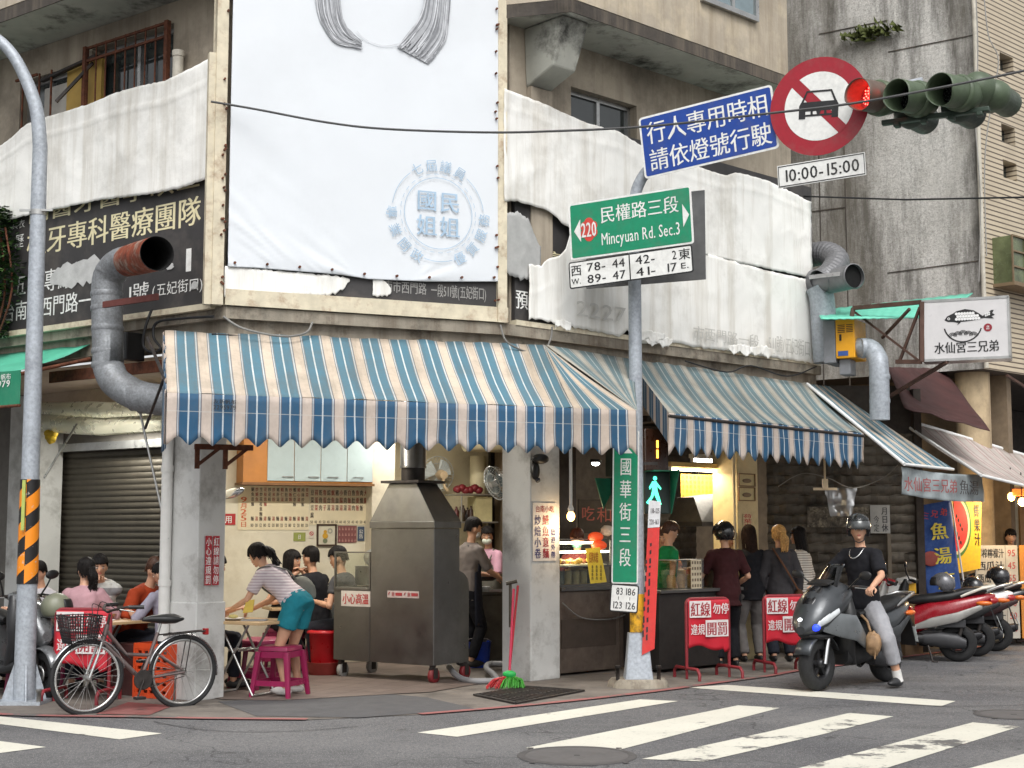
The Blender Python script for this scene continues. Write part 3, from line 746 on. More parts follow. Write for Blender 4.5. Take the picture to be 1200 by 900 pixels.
# ================================================================== SIGNS, TARPS, AWNINGS
TARP = mat('dirty_white_tarpaulin', C(236, 235, 230), .55, var=.05, scale=1.2, bump=.3, bscale=16, dirt=C(172, 168, 158), dirt_amt=.5, dscale=1.1, streak=C(166, 156, 136), streak_amt=.45, coord='World')
SHEETW = mat('white_banner_cloth', C(214, 218, 222), .5, var=.02, scale=1, bump=.05, bscale=60, dirt=C(200, 203, 205), dirt_amt=.25, dscale=.8)
SIGNK = mat('faded_black_sign_board', C(56, 54, 54), .6, var=.15, scale=2, dirt=C(98, 92, 86), dirt_amt=.5, dscale=1.5, coord='World')
CREAMT = paint(226, 216, 176); FRAMEC = mat('cream_steel_frame', C(206, 196, 172), .6, var=.1, dirt=C(130, 88, 54), dirt_amt=.55, dscale=6)
def fz(F, y, u, v): return F.hit(u, v, y)
def tx(mb, F, y, s, u0, u1, vt, vb, m=0, bold=.014, **k):
    s0, z1 = F.hit(u0, vt, y); z0 = F.hit(u0, vb, y)[1]; s1 = F.S(u1, y, (vt+vb)/2)
    mb.txt(s, s0, s1, z0, z1, y=y, m=m, bold=bold, **k)
def tarp(name, F, top, bot, y, m, label=None, cat=None, parent=None, nu=60, nv=30, jag=(.008, .012), wr=None, seed=0, group=None):
    T = sorted(F.hit(u, v, y) for u, v in top); B = sorted(F.hit(u, v, y) for u, v in bot)
    s0, s1 = min(T[0][0], B[0][0]), max(T[-1][0], B[-1][0]); mb = MB(F.M)
    def fn(u, v):
        s = lerp(s0, s1, u); zt = pl(T, s) + jag[0]*(noise.noise((s*24, 3, seed)) + .6*noise.noise((s*61, 3, seed))); zb = pl(B, s) + jag[1]*(noise.noise((s*28, 7, seed)) + .7*noise.noise((s*70, 1, seed)))
        z = lerp(zb, zt, v)
        d = .012*noise.noise((s*1.3, z*1.1, seed+9)) + .006*(1-abs(noise.noise((s*3.2+z, z*2.4, seed+4)))*2)
        d += .007*(1-abs(noise.noise((s*1.5+z*.6, z*.9, seed+2))))**9 + .006*(1-abs(noise.noise((s*3.1-z*1.7, z*2.2, seed+6))))**9
        if wr: d += wr(s, z, u, v)
        es = s + (.006*noise.noise((z*31, 5, seed)) if u in (0, 1) else 0)
        return (es, y - abs(d), z)
    mb.grid(fn, nu, nv)
    return mb.build(name, m, parent, label=label, cat=cat, group=group, solid=.0015)

# --- left: dental sign board with the tarpaulin over its upper half
db = thing('shop_sign', 'faded black dental clinic sign board with cream characters, half hidden under a white tarpaulin', 'sign', FL.P(-2, -.1, 3.75))
sa, zb_ = FL.hit(-40, 380, -.12); sb = FL.S(250, -.12, 300)
MB(FL.M).box(sa, sb-.02, -.12, -.04, 3.78, 5.7).build('board', SIGNK, db)
mb = MB(FL.M); mb.box(sa, sb+.02, -.16, -.02, 3.72, 3.778); mb.box(sb-.02, sb+.03, -.16, -.02, 3.779, 7.2); mb.build('frame', FRAMEC, db)
mb = MB(FL.M); y = -.123
tx(mb, FL, y, '高醫牙醫學碩士', 33, 236, 233, 264, 0, .02)
tx(mb, FL, y, '植牙專科醫療團隊', 32, 235, 269, 303, 0, .02)
tx(mb, FL, y, '兵衣', 14, 29, 259, 270, 1); tx(mb, FL, y, '歷', 18, 28, 274, 292, 1)
tx(mb, FL, y, '五 約專線', 16, 84, 321, 349, 1); tx(mb, FL, y, '1', 211, 226, 290, 322, 1, .03)
tx(mb, FL, y, '台南市西門路一', 4, 107, 354, 379, 1); tx(mb, FL, y, '1號', 148, 175, 332, 355, 1); tx(mb, FL, y, '(五妃街口)', 178, 238, 332, 349, 1, .004)
mb.build('lettering', [CREAMT, TXT_W], db)
rr = random.Random(2)                       # peeled letters of the phone number
for u, v, r in ((70, 325, .17), (82, 322, .2), (95, 318, .22), (108, 315, .2), (200, 312, .06), (228, 334, .06)):
    s, z = FL.hit(u, v, -.125); pts = [(s+r*(.7+.4*rr.random())*math.cos(a), z+r*.75*(.6+.5*rr.random())*math.sin(a)) for a in [k*.45 for k in range(14)]]
    mb = MB(FL.M); mb.flat(pts, -.128 - u*1e-5); mb.build('peeled_patch', mat('peeling_grey_film', C(190, 190, 188), .5, var=.1, bump=.3, bscale=30), db)
tarp('tarpaulin', FL, [(-30, 190), (5, 168), (15, 160), (32, 145), (82, 129), (105, 122), (130, 111), (162, 101), (195, 95), (215, 86), (247, 69)], [(-30, 268), (12, 257), (50, 249), (120, 234), (182, 227), (212, 221), (248, 209)], -.19, TARP,
     'dirty white tarpaulin draped over the top of the black dental sign', 'tarpaulin', nu=90, nv=36, wr=lambda s, z, u, v: .012*max(0, v-.8)*5*abs(noise.noise((s*6, z*3, 2))) + .014*max(0, 1-abs(v-.8)*40), seed=1)
# --- cut corner: billboard
bb = thing('billboard', 'large white banner on a steel frame, pale blue ring emblem at its lower right', 'billboard', FM.P(1.3, -.15, 3.7))
yB = -.14
s0, s1 = FM.S(269, yB, 200), FM.S(585, yB, 200)
B = sorted(FM.hit(u, v, yB) for u, v in ((269, 313), (300, 314), (350, 318), (400, 322), (432, 327), (500, 330), (540, 330), (585, 330)))
def fn(u, v):
    s = lerp(s0, s1, u); zb = pl(B, s); z = lerp(zb, 9.2, v**1.35); h = z - zb; d = 0
    L = max(0, 1-(s-s0)/1.25)*max(0, 1-h/1.1); q = (s-s0)*.8+h*1.0
    d += L*.045*abs(noise.noise((q*9, (s-h)*1.0, 3))) + L*.02*abs(noise.noise((q*22, (s-h)*2, 5)))
    for (ps, sg) in ((s0+1.28, -1), (s1-.95, 1)):          # pulled folds fanning from two clips at the hem
        dx = (s-ps)*sg; a = math.atan2(h, max(dx, 1e-3)); r = math.hypot(dx, h)
        if dx > 0 and r < 1.1: d += .02*max(0, 1-r/1.1)*abs(math.sin(a*7))*min(1, r*6)*max(0, 1-a/1.1)
    return (s, yB - d - .004*noise.noise((s*2, z*2, 1)), z)
mb = MB(FM.M); mb.grid(fn, 130, 90); mb.build('banner', SHEETW, bb, solid=.003)
# frame posts, lower board
mb = MB(FM.M)
for u, w_ in ((258, .07), (589, .06)):
    s = FM.S(u, -.1, 250); mb.box(s-w_/2-.04, s+w_/2, -.15, -.06, 3.74, 9.2)
s = FM.S(248, -.1, 250); mb.box(s-.06, s+.03, -.13, -.05, 3.74, 6.2)
sL, sR = FM.S(262, -.05, 350), FM.S(592, -.05, 370)
mb.box(sL, sR, -.13, -.02, 3.745, 3.9)
mb.build('frame', FRAMEC, bb)
MB(FM.M).box(sL+.02, sR-.05, -.1, -.03, 3.9, 4.5).build('lower_board', SIGNK, bb)
mb = MB(FM.M); tx(mb, FM, -.104, '一段511號(五妃街口)', 505, 570, 331, 348); tx(mb, FM, -.104, '台南市西門路', 440, 500, 326, 342)
mb.build('lettering', paint(150, 148, 144), bb)
tarp('torn_sheet', FM, [(263, 312), (400, 324), (410, 327)], [(263, 348), (350, 346), (385, 347), (403, 339), (410, 328)], -.115, TARP, parent=bb, nu=50, nv=8, jag=(.02, .03), seed=4)
tarp('torn_sheet', FM, [(437, 327), (450, 328), (458, 338)], [(437, 346), (446, 348), (458, 345)], -.115, TARP, parent=bb, nu=14, nv=8, jag=(.02, .02), seed=5)
mb = MB(FM.M); rr = random.Random(11)
for k in range(46):     # nail heads and ties along the frame
    s = rr.choice([FM.S(262, -.16, 250), FM.S(582, -.16, 250)]) + rr.uniform(-.02, .02); z = rr.uniform(3.9, 7.4); mb.lathe([(.012, 0), (.012, .03)], (s, -.15, z), (0, -1, 0), n=6)
for k in range(9):
    u = 275+k*38; s, z = FM.hit(u, 312+k*2.1, -.16); mb.lathe([(.013, 0), (.013, .03)], (s, -.15, pl(B, s)+.04), (0, -1, 0), n=6)
mb.build('nail', RUST, bb)
# emblem
ec = FM.hit(514, 250, -.165); rE = abs(FM.S(560, -.165, 250) - ec[0]); yE = -.163
mb = MB(FM.M)
BL = mat('pale_blue_print', C(160, 185, 206), .5, var=.08, scale=6)
for a0, a1 in ((128, 172), (8, 52), (252, 288)): mb.disc(ec, rE*1.16, yE, 24, 0, rE*1.145, a0, a1)
mb.disc(ec, rE*.86, yE, 64, 0, rE*.845)
for k in range(28): mb.disc(ec, rE*.95, yE, 2, 0, rE*.938, k*360/28, k*360/28+7)
for t, angs in (('七屆議員', (118, 99, 81, 62)), ):
    for c, a in zip(t, angs): x, z = ec[0]+rE*1.16*math.cos(R(a)), ec[1]+rE*1.16*math.sin(R(a)); q = rE*.155; mb.txt(c, x-q, x+q, z-q, z+q, yE, rot=a-90, bold=0)
for t, angs in (('專業問政', (183, 204, 224, 243)), ('優質服務', (298, 318, 338, 357))):
    for c, a in zip(t, angs): x, z = ec[0]+rE*1.16*math.cos(R(a)), ec[1]+rE*1.16*math.sin(R(a)); q = rE*.155; mb.txt(c, x-q, x+q, z-q, z+q, yE, rot=a+90, bold=0)
for c, i, j in (('國', -1, 1), ('民', 1, 1), ('姐', -1, -1), ('姐', 1, -1)): x, z = ec[0]+i*rE*.29, ec[1]+j*rE*.3; q = rE*.27; mb.txt(c, x-q, x+q, z-q, z+q, yE, bold=.012)
mb.build('emblem', BL, bb)
# printed hair of the portrait
HG = [mat('hair_print_%d' % k, C(*c), .55, var=.1, scale=15) for k, c in enumerate(((126, 128, 132), (166, 168, 172), (200, 202, 206)))]
mb = MB(FM.M); rr = random.Random(9); yH = -.158
def hp(u, v): s, z = FM.hit(u, v, yH); return Vector((s, yH, z))
for outer, inner, nst in (([(371, -70), (370, -30), (373, 10), (379, 30), (393, 49), (424, 57)], [(398, -70), (396, -30), (398, 8), (403, 27), (412, 40), (424, 50)], 30),
                          ([(522, -70), (528, -30), (526, 15), (522, 45), (510, 66), (502, 75)], [(502, -70), (500, -30), (496, 8), (489, 26), (475, 44), (465, 55)], 40)):
    nst *= 2
    mb.add([hp(*q)+Vector((0, .002, 0)) for q in outer+inner[::-1]], [tuple(range(12))], 1)
    for k in range(nst):
        t = k / (nst-1); pts = smooth_path([hp(lerp(o[0], i_[0], t)+rr.uniform(-1, 1), lerp(o[1], i_[1], t)+rr.uniform(-2, 2)) for o, i_ in zip(outer, inner)], 5)
        w_ = .004 + .008*rr.random(); off = Vector((0, -.0003*k, 0)); L = []; Rr = []
        for i, p in enumerate(pts):
            d = (pts[min(i+1, len(pts)-1)] - pts[max(i-1, 0)]).normalized(); nn = Vector((-d.z, 0, d.x)) * w_ * (1 - .5*i/len(pts))
            L.append(p+nn+off); Rr.append(p-nn+off)
        q = len(pts) - rr.randint(0, 5); L = L[:q]; Rr = Rr[:q]; mb.add(L + Rr, [(i, i+1, i+1+q, i+q) for i in range(q-1)], rr.choice((0, 0, 1, 1, 2)))
ch = [hp(u, v) for u, v in ((418, 36), (428, 46), (446, 53), (464, 52), (478, 44), (490, 28))]
sp = smooth_path(ch, 4)
for i in range(len(sp)-1): d = (sp[i+1]-sp[i]).normalized(); nn = Vector((-d.z, 0, d.x))*.004; mb.add([sp[i]+nn, sp[i+1]+nn, sp[i+1]-nn, sp[i]-nn], [(0, 1, 2, 3)], 2)
mb.build('hair_print', HG, bb)
# --- right: black board under torn tarpaulins
rb = thing('shop_sign', 'long right street sign board, black where its torn white cover peeled away', 'sign', FR.P(2.7, -.1, 3.75))
MB(FR.M).box(.12, FR.S(953, -.06, 330), -.06, -.01, 3.78, 6.1).build('board', SIGNK, rb)
mb = MB(FR.M); tx(mb, FR, -.064, '預約', 604, 634, 337, 362, 0, .02); tx(mb, FR, -.064, '京', 640, 660, 292, 308, 1, .02)
mb.build('lettering', [TXT_W, CREAMT], rb)
MB(FR.M).box(.1, FR.S(955, -.06, 330)+.02, -.11, -.002, 3.735, 3.79).build('frame', FRAMEC, rb)
topR = [(590, 104), (600, 108), (620, 115), (650, 128), (687, 144), (725, 155), (750, 170), (800, 190), (850, 206), (862, 202), (900, 212), (920, 222), (950, 237)]
# upper sheet, bottom edge torn at the left, seam at the right
tarp('tarpaulin', FR, topR, [(590, 236), (604, 236), (640, 246), (652, 254), (658, 262), (668, 268), (740, 282), (827, 299), (899, 315), (951, 326)], -.13, TARP,
     'upper dirty white tarpaulin nailed over the right street sign board, hanging above the seam', 'tarpaulin', nu=110, nv=34, jag=(.012, .012), wr=lambda s, z, u, v: .012*max(0, v-.85)*6*abs(noise.noise((s*5, z*3, 8))) + .014*max(0, 1-abs(v-.84)*40), seed=2)
tarp('tarpaulin', FR, [(634, 312), (640, 304), (655, 300), (664, 290), (668, 266), (740, 279), (827, 297), (899, 317), (951, 329)], [(619, 374), (628, 374), (725, 395), (735, 386), (745, 402), (795, 402), (806, 406), (842, 410), (900, 418), (950, 425)], -.12, TARP,
     'lower dirty white tarpaulin with ghost lettering below the seam, curling along the ledge', 'tarpaulin', nu=110, nv=26, jag=(.012, .03), seed=3)
tarp('tarp_scrap', FR, [(592, 250), (606, 248), (618, 256), (632, 290)], [(592, 320), (606, 326), (618, 328), (633, 322)], -.1, mat('grey_torn_film', C(170, 170, 168), .5, var=.1, coord='World'), parent=rb, nu=24, nv=16, jag=(.03, .04), seed=6)
# ghost letters
mb = MB(FR.M)
for s_, u0, u1, vt, vb in (('2227', 675, 735, 350, 371), ('市西門路一段', 812, 890, 380, 398), ('511號(五妃街口)', 900, 952, 390, 412)): tx(mb, FR, -.162, s_, u0, u1, vt, vb)
mb.build('lettering', mat('ghost_print', C(190, 188, 182), .6), rb)
# crumpled scraps on the ledge
rr = random.Random(4)
for u, v, r in ((760, 393, .2), (772, 399, .18), (868, 409, .15), (893, 411, .16), (660, 380, .1)):
    tarp('tarp_scrap', FR, [(u-18*r/.2, v-4), (u, v-6), (u+18*r/.2, v-1)], [(u-18*r/.2, v+1), (u-9, v+7), (u-2, v+3), (u+5, v+9), (u+18*r/.2, v+3)], -.19, TARP, parent=rb, nu=24, nv=8, jag=(.02, .03), seed=u, wr=lambda s, z, a, b: .03*abs(noise.noise((s*13, z*5, 2))))

# ------------------------------------------------------------------ awnings
P_ = .292
BLUE = C(90, 130, 148); CRM = C(214, 198, 180); GRL = C(140, 140, 142); WHL = C(214, 220, 220)
def stops(bl, cr, gr, wh): return [(0, cr), (.28, gr), (.31, wh), (.335, gr), (.36, bl), (.6, wh), (.645, bl), (.9, gr), (.925, wh), (.96, gr)]
AWT = stripes('bleached_lit_awning_canvas', stops(BLUE, CRM, GRL, WHL), P_, dirt=.42)  # sun fading plus light on the slope, both put into the colour
AWV = stripes('shaded_valance_canvas', stops(C(44, 88, 122), C(200, 186, 176), C(116, 116, 124), C(190, 200, 208)), P_, dirt=.25, seam=.34)  # same canvas with the shade of its upright face painted in
AWR = stripes('weathered_awning_canvas', stops(C(104, 128, 134), C(178, 175, 164), C(126, 130, 130), C(178, 184, 182)), P_, dirt=.5)
def canopy(aw, A0, A1, B0, B1, m, uA0, uA1, uB0=None, uB1=None, sag=.03, nu=60, nv=10, name='canopy'):
    """A: wall edge, B: front edge (world points)"""
    uB0 = uA0 if uB0 is None else uB0; uB1 = uA1 if uB1 is None else uB1
    mb = MB()
    def fn(u, v):
        p = A0.lerp(A1, u).lerp(B0.lerp(B1, u), v); p = p + Vector((0, 0, -sag*math.sin(math.pi*v)*(.7+.6*abs(math.sin(u*9))) + .018*noise.noise((u*22, v*2.5, A0.x)) + .006*noise.noise((u*60, v*5, 2))))
        return p
    mb.grid(fn, nu, nv, uv=lambda u, v: (lerp(lerp(uA0, uA1, u), lerp(uB0, uB1, u), v), v))
    return mb.build(name, m, aw, solid=.003)
def valance(aw, B0, B1, h, m, u0, u1, sc=.195, amp=.075, wob=.035, name='valance'):
    L = (B1-B0).length; n = int(L/sc)*12; nv = 7; d = (B1-B0).normalized(); out = Vector((d.y, -d.x, 0)); mb = MB()
    def fn(u, v, uvo=0):
        s = u*L; q = abs(math.sin(math.pi*s/sc)); zb = -h + amp*(.45*q+.55*q*q) - amp*.15
        if uvo: return (lerp(u0, u1, u), -v*zb/h)
        p = B0.lerp(B1, u) + Vector((0, 0, lerp(0, zb, v))); return p + out*(wob*v*(noise.noise((s*2.2, v, B0.x))+.6*noise.noise((s*6, v*2, 3))) + .006*math.sin(s*32)*v)
    mb.grid(fn, n, nv, uv=lambda u, v: fn(u, v, 1)); return mb.build(name, m, aw, solid=.003)
# main awning on the cut corner
yf = -1.45
aw = thing('awning', 'blue and cream striped canvas awning with scalloped valance across the cut corner', 'awning', FM.P(1.4, -.7, 2.3))
sA0, zA = FM.hit(193, 388, -.13)
sB0, sB1 = -.826, 3.655; zF = 2.755
sT = FM.S(637, -.12, 404); sS = FM.S(671, yf, 474)
A0, A1 = FM.P(sA0, -.13, zA), FM.P(sT, -.13, FM.hit(637, 404, -.13)[1]); B0, B1, BE = FM.P(sB0, yf, zF), FM.P(sS, yf, zF), FM.P(sB1, yf, zF)
LB = sS - sB0
canopy(aw, A0, A1, B0, B1, AWT, 0, LB, nu=90)
mb = MB(); nn = 14     # hip triangle wrapping the corner
def fnh(u, v):
    p = A1.lerp(B1.lerp(BE, u), v); return p + Vector((0, 0, -.02*math.sin(math.pi*v)))
mb.grid(fnh, nn, 12, uv=lambda u, v: (LB + (u)*(sB1-sS)*1.0 + (1-v)*.0, v)); mb.build('hip_panel', stripes('hip_canvas', stops(BLUE, CRM, GRL, WHL), P_, dirt=.35), aw, solid=.003)
T1 = FR.P(*[(q[0], -.13, q[1]) for q in [FR.hit(741, 421, -.13)]][0])
mb = MB(); mb.grid(lambda u, v: (A1+Vector((.02, .01, 0))).lerp(T1, u).lerp(BE, v) + Vector((0, 0, -.03*math.sin(math.pi*v)*math.sin(math.pi*u))), 14, 10, uv=lambda u, v: (u*1.1, v)); mb.build('return_panel', AWR, aw, solid=.003)
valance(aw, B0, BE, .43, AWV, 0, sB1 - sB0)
mb = MB()              # side flap at the left
Q0, Q1 = A0 + Vector((-.01, .02, 0)), B0 + Vector((-.01, .01, 0))
def fns(u, v):
    p = Q0.lerp(Q1, u); zb = 2.28 + .05*abs(math.sin(u*18)); return Vector((p.x - .012*math.sin(u*40), p.y, lerp(zb if u > .35 else 2.9, p.z, v)))
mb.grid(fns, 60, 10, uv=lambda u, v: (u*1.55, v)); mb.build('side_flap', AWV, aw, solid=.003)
mb = MB()              # steel arms carrying the awning
for s in (sB0+.05, .3, 1.6, 2.9, sB1-.06):
    a = FM.P(s, -.05, 3.4); b2 = FM.P(s, yf+.04, zF-.03); c2 = FM.P(s, -.05, 2.55); mb.tube([a, b2], .016, 8); mb.tube([c2, b2 + (a-b2)*.3], .014, 8)
mb.tube([FM.P(sB0, yf+.03, zF-.02), FM.P(sB1, yf+.03, zF-.02)], .016, 8); mb.build('frame', DARKSTEEL, aw)
mb = MB(FM.M); tx(mb, FM, yf-.035, '友新帆布', 250, 277, 467, 473, 0, .02); tx(mb, FM, yf-.035, '2295979', 250, 277, 474, 480, 0, .02); mb.build('lettering', TXT_K, aw)
# hanging support brackets on the left column
mb = MB(FM.M)
z = 2.36; sx = FM.S(228, -.55, 530); sx2 = FM.S(296, -.55, 530); mb.bar((sx, -.55, z), (sx2, -.55, z), .05, .05)
for u in (231, 264): s = FM.S(u, -.55, 540); mb.bar((s, -.55, z), (s, -.55, z-.2), .04, .04); mb.bar((s, -.55, z-.17), (s+.2, -.55, z-.01), .035, .03)
mb.build('bracket', RUST, aw)
# right street awning
aw2 = thing('awning', 'weathered blue and white striped awning running down the right street behind the sign pole', 'awning', FR.P(2.2, -1.1, 2.2))
fp_ = lambda u, v, y: FR.P(*[(q[0], y, q[1]) for q in [FR.hit(u, v, y)]][0])
A0, A1 = fp_(736, 420, -.14), fp_(957, 451, -.14); B0, B1 = fp_(784, 484, -1.3), fp_(1012, 508, -1.3)
L2 = (B1-B0).length
canopy(aw2, A0, A1, B0, B1, AWR, 0, L2, sag=.05, nu=80)
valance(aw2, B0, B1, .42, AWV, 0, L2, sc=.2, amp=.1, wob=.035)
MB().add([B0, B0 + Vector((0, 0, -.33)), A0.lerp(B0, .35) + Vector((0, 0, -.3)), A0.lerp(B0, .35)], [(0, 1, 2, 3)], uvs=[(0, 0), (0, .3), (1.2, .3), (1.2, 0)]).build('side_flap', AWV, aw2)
mb = MB()
for t in (.02, .35, .68, .98): mb.tube([A0.lerp(A1, t)-Vector((0, 0, .1)), B0.lerp(B1, t)-Vector((0, 0, .03))], .016, 8)
mb.tube([B0-Vector((0, 0, .03)), B1-Vector((0, 0, .03))], .018, 8); mb.build('frame', DARKSTEEL, aw2)
# third awning, lower and further out
aw3 = thing('awning', 'lower striped awning sheet sloping out over the fish soup stall with a pale edge pole', 'awning', FR.P(5, -1.5, 2))
A0, A1 = FR.P(FR.S(946, -.2, 450), -.2, FR.hit(946, 450, -.2)[1]), FR.P(FR.S(972, -.1, 453), -.1, FR.hit(972, 453, -.1)[1])
B0, B1 = D(1060, 544, 16.4), D(1117, 550, 17.6)
canopy(aw3, A0, A1, B0, B1, AWT, 0, .9, uB0=0, uB1=1.45, sag=.02, nu=30, nv=20)
mb = MB(); mb.tube([A0, B0], .022, 8); mb.tube([B0, B1], .018, 8); mb.build('frame', WHITEP, aw3)
# pink and white awning further down the street
aw4 = thing('awning', 'faded pink and white striped awning over the juice stall at the right edge', 'awning', FT.P(2, -1, 2.4))
A0, A1 = D(1046, 488, 19.6), D(1290, 560, 23.5); B0, B1 = D(1150, 557, 17.6), D(1330, 600, 19.6)
PINK = stripes('pink_striped_canvas', [(0, C(200, 190, 184)), (.5, C(176, 120, 122)), (.56, C(205, 196, 190)), (.8, C(176, 120, 122)), (.85, C(186, 178, 172))], .24, dirt=.4)
canopy(aw4, A0, A1, B0, B1, PINK, 0, 3.6, sag=.06, nu=40)
mb = MB(); mb.tube([A0, B0], .02, 8); mb.tube([B0, B1], .02, 8); mb.tube([A0, A1], .03, 8); mb.build('frame', WHITEP, aw4)
# maroon sheet above it
MAR = mat('maroon_sheet', C(66, 34, 32), .7, var=.25, scale=2)
mb = MB(); q = [D(1040, 430, 19.5), D(1105, 432, 21.5), D(1160, 505, 18.6), D(1060, 478, 18.4)]
def fq(u, v): return q[0].lerp(q[1], u).lerp(q[3].lerp(q[2], u), v) + Vector((0, 0, -.08*math.sin(3.14*u)*math.sin(3.14*v) + .03*noise.noise((u*5, v*4, 1))))
mb.grid(fq, 16, 12); mb.build('canopy_sheet', MAR, label='dark maroon canopy sheet sagging above the pink awning', cat='canopy', solid=.01)
# left green awning
aw5 = thing('awning', 'small green canvas awning with printed valance at the left edge behind the lamp post', 'awning', FL.P(-4, -.5, 3))
A0, A1 = FL.P(-7, -.03, 3.6), FL.P(FL.S(106, -.03, 404), -.03, FL.hit(106, 404, -.03)[1]); B0, B1 = FL.P(-7, -.75, 3.22), FL.P(FL.S(25, -.75, 423), -.75, 3.22)
GRN = mat('green_canvas', C(28, 124, 92), .6, var=.12, scale=2, dirt=C(80, 140, 112), dirt_amt=.4); GRT = mat('pale_green_canvas', C(84, 176, 146), .6, var=.1, scale=2, dirt=C(50, 110, 92), dirt_amt=.4)
canopy(aw5, A0, A1, B0, B1, GRT, 0, 1, sag=.02, nu=20)
MB().add([B0, B1, B1-Vector((0, 0, .36)), B0-Vector((0, 0, .36))], [(0, 3, 2, 1)]).build('valance', GRN, aw5, solid=.004)
mb = MB(FL.M); tx(mb, FL, -.76, '帆布', 1, 13, 438, 446); tx(mb, FL, -.76, '2295979', -22, 12, 448, 457, 0, .02); mb.build('lettering', TXT_W, aw5)
mb = MB(); mb.tube([A1-Vector((0, 0, .15)), B1-Vector((0, 0, .04))], .02, 8); mb.tube([B0-Vector((0, 0, .36)), B1-Vector((0, 0, .36))], .016, 8); mb.build('frame', RUST, aw5)
MB(FL.M).box(-2.8, -.4, -.03, -.004, 3.18, 3.3).build('awning_rail', RUST, bld)
# translucent sheeting bundled under the left arcade, lit from behind
mb = MB(FL.M)
for k, (v0, v1, y0) in enumerate(((471, 492, 1.3), (486, 506, 1.2))):
    def fb(u, v, v0=v0, v1=v1, y0=y0, k=k):
        uu = lerp(46, 196, u); q = FL.hit(uu, lerp(v0, v1, v) + (9*abs(u-.5)*-1+4 if k else 0) + 1.2*noise.noise((u*4, v*1.5, k)), y0); return (q[0], y0 - .07*math.sin(3.14*v) + .012*noise.noise((u*3, v, k+3)), q[1])
    mb.grid(fb, 50, 8)
PLAS = mat('cloudy_plastic_sheet', C(232, 232, 214), .3, var=.03, scale=3); PLAS.node_tree.nodes['Principled BSDF'].inputs['Transmission Weight'].default_value = .55
mb.build('plastic_sheet', PLAS, label='bundled translucent plastic sheeting tied up under the left arcade', cat='plastic sheet', solid=.003)
mb = MB(); a = FL.P(FL.S(60, 1.2, 500), 1.2, 2.72)
for k in range(7): mb.lathe([(.04, 0), (.05, .03), (.035, .07)], a + Vector((.02*math.sin(k*2), 0, .05*math.cos(k*1.7)+.03)), (math.cos(k), .3, math.sin(k)), n=10)
mb.build('yellow_rope', mat('yellow_nylon', C(196, 164, 40), .6), label='coil of yellow rope hanging at the end of the plastic sheeting', cat='rope')
MB().tube([D(52, 560, 15.2), D(90, 497, 15.6)], .012, 6).build('tie_pole', ALU, label='thin prop behind the lamp post holding up the plastic sheeting', cat='pole'); MB().tube([D(163, 478, 13.9), D(197, 632, 13.8)], .012, 6).build('tie_pole', ALU, label='thin slanted rod beside the left street column below the duct', cat='pole')

# ------------------------------------------------------------------ ducts and boxes
def bands(mb, pts, r, m=0):
    for p, d in pts: mb.lathe([(r*1.0, -.03), (r*1.04, -.015), (r*1.04, .015), (r*1.0, .03)], p, d, n=28, m=m)
yD = -.55
def dp(u, v, y=yD): s, z = FL.hit(u, v, y); return FL.P(s, y, z)
du = thing('exhaust_duct', 'fat grey zinc exhaust duct rising past the dental sign to a rusty open mouth', 'duct', dp(126, 460))
e0 = dp(126, 430); e1 = dp(124, 340); rD = .15
mb = MB(); low = [dp(200, 470, -.35), dp(170, 466, -.45), dp(150, 458, -.5), dp(134, 446), dp(127, 430)]
P1_ = smooth_path(low, 4) + [dp(126, 390), dp(125, 345)]
mb.tube(P1_, rD, 28, caps=False)
up = smooth_path([dp(125, 345), dp(127, 325), dp(137, 311), dp(152, 305)], 4)
mb.tube(up, rD, 28, caps=False)
bands(mb, [(dp(126, 428), (0, 0, 1)), (dp(126, 412), (0, 0, 1)), (dp(125, 362), (0, 0, 1)), (dp(126, 385), (0, 0, 1)), (dp(125, 345), (0, 0, 1)), (dp(152, 463, -.5), (1, 0, .3)), (dp(165, 466, -.46), (1, 0, .1)), (dp(138, 451, -.53), (.8, 0, .7)), (dp(130, 320), (.35, 0, 1))], rD)
mb.build('pipe', DUCT, du)
tipa = dp(150, 306); tipb = dp(184, 297, -.92); ax = (tipb - tipa).normalized()
RUSTM = mat('rusty_orange_sheet', C(128, 58, 32), .75, .1, var=.35, scale=9, dirt=C(158, 150, 136), dirt_amt=1, dscale=5.5); DUCT_BLACK = mat('duct_black', C(8, 8, 8), .95)  # near-black colour for the inner face of the duct mouth
mb = MB(); L = (tipb-tipa).length; mb.lathe([(rD*1.0, 0), (rD*1.03, L*.3), (rD*1.06, L)], tipa, ax, n=32, caps=False); mb.lathe([(rD*1.06, L), (rD*1.02, L+.002), (rD*1.0, L*.3)], tipa, ax, n=32, caps=False, m=1); mb.build('mouth', [RUSTM, DUCT_BLACK], du)
mb = MB(); mb.lathe([(rD*.97, L*.35), (.001, L*.34)], tipa, ax, n=24, caps=False); mb.build('inside', mat('duct_black', C(8, 8, 8), .95), du)  # black disc closing off the pipe behind the mouth
mb = MB(FL.M); q0 = FL.hit(120, 357, -.73); q1 = FL.hit(183, 361, -.73); mb.box(q0[0], q1[0], -.73, -.7, q0[1]-.03, q0[1]+.03); mb.build('bracket', mat('red_oxide_bracket', C(98, 52, 46), .8), du)
bx = MB(FL.M); q = FL.hit(146, 390, -.2); bx.box(q[0], q[0]+.1, -.25, -.02, q[1]-.28, q[1]); bx.build('junction_box', BLACK, label='small black junction box on the beam beside the exhaust duct', cat='junction box', bevel=.01)
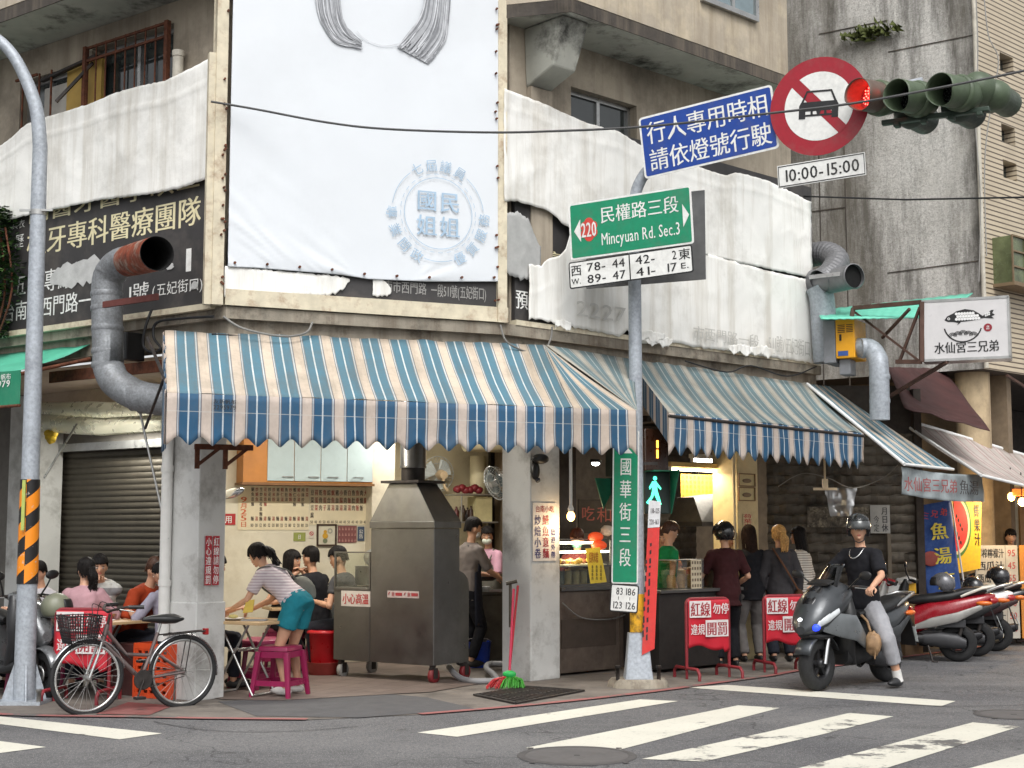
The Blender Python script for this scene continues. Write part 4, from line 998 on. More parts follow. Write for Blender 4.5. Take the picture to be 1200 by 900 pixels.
# right end ducts
dk = lambda u, v, d: D(u, v, d)
d2 = thing('exhaust_duct', 'ribbed grey elbow duct with a round black mouth past the right sign board', 'duct', dk(960, 330, 18.0))
mb = MB(); cpt = smooth_path([dk(946, 300, 18.6), dk(968, 297, 18.4), dk(981, 306, 18.2), dk(972, 322, 18.0), dk(960, 330, 17.9)], 10)
mb.tube(cpt, [.155 + (.007 if k % 2 else 0) for k in range(len(cpt))], 24, caps=False, sm=False); mb.build('ribbed_elbow', mat('grey_ribbed_duct', C(112, 112, 114), .5, .3, var=.1), d2)
mb = MB(); mb.tube(smooth_path([dk(950, 330, 18.3), dk(970, 330, 18.0), dk(986, 327, 17.8), dk(999, 324, 17.6)], 5), .155, 26, caps=False); t_ = dk(999, 324, 17.6); ax = (t_-dk(986, 327, 17.8)).normalized()
mb.lathe([(.155, 0), (.165, .03), (.15, .04)], t_, ax, n=26, caps=False); mb.build('mouth', mat('grey_duct', C(118, 118, 120), .5, .3), d2); mb = MB(); mb.lathe([(.153, -.02), (.001, -.02)], t_, ax, n=26, caps=False); mb.build('inside', mat('duct_black', C(8, 8, 8), .95), d2)  # black disc set just inside the round mouth
mb = MB(); mb.bar(dk(948, 325, 17.7), dk(985, 321, 17.6), .03, .05); mb.build('strap', ALU, d2)
d3 = MB(); d3.tube(smooth_path([dk(958, 335, 18.1), dk(963, 350, 18.1), dk(966, 390, 18.1), dk(968, 425, 18.1)], 4), .16, 24); bands(d3, [(dk(966, 380, 18.1), (0, 0, 1))], .16)
d3.build('exhaust_duct', GALV, label='vertical galvanised duct hidden behind the right sign board end', cat='duct')
mb = MB(); pth = smooth_path([dk(1000, 408, 17.7), dk(1018, 408, 17.5), dk(1027, 417, 17.4), dk(1030, 432, 17.3), dk(1031, 492, 17.3)], 6); mb.tube(pth, .12, 22); bands(mb, [(dk(1031, 442, 17.3), (0, 0, 1)), (dk(1031, 470, 17.3), (0, 0, 1)), (dk(1012, 408, 17.5), (1, 0, 0))], .12)
mb.build('exhaust_duct', GALV, label='silver duct bending down behind the right awning beside the yellow box', cat='duct')
eb = thing('smoke_filter', 'yellow and grey smoke filter box mounted between the ducts', 'filter unit', dk(985, 420, 17.6))
F6 = Frame(dk(1002, 418, 17.5).x, dk(1002, 418, 17.5).y, -30); z0 = F6.hit(1000, 419)[1]; z1 = F6.hit(1000, 373)[1]; w6 = F6.S(983)
MB(F6.M).box(w6, 0, 0, .5, z0, z1).build('door', mat('yellow_enamel', C(226, 160, 28), .45, var=.06), eb, bevel=.01)
mb = MB(F6.M); mb.box(w6-.16, w6-.004, .0, .5, z0-.05, z1); mb.box(w6+.02, -.08, .06, .3, z0-.2, z0-.004); mb.build('case', mat('grey_enamel', C(122, 124, 128), .5), eb, bevel=.01)
mb = MB(F6.M)
for k in range(5): mb.box(w6+.03+.0, w6+.12, -.006, -.001, z1-.08-k*.022, z1-.072-k*.022); mb.box(w6*.42, -.02, -.006, -.001, z1-.08-k*.022, z1-.072-k*.022)
mb.box(w6+.05, w6+.075, -.008, -.001, z0+.22, z0+.3); mb.build('vent', TXT_K, eb)
MB(F6.M).box(w6+.03, w6*.35, -.008, -.001, z0+.03, z0+.09).build('label_plate', paint(52, 84, 150), eb)
# green roofed canopy and box sign
cf = MB(); q = [D(957, 364, 19.0), D(1140, 344, 18.6), D(1104, 372, 17.2), D(962, 374, 17.4)]
cf.grid(lambda u, v: q[0].lerp(q[1], u).lerp(q[3].lerp(q[2], u), v) + Vector((0, 0, .004*math.sin(u*90))), 60, 6)
cf.build('canopy_roof', mat('aqua_canopy', C(104, 196, 170), .5, var=.06), label='thin aqua green canopy roof under the bare concrete wall', cat='canopy', solid=.015)
bs = thing('box_sign', 'white lit box sign with a fish and bowl drawing on a rusty truss', 'sign', D(1130, 422, 16.8))
FB = Frame(D(1082, 420, 17.0).x, D(1082, 420, 17.0).y, -22)
z0, z1 = FB.hit(1082, 423)[1], FB.hit(1082, 353)[1]; wB = FB.S(1183, 0, 380)
MB(FB.M).box(0, wB, 0, .3, z0, z1).build('box', mat('white_sign_acrylic', C(206, 204, 204), .35, var=.03), bs, bevel=.006)
mb = MB(FB.M); e = .02
for a, b2, c2, d in ((-.004, wB+.004, z0-.012, z0+e), (-.004, wB+.004, z1-e, z1+.012), (-.004, e, z0, z1), (wB-e, wB+.004, z0, z1)): mb.box(a, b2, -.006, .306, c2, d)
mb.build('frame', ALU, bs)
H = z1 - z0; X = lambda t: t*wB; Z = lambda t: z0 + t*H
mb = MB(FB.M); mb.txt('水仙宮三兄弟', X(.13), X(.88), Z(.1), Z(.31), -.004, 0, .028)
fish = [(.26, .66), (.29, .72), (.36, .765), (.40, .80), (.5, .83), (.6, .80), (.66, .745), (.70, .70), (.74, .735), (.80, .79), (.83, .79), (.81, .74), (.84, .71), (.80, .685), (.83, .65), (.78, .655), (.71, .665), (.62, .64), (.52, .625), (.45, .62), (.42, .60), (.40, .565), (.44, .60), (.36, .625), (.3, .63)]
mb.flat([(X(a), Z(b2)) for a, b2 in fish], -.004, 0)
for k in range(26):
    u = k % 9; v = k // 9; a, b2 = .40+u*.032+(v % 2)*.016, .665+v*.045
    if b2 < .66+.15*math.sin((a-.25)/.45*3.14): mb.disc((X(a), Z(b2)), .018, -.006, 8, 1)
for u in range(6): mb.disc((X(.735+.02*(u % 3)), Z(.70+.03*(u//3)+.01*(u % 3))), .011, -.006, 7, 1)
mb.disc((X(.31), Z(.68)), .016, -.006, 10, 1); mb.disc((X(.31), Z(.68)), .008, -.007, 10, 0)
cx = X(.47); cz = Z(.58); rB = X(.225)
def ap(r, a): return (cx + r*math.cos(R(a)), cz + r*.98*math.sin(R(a)))
pts = [ap(rB, 192+k*8) for k in range(20)]; pin = [ap(rB*.93, 192+k*8) for k in range(20)]
for k in range(19): mb.flat([pts[k], pts[k+1], pin[k+1], pin[k]], -.0045)
for k in range(5):
    a = -.12+k*.06
    for r in (.05, .036, .022): mb.disc((cx+X(a), cz-H*.20+.012*(2-abs(k-2))), r, -.0045-.0003*k, 14, 0, r-.007, 0, 180)
mb.disc((X(.755), Z(.505)), .048, -.004, 20, 2); mb.txt('食府', X(.735), X(.775), Z(.47), Z(.54), -.006, 1, .02, vertical=True)
mb.build('lettering', [TXT_K, paint(225, 225, 224), paint(140, 36, 48)], bs)
BRS = mat('brown_steel', C(84, 60, 50), .7, .2, var=.2); tl, tr, br_ = D(1000, 361, 17.6), D(1080, 354, 17.0), D(1080, 424, 17.0)
for p, q, w_ in ((tl, tr, .05), (tr, br_, .05), (D(1050, 424, 17.2), br_, .05), (D(1002, 366, 17.6), D(1076, 422, 17.0), .025), (D(1078, 360, 17.0), D(1054, 424, 17.2), .03), (D(1066, 362, 17.05), D(1034, 396, 17.6), .03), (tl, D(998, 372, 17.6), .05), (D(1110, 424, 16.9), D(1040, 466, 18.0), .04), (D(1180, 440, 17.2), D(1240, 478, 18.2), .03)): MB().bar(p, q, w_).build('truss_bar', BRS, bs)
# cables
def sagline(a, b, sag, n=24): return [a.lerp(b, k/n) - Vector((0, 0, sag*4*(k/n)*(1-k/n))) for k in range(n+1)]
def cable(pts, r, label, m=CABLE, group=None, name='overhead_cable'): return MB().tube(pts, r, 6).build(name, m, label=label, cat='cable', group=group)
w0 = FM.hit(248, 118, -.25); cable(smooth_path([FM.P(w0[0], -.22, w0[1]), D(300, 128, 13.3), D(380, 143, 13.2), D(450, 151, 13.1), D(560, 155, 12.9), D(640, 154, 12.8), D(760, 148, 12.6), D(900, 133, 12.3), D(1000, 121, 12.1), D(1100, 103, 11.9), D(1204, 82, 11.7), D(1300, 60, 11.5)], 6), .011, 'long black overhead cable sagging across the billboard and in front of the traffic light', mat('grey_cable', C(70, 70, 70), .5))
cable([D(940, 230, 18.3), D(1060, 234, 17), D(1210, 231, 16)], .012, 'thin black cable crossing the concrete wall above the fish sign')
cable(sagline(FM.P(-.2, -.16, 3.45), FR.P(.1, -.16, 3.5), .03) + sagline(FR.P(.3, -.16, 3.48), FR.P(5.4, -.16, 3.42), .05), .011, 'black cable strung along the ledge just above both striped awnings')
cable(smooth_path([FM.P(FM.S(262, -.18, 380), -.18, 3.62), FM.P(FM.S(285, -.3, 400), -.3, 3.5), FM.P(FM.S(330, -.35, 405), -.35, 3.44), FM.P(FM.S(358, -.25, 395), -.25, 3.5), FM.P(FM.S(366, -.15, 375), -.15, 3.62)], 6), .012, 'grey cable looping from the ledge over the top of the main awning', paint(120, 118, 114))
cable(smooth_path([dp(178, 362, -.2), dp(170, 385, -.25), dp(168, 405, -.25), dp(178, 413, -.25), dp(188, 408, -.25), dp(180, 395, -.22), dp(184, 378, -.2), dp(215, 373, -.2), dp(250, 371, -.2)], 6), .014, 'loops of thick black cable beside the exhaust duct above the awning corner')
for k, (pts, lab) in enumerate((([(1143, -20), (1146, 60), (1143, 140), (1149, 230), (1147, 330)], 'loose white wire running down the corner of the concrete wall'), ([(1152, -20), (1158, 40), (1170, 70), (1162, 120), (1154, 190), (1156, 300)], 'thin looping wire on the cream tiled facade edge'))):
    cable(smooth_path([D(u, v, 20.2) for u, v in pts], 6), .009, lab, paint(150, 148, 144))
cable(smooth_path([FR.P(5.3, -.2, 3.7), FR.P(4.6, -.25, 3.52), FR.P(3.9, -.22, 3.6), FR.P(3.4, -.25, 3.48), FR.P(2.7, -.2, 3.56)], 6), .009, 'dark drooping wire under the right sign board near the yellow box')
cable(smooth_path([FM.P(2.75, -.2, 3.7), FM.P(2.8, -.3, 3.5), FR.P(.25, -.3, 3.42), FR.P(.5, -.2, 3.6), FR.P(.55, -.18, 3.75)], 6), .011, 'grey wire loop hanging at the building corner above the awning', paint(110, 108, 104))
# ------------------------------------------------------------------ mast with road signs
mp = G(748, 805); FA = Frame(mp.x, mp.y, -28); FG = Frame(mp.x, mp.y, -26)
mast = thing('sign_mast', 'grey steel mast on the pavement corner with a bent arm carrying road signs', 'pole', mp)
mb = MB(); x, y_ = mp.x, mp.y; z1 = 5.25
arm = smooth_path([(x, y_, 4.4), (x, y_, 4.95), FA.P(.06, 0, 5.28), FA.P(.3, 0, 5.5), FA.P(.9, 0, 5.66), FA.P(2.0, 0, 5.84), FA.P(3.05, .02, 5.95)], 5)
mb.tube([(x, y_, .45), (x, y_, 4.4)] + arm[1:], [.075, .068] + [.066 - .0006*k for k in range(len(arm)-1)], 18)
mb.build('pole', GALV, mast)
mb = MB(); mb.loft([[(x+sx*w_, y_+sy*w_, z) for sx, sy in ((-1, -1), (1, -1), (1, 1), (-1, 1))] for w_, z in ((.15, .06), (.13, .2), (.1, .55))])
mb.build('base', GALV, mast, bevel=.015)
mb = MB(); rr = random.Random(8)
mb.loft([[(x+.3*k*math.cos(a)*(1+.08*math.sin(a*5)), y_+.24*k*math.sin(a)*(1+.1*math.cos(a*3)), z) for a in [i*math.pi/8 for i in range(16)]] for k, z in ((1.06, .0), (1, .06), (.9, .09))]); mb.build('footing', LEDGE, mast)
for dx, dy in ((-.22, -.12), (.2, -.12)): MB().lathe([(.02, .08), (.02, .2), (.028, .2), (.028, .23)], (x+dx, y_+dy, 0), n=8).build('bolt', DARKSTEEL, mast)
# yellow / black wrap low on the mast
WRAPY = mat('yellow_reflective_wrap', C(214, 160, 30), .5, var=.1, dirt=C(40, 36, 30), dirt_amt=.9, dscale=9)
MB().lathe([(.082, .56), (.079, .95)], (x, y_, 0), n=18).build('reflective_wrap', WRAPY, mast)
def plate(th, F, y, quad, face, border=None, bw=.02, name='plate', r=.04, back=True):
    """a flat road sign whose corners are found on the plane of F; returns MB frame mapped to unit axes (w,h)"""
    P = [Vector((*F.hit(u, v, y), 0)) for u, v in quad]      # tl tr br bl
    c = (P[0]+P[1]+P[2]+P[3])/4; e1 = (P[1]-P[0]+P[2]-P[3])/2; e2 = (P[0]-P[3]+P[1]-P[2])/2
    w_, h = e1.length, e2.length; roll = math.atan2(e1.y, e1.x)
    M = F.M @ Matrix.Translation((c.x, y, c.y)) @ Matrix.Rotation(-roll, 4, 'Y')
    def rr_(w2, h2, r):
        pts = []
        for cx, cz, a in ((w2-r, h2-r, 0), (-w2+r, h2-r, 90), (-w2+r, -h2+r, 180), (w2-r, -h2+r, 270)): pts += [(cx+r*math.cos(R(a+k*22.5)), cz+r*math.sin(R(a+k*22.5))) for k in range(5)]
        return pts[::-1]
    if border:
        MB(M).prism(rr_(w_/2, h/2, r), -.002, .004).build(name, border, th); MB(M).flat(rr_(w_/2-bw, h/2-bw, r*.6), -.004).build('face', face, th)
    else: MB(M).prism(rr_(w_/2, h/2, r), -.003, .004).build(name, face, th)
    return M, w_, h
SBLUE = paint(6, 58, 142, .4); SGREEN = paint(0, 130, 92, .4); SWHITE = paint(222, 222, 218, .35); SRED = paint(150, 12, 34, .4)
bsn = thing('road_sign', 'blue rectangular pedestrian phase sign on the mast arm, two rows of white characters', 'road sign', FA.P(.8, -.1, 5.3))
M, w_, h = plate(bsn, FA, -.1, [(746, 141), (905, 97), (913, 175), (758, 208)], SBLUE, SWHITE, .022)
mb = MB(M); mb.txt('行人專用時相', -w_*.45, w_*.46, .02*h, .42*h, -.006); mb.txt('請依燈號行駛', -w_*.45, w_*.46, -.42*h, -.03*h, -.006); mb.build('lettering', SWHITE, bsn)
csn = thing('road_sign', 'round red ringed no cars sign with a struck out car symbol on the mast arm', 'road sign', FA.P(2.0, -.12, 5.4))
M, w_, h = plate(csn, FA, -.13, [(907, 73), (1014, 58), (1014, 176), (907, 191)], SWHITE, None, r=.5, name='hidden')
KIDS[csn.name][0].name = 'plate'
old = KIDS[csn.name].pop(); bpy.data.objects.remove(old)
rS = .5
M = M @ Matrix.Rotation(R(3.5), 4, 'Y')
mb = MB(M); mb.lathe([(rS, .004), (rS, -.003)], (0, 0, 0), (0, 1, 0), n=48); mb.build('plate', SRED, csn)
MB(M).disc((0, 0), rS*.70, -.005, 48).build('face', SWHITE, csn)
mb = MB(M); q = rS*.72; w2 = .052
mb.flat([(-q*.707-w2*.707, q*.707-w2*.707), (q*.707-w2*.707, -q*.707-w2*.707), (q*.707+w2*.707, -q*.707+w2*.707), (-q*.707+w2*.707, q*.707+w2*.707)], -.0065)
mb.build('diagonal_bar', SRED, csn)
mb = MB(M); yk = -.008; sc_ = rS*.95
car = lambda *p: [(a*sc_, b2*sc_) for a, b2 in p]
mb.flat(car((-.42, .02), (-.38, .1), (.38, .1), (.42, .02), (.42, -.1), (-.42, -.1)), yk)
for sg in (-1, 1):
    mb.flat(car((sg*.38, .09), (sg*.27, .34), (sg*.23, .34), (sg*.33, .09)), yk-.001); mb.flat(car((sg*.42, -.05), (sg*.28, -.05), (sg*.28, -.26), (sg*.42, -.26)), yk-.0012)
    mb.flat(car((sg*.12, -.1), (sg*.17, -.1), (sg*.17, -.17), (sg*.12, -.17)), yk-.001)
mb.flat(car((-.27, .34), (.27, .34), (.27, .30), (-.27, .30)), yk-.0015); mb.flat(car((-.3, -.17), (.3, -.17), (.3, -.21), (-.3, -.21)), yk-.0015); mb.flat(car((-.05, -.1), (.05, -.1), (.03, -.17), (-.03, -.17)), yk-.0005)
mb.build('car_symbol', TXT_K, csn)
psn = thing('road_sign', 'white time plate reading 10:00-15:00 below the round no cars sign', 'road sign', FA.P(2.0, -.1, 5.1))
M, w_, h = plate(psn, FA, -.12, [(911, 195), (1013, 178), (1016, 205), (912, 221)], SWHITE, TXT_K, .008, r=.02)
MB(M).flat([(-w_/2, -h/2), (w_/2, -h/2), (w_/2, h/2), (-w_/2, h/2)], -.0033).build('rim', SWHITE, psn)
mb = MB(M)
for a, b2, c2, d in ((-.49, .49, .42, .46), (-.49, .49, -.46, -.42), (-.49, -.482, -.46, .46), (.482, .49, -.46, .46)): mb.flat([(a*w_, c2*h), (b2*w_, c2*h), (b2*w_, d*h), (a*w_, d*h)], -.0065)
mb.txt('10:00-15:00', -w_*.44, w_*.44, -.32*h, .32*h, -.0066, 0, .014); mb.build('lettering', TXT_K, psn)
# street name signs
gsn = thing('street_sign', 'green Mincyuan Rd. Sec.3 street sign on the mast with number plate below', 'street sign', FG.P(-.1, -.1, 3.9))
M, w_, h = plate(gsn, FG, -.42, [(668, 239), (811, 217), (812, 285), (667, 306)], SGREEN, SWHITE, .02, r=.03)
mb = MB(M); mb.txt('民權路三段', -w_*.24, w_*.40, .06*h, .38*h, -.006, 0, .012); mb.txt('Mincyuan Rd. Sec.3', -w_*.24, w_*.40, -.33*h, -.08*h, -.006, 0, .01)
mb.flat([(-w_*.46, 0), (-w_*.405, -.2*h), (-w_*.405, .2*h)][::-1], -.006); mb.flat([(w_*.475, .0), (w_*.425, -.2*h), (w_*.425, .2*h)], -.006)
mb.txt('220', -w_*.40, -w_*.27, -.15*h, .15*h, -.009, 0, .03); mb.build('lettering', SWHITE, gsn)
mb = MB(M)
for k in range(6): a = k*math.pi/3+.5; mb.disc((-w_*.335+.05*math.cos(a), .05*math.sin(a)*1.5), .052, -.0055-.0002*k, 16)
mb.build('route_badge', paint(200, 56, 44), gsn)
M, w_, h = plate(gsn, FG, -.415, [(667, 307), (812, 287), (812, 318), (667, 340)], SWHITE, TXT_K, .014, name='number_plate', r=.025)
mb = MB(M); mb.box(-.005, .008, -.0062, -.004, -h*.48, h*.48)
for s_, a, b2, c2, d in (('西', -.485, -.39, -.05, .4), ('W.', -.48, -.4, -.36, -.12), ('78-', -.35, -.19, .03, .4), ('42-', .05, .21, .03, .4), ('2', .34, .38, .03, .4), ('東', .39, .485, -.02, .42), ('89-', -.35, -.19, -.4, -.04), ('41-', .05, .21, -.4, -.04), ('17', .28, .38, -.4, -.04), ('E.', .4, .47, -.34, -.1)):
    mb.txt(s_, a*w_, b2*w_, c2*h, d*h, -.0065, 0, .014)
mb.txt('44', -w_*.14, -w_*.03, .03*h, .4*h, -.0065, 0, .014); mb.txt('47', -w_*.14, -w_*.03, -.4*h, -.04*h, -.0065, 0, .014)
mb.build('lettering', TXT_K, gsn)
F9 = Frame(mp.x, mp.y, -26)     # grey back of a second sign behind it
q0 = F9.hit(688, 345, .12); q1 = F9.hit(828, 222, .12)
s9 = thing('street_sign', 'grey back of a second street sign mounted behind the green one', 'street sign', F9.P(0, .1, 3.9))
MB(F9.M).box(q0[0], F9.S(827, .12, 270), .1, .112, F9.hit(824, 328, .12)[1], F9.hit(826, 223, .12)[1]).build('plate', mat('grey_sign_back', C(112, 112, 112), .5, .4), s9, bevel=.003)
mb = MB(F9.M); zc = F9.hit(748, 270, .1)[1]; mb.box(-.5, .5, .075, .099, zc-.2, zc-.16); mb.box(-.5, .5, .075, .099, zc+.2, zc+.24); mb.build('rail', ALU, s9)
# vertical street sign (hung on the left of the mast)
vs_ = thing('street_sign', 'tall narrow green street sign with vertical white characters hung beside the mast', 'street sign', FA.P(-.2, -.1, 1.4))
FV = Frame(mp.x, mp.y, -8)
M, w_, h = plate(vs_, FV, -.1, [(719, 505), (749, 504), (748, 685), (716, 683)], SGREEN, SWHITE, .014, r=.02)
mb = MB(M)
for k, c in enumerate('國華街三段'): zc = h*(.265 - .148*k); mb.txt(c, -w_*.23, w_*.23, zc-.065*h, zc+.065*h, -.006, 0, .012)
mb.flat([(-w_*.25, h*.35), (0, h*.40), (w_*.25, h*.35)][::-1], -.006); mb.txt('北', -w_*.23, w_*.23, h*.41, h*.52, -.006)
mb.build('lettering', SWHITE, vs_)
M, w_, h = plate(vs_, FV, -.1, [(716, 684), (748, 686), (748, 719), (714, 716)], SWHITE, TXT_K, .012, name='number_plate', r=.02)
mb = MB(M); mb.txt('83', -w_*.3, -w_*.05, .1*h, .4*h, -.006); mb.txt('186', .0, w_*.4, .1*h, .4*h, -.006); mb.txt('123', -w_*.42, -w_*.05, -.4*h, -.1*h, -.006); mb.txt('126', w_*.02, w_*.42, -.4*h, -.1*h, -.006)
for a in (-.2, .2): mb.flat([(a*w_-.003, -.06*h), (a*w_+.003, -.06*h), (a*w_+.003, .06*h), (a*w_-.003, .06*h)], -.006)
mb.build('lettering', TXT_K, vs_)
# red and white slanted banner on the right of the mast
rbn = thing('banner', 'slanted red strip banner with a white head tied to the right of the mast', 'banner', FV.P(.15, -.12, .7))
mb = MB(FV.M); yb_ = -.12
h4 = lambda u, v: FV.hit(u, v, yb_)
mb.flat([h4(752, 768), h4(767, 760), h4(773, 618), h4(759, 619)], yb_); mb.build('strip', paint(206, 52, 48), rbn, solid=.006)
mb = MB(FV.M); mb.flat([h4(759, 618.6), h4(773, 617.6), h4(774.5, 588), h4(760.5, 586)], yb_-.0005); mb.build('head', paint(214, 214, 216), rbn, solid=.006)
mb = MB(FV.M); tx(mb, FV, yb_-.008, '118-125', 762, 773, 595, 602); tx(mb, FV, yb_-.008, '220-163', 761, 772, 608, 615)
rr = random.Random(3)
for col_, u0 in ((0, 762), (1, 757.5)):
    v = 636 + col_*20
    while v < 745:
        L = rr.uniform(3, 9); s, z = FV.hit(u0 - (v-620)*.045, v, yb_); z2 = FV.hit(u0, v+L, yb_)[1]; mb.flat([(s+.004, z2), (s+.022, z2+.006), (s+.022, z), (s+.004, z-.006)], yb_-.008); v += L + rr.uniform(1.5, 6)
mb.build('lettering', paint(40, 24, 28), rbn)
# ------------------------------------------------------------------ traffic signals
TG = mat('olive_signal_housing', C(80, 94, 72), .5, var=.1, dirt=C(52, 60, 48), dirt_amt=.4); TGD = mat('dark_signal_housing', C(44, 60, 48), .5, var=.12)
ts = thing('traffic_light', 'olive horizontal traffic light on the mast arm showing red', 'traffic light', FA.P(3.0, -.3, 5.7))
yS = -.2
cs = [Vector((FA.hit(u, v, -.42)[0], FA.hit(u, v, -.42)[1])) for u, v in ((1027, 104), (1073, 105), (1124, 98))]
for k, c0_ in enumerate(cs):
    HMx = FA.M @ Matrix.Translation((c0_.x, 0, c0_.y)) @ Matrix.Rotation(R(-24), 4, 'Z'); c = Vector((0, 0))
    mb = MB(HMx); mb.lathe([(.172, .02), (.176, -.02), (.155, -.04), (.152, -.04)], (c.x, -.14, c.y), (0, 1, 0), n=28, caps=False)
    mb.lathe([(.176, 0), (.176, .06), (.13, .2), (.06, .26), (.001, .27)], (c.x, -.14, c.y), (0, 1, 0), n=28, caps=False)
    hd = mb.build('lamp_housing', TG, ts)
    mb = MB(HMx); n = 28; rows = []        # visor tube, longer on top
    for j in range(8):
        row = []
        for i in range(n):
            a = 2*math.pi*i/n; L = .30 if math.sin(a) > -.3 else .30 - .1*(-.3-math.sin(a))
            row.append((c.x+.15*math.cos(a), -.16 - L*j/7, c.y+.15*math.sin(a) - .02*j/7))
        rows.append(row)
    mb.loft(rows, caps=False); mb.build('visor', TG if k else mat('red_lit_visor', C(92, 76, 66), .5), hd, solid=.006)
    mb = MB(HMx); mb.lathe([(.145, 0), (.1, -.02), (.001, -.03)], (c.x, -.165, c.y), (0, 1, 0), n=28, caps=False)
    le = mb.build('lens', glow('red_lens', (1, .012, .012, 1), 2.2) if k == 0 else mat('dark_lens', C(20, 22, 22), .2), hd)
    mb = MB(HMx)
    for j in range(60):
        r = .13*math.sqrt((j+.5)/60); a = j*2.39996; mb.ell((c.x+r*math.cos(a), -.2, c.y+r*math.sin(a)), (.0085, .006, .0085), 6, 4)
    mb.build('led', glow('red_led', (1, .1, .07, 1), 5) if k == 0 else mat('led_off', C(46, 48, 46), .2), hd)
pl_ = bpy.data.lights.new('red_signal', 'POINT'); pl_.energy = 2.0; pl_.color = (1, .03, .02); pl_.shadow_soft_size = .08
po = bpy.data.objects.new('red_signal_lamp', pl_); COL.objects.link(po); po.location = FA.P(cs[0].x, -.3, cs[0].y)
mb = MB(FA.M); zt = cs[1].y-.19
mb.box(cs[0].x-.05, cs[2].x+.2, -.05, .02, zt-.0, zt+.05)
for k in range(4): x_ = cs[0].x + .1 + k*.26; mb.box(x_-.03, x_+.03, -.08, .02, zt-.04, zt-.001)
mb.build('bracket', TGD, ts, bevel=.01)
ts2 = thing('traffic_light', 'back of a second olive traffic light facing away behind the red one', 'traffic light', FA.P(3.3, .3, 5.6))
for k, (u, v, r, y2) in enumerate(((1064, 130, .16, .12), (1120, 123, .16, .12), (1143, 103, .17, .05), (1163, 110, .15, .2))):
    s, z = FA.hit(u, v, y2); mb = MB(FA.M); mb.lathe([(.001, -.12), (r*.6, -.1), (r*.95, .0), (r, .06), (r, .12), (r*.9, .13), (r*.9, .42), (r*.86, .42), (r*.86, .12)], (s, y2, z), (0.2, 1, 0), n=26, caps=False)
    mb.build('lamp_housing', TG if k > 1 else TGD, ts2)
mb = MB(FA.M); s, z = FA.hit(1110, 110, .1); mb.box(s-.35, s+.35, .06, .14, z-.05, z+.05); mb.build('bracket', TGD, ts2, bevel=.01)
# pedestrian signal on the mast
FPd = Frame(mp.x, mp.y, 20)
pd = thing('pedestrian_signal', 'green pedestrian signal on the mast with a lit walking figure and amber countdown', 'pedestrian signal', FPd.P(.2, .05, 2.2))
yP = .12; f4 = lambda u, v, y=yP: FPd.hit(u, v, y)
PG = mat('signal_green_housing', C(26, 96, 72), .5, var=.1)
a = f4(756, 602); b2 = f4(785, 553); c2 = f4(783, 505)
MB(FPd.M).box(a[0], b2[0], yP, yP+.2, a[1], b2[1]).build('walk_box', mat('signal_dark_box', C(20, 34, 30), .5), pd, bevel=.01)
MB(FPd.M).box(a[0]+.01, b2[0]-.01, yP+.005, yP+.2, b2[1]+.01, c2[1]+.02).build('countdown_box', mat('amber_dark_panel', C(58, 34, 22), .3), pd, bevel=.01)
mb = MB(FPd.M)
mb.add([(b2[0]+.004, yP, a[1]), (b2[0]+.004, yP, b2[1]), (b2[0]+.004, yP-.22, b2[1]+.02), (b2[0]+.004, yP-.02, a[1])], [(0, 1, 2, 3)]); mb.add([(a[0], yP-.22, b2[1]+.004), (b2[0], yP-.22, b2[1]+.004), (b2[0], yP, b2[1]+.004), (a[0], yP, b2[1]+.004)], [(0, 1, 2, 3)])
mb.build('visor', PG, pd, solid=.008)
LEDG = glow('green_led', (.08, .9, .5, 1), 1.7); LEDA = glow('amber_led', (1, .36, .05, 1), 3.2)
mb = MB(FPd.M); cx, cz = f4(767, 577, yP-.01); k = .009; yy = yP-.008
fig = lambda *q: [(cx+x*k, cz+z*k) for x, z in q]
mb.disc((cx+1*k, cz+16.5*k), 2.6*k, yy, 12); mb.flat(fig((-3, 13), (3, 13), (4, 1), (-3, 1)), yy); mb.flat(fig((3, 12), (9, 5), (8, 3), (2.5, 8)), yy-.001); mb.flat(fig((-3, 12), (-7, 6), (-6, 3), (-2, 8)), yy-.001)
mb.flat(fig((0, 2), (4, 2), (9, -14), (6, -15), (0, -3)), yy-.0015); mb.flat(fig((-3, 2), (1, 2), (-2, -6), (-8, -14), (-11, -12), (-5, -5)), yy-.002); mb.build('walking_figure', LEDG, pd)
mb = MB(FPd.M)
for v0, v1 in ((516, 525), (527, 537)):
    s, z0_ = FPd.hit(770.5, v1, yP-.005); z1_ = FPd.hit(770, v0, yP-.005)[1]; mb.flat([(s-.012, z0_), (s+.012, z0_), (s+.012, z1_), (s-.012, z1_)], yP-.006)
mb.build('countdown_digit', LEDA, pd)
pd2 = thing('pedestrian_signal', 'green pedestrian signal seen from its side left of the tall street sign', 'pedestrian signal', D(706, 600, 15.2))
FQ = Frame(D(712, 560, 15.6).x, D(712, 560, 15.6).y, -62)
mb = MB(FQ.M); z0_, z1_ = FQ.hit(712, 598)[1], FQ.hit(712, 560)[1]; mb.box(-.05, .2, .0, .2, z0_, z1_); mb.box(-.05, .2, .0, .2, z1_+.01, z1_+.33); mb.build('housing', mat('signal_dark_box', C(20, 34, 30), .5), pd2, bevel=.01)
mb = MB(); q = [D(697, 560, 15.4), D(716, 561, 15.55), D(716, 578, 15.55), D(707, 596, 15.5)]; mb.add(q, [(0, 1, 2, 3)]); mb.build('visor', PG, pd2, solid=.01)
MB(FA.M).bar((-.02, 0, 2.3), (.2, .1, 2.3), .03).build('signal_bracket', DARKSTEEL, mast)
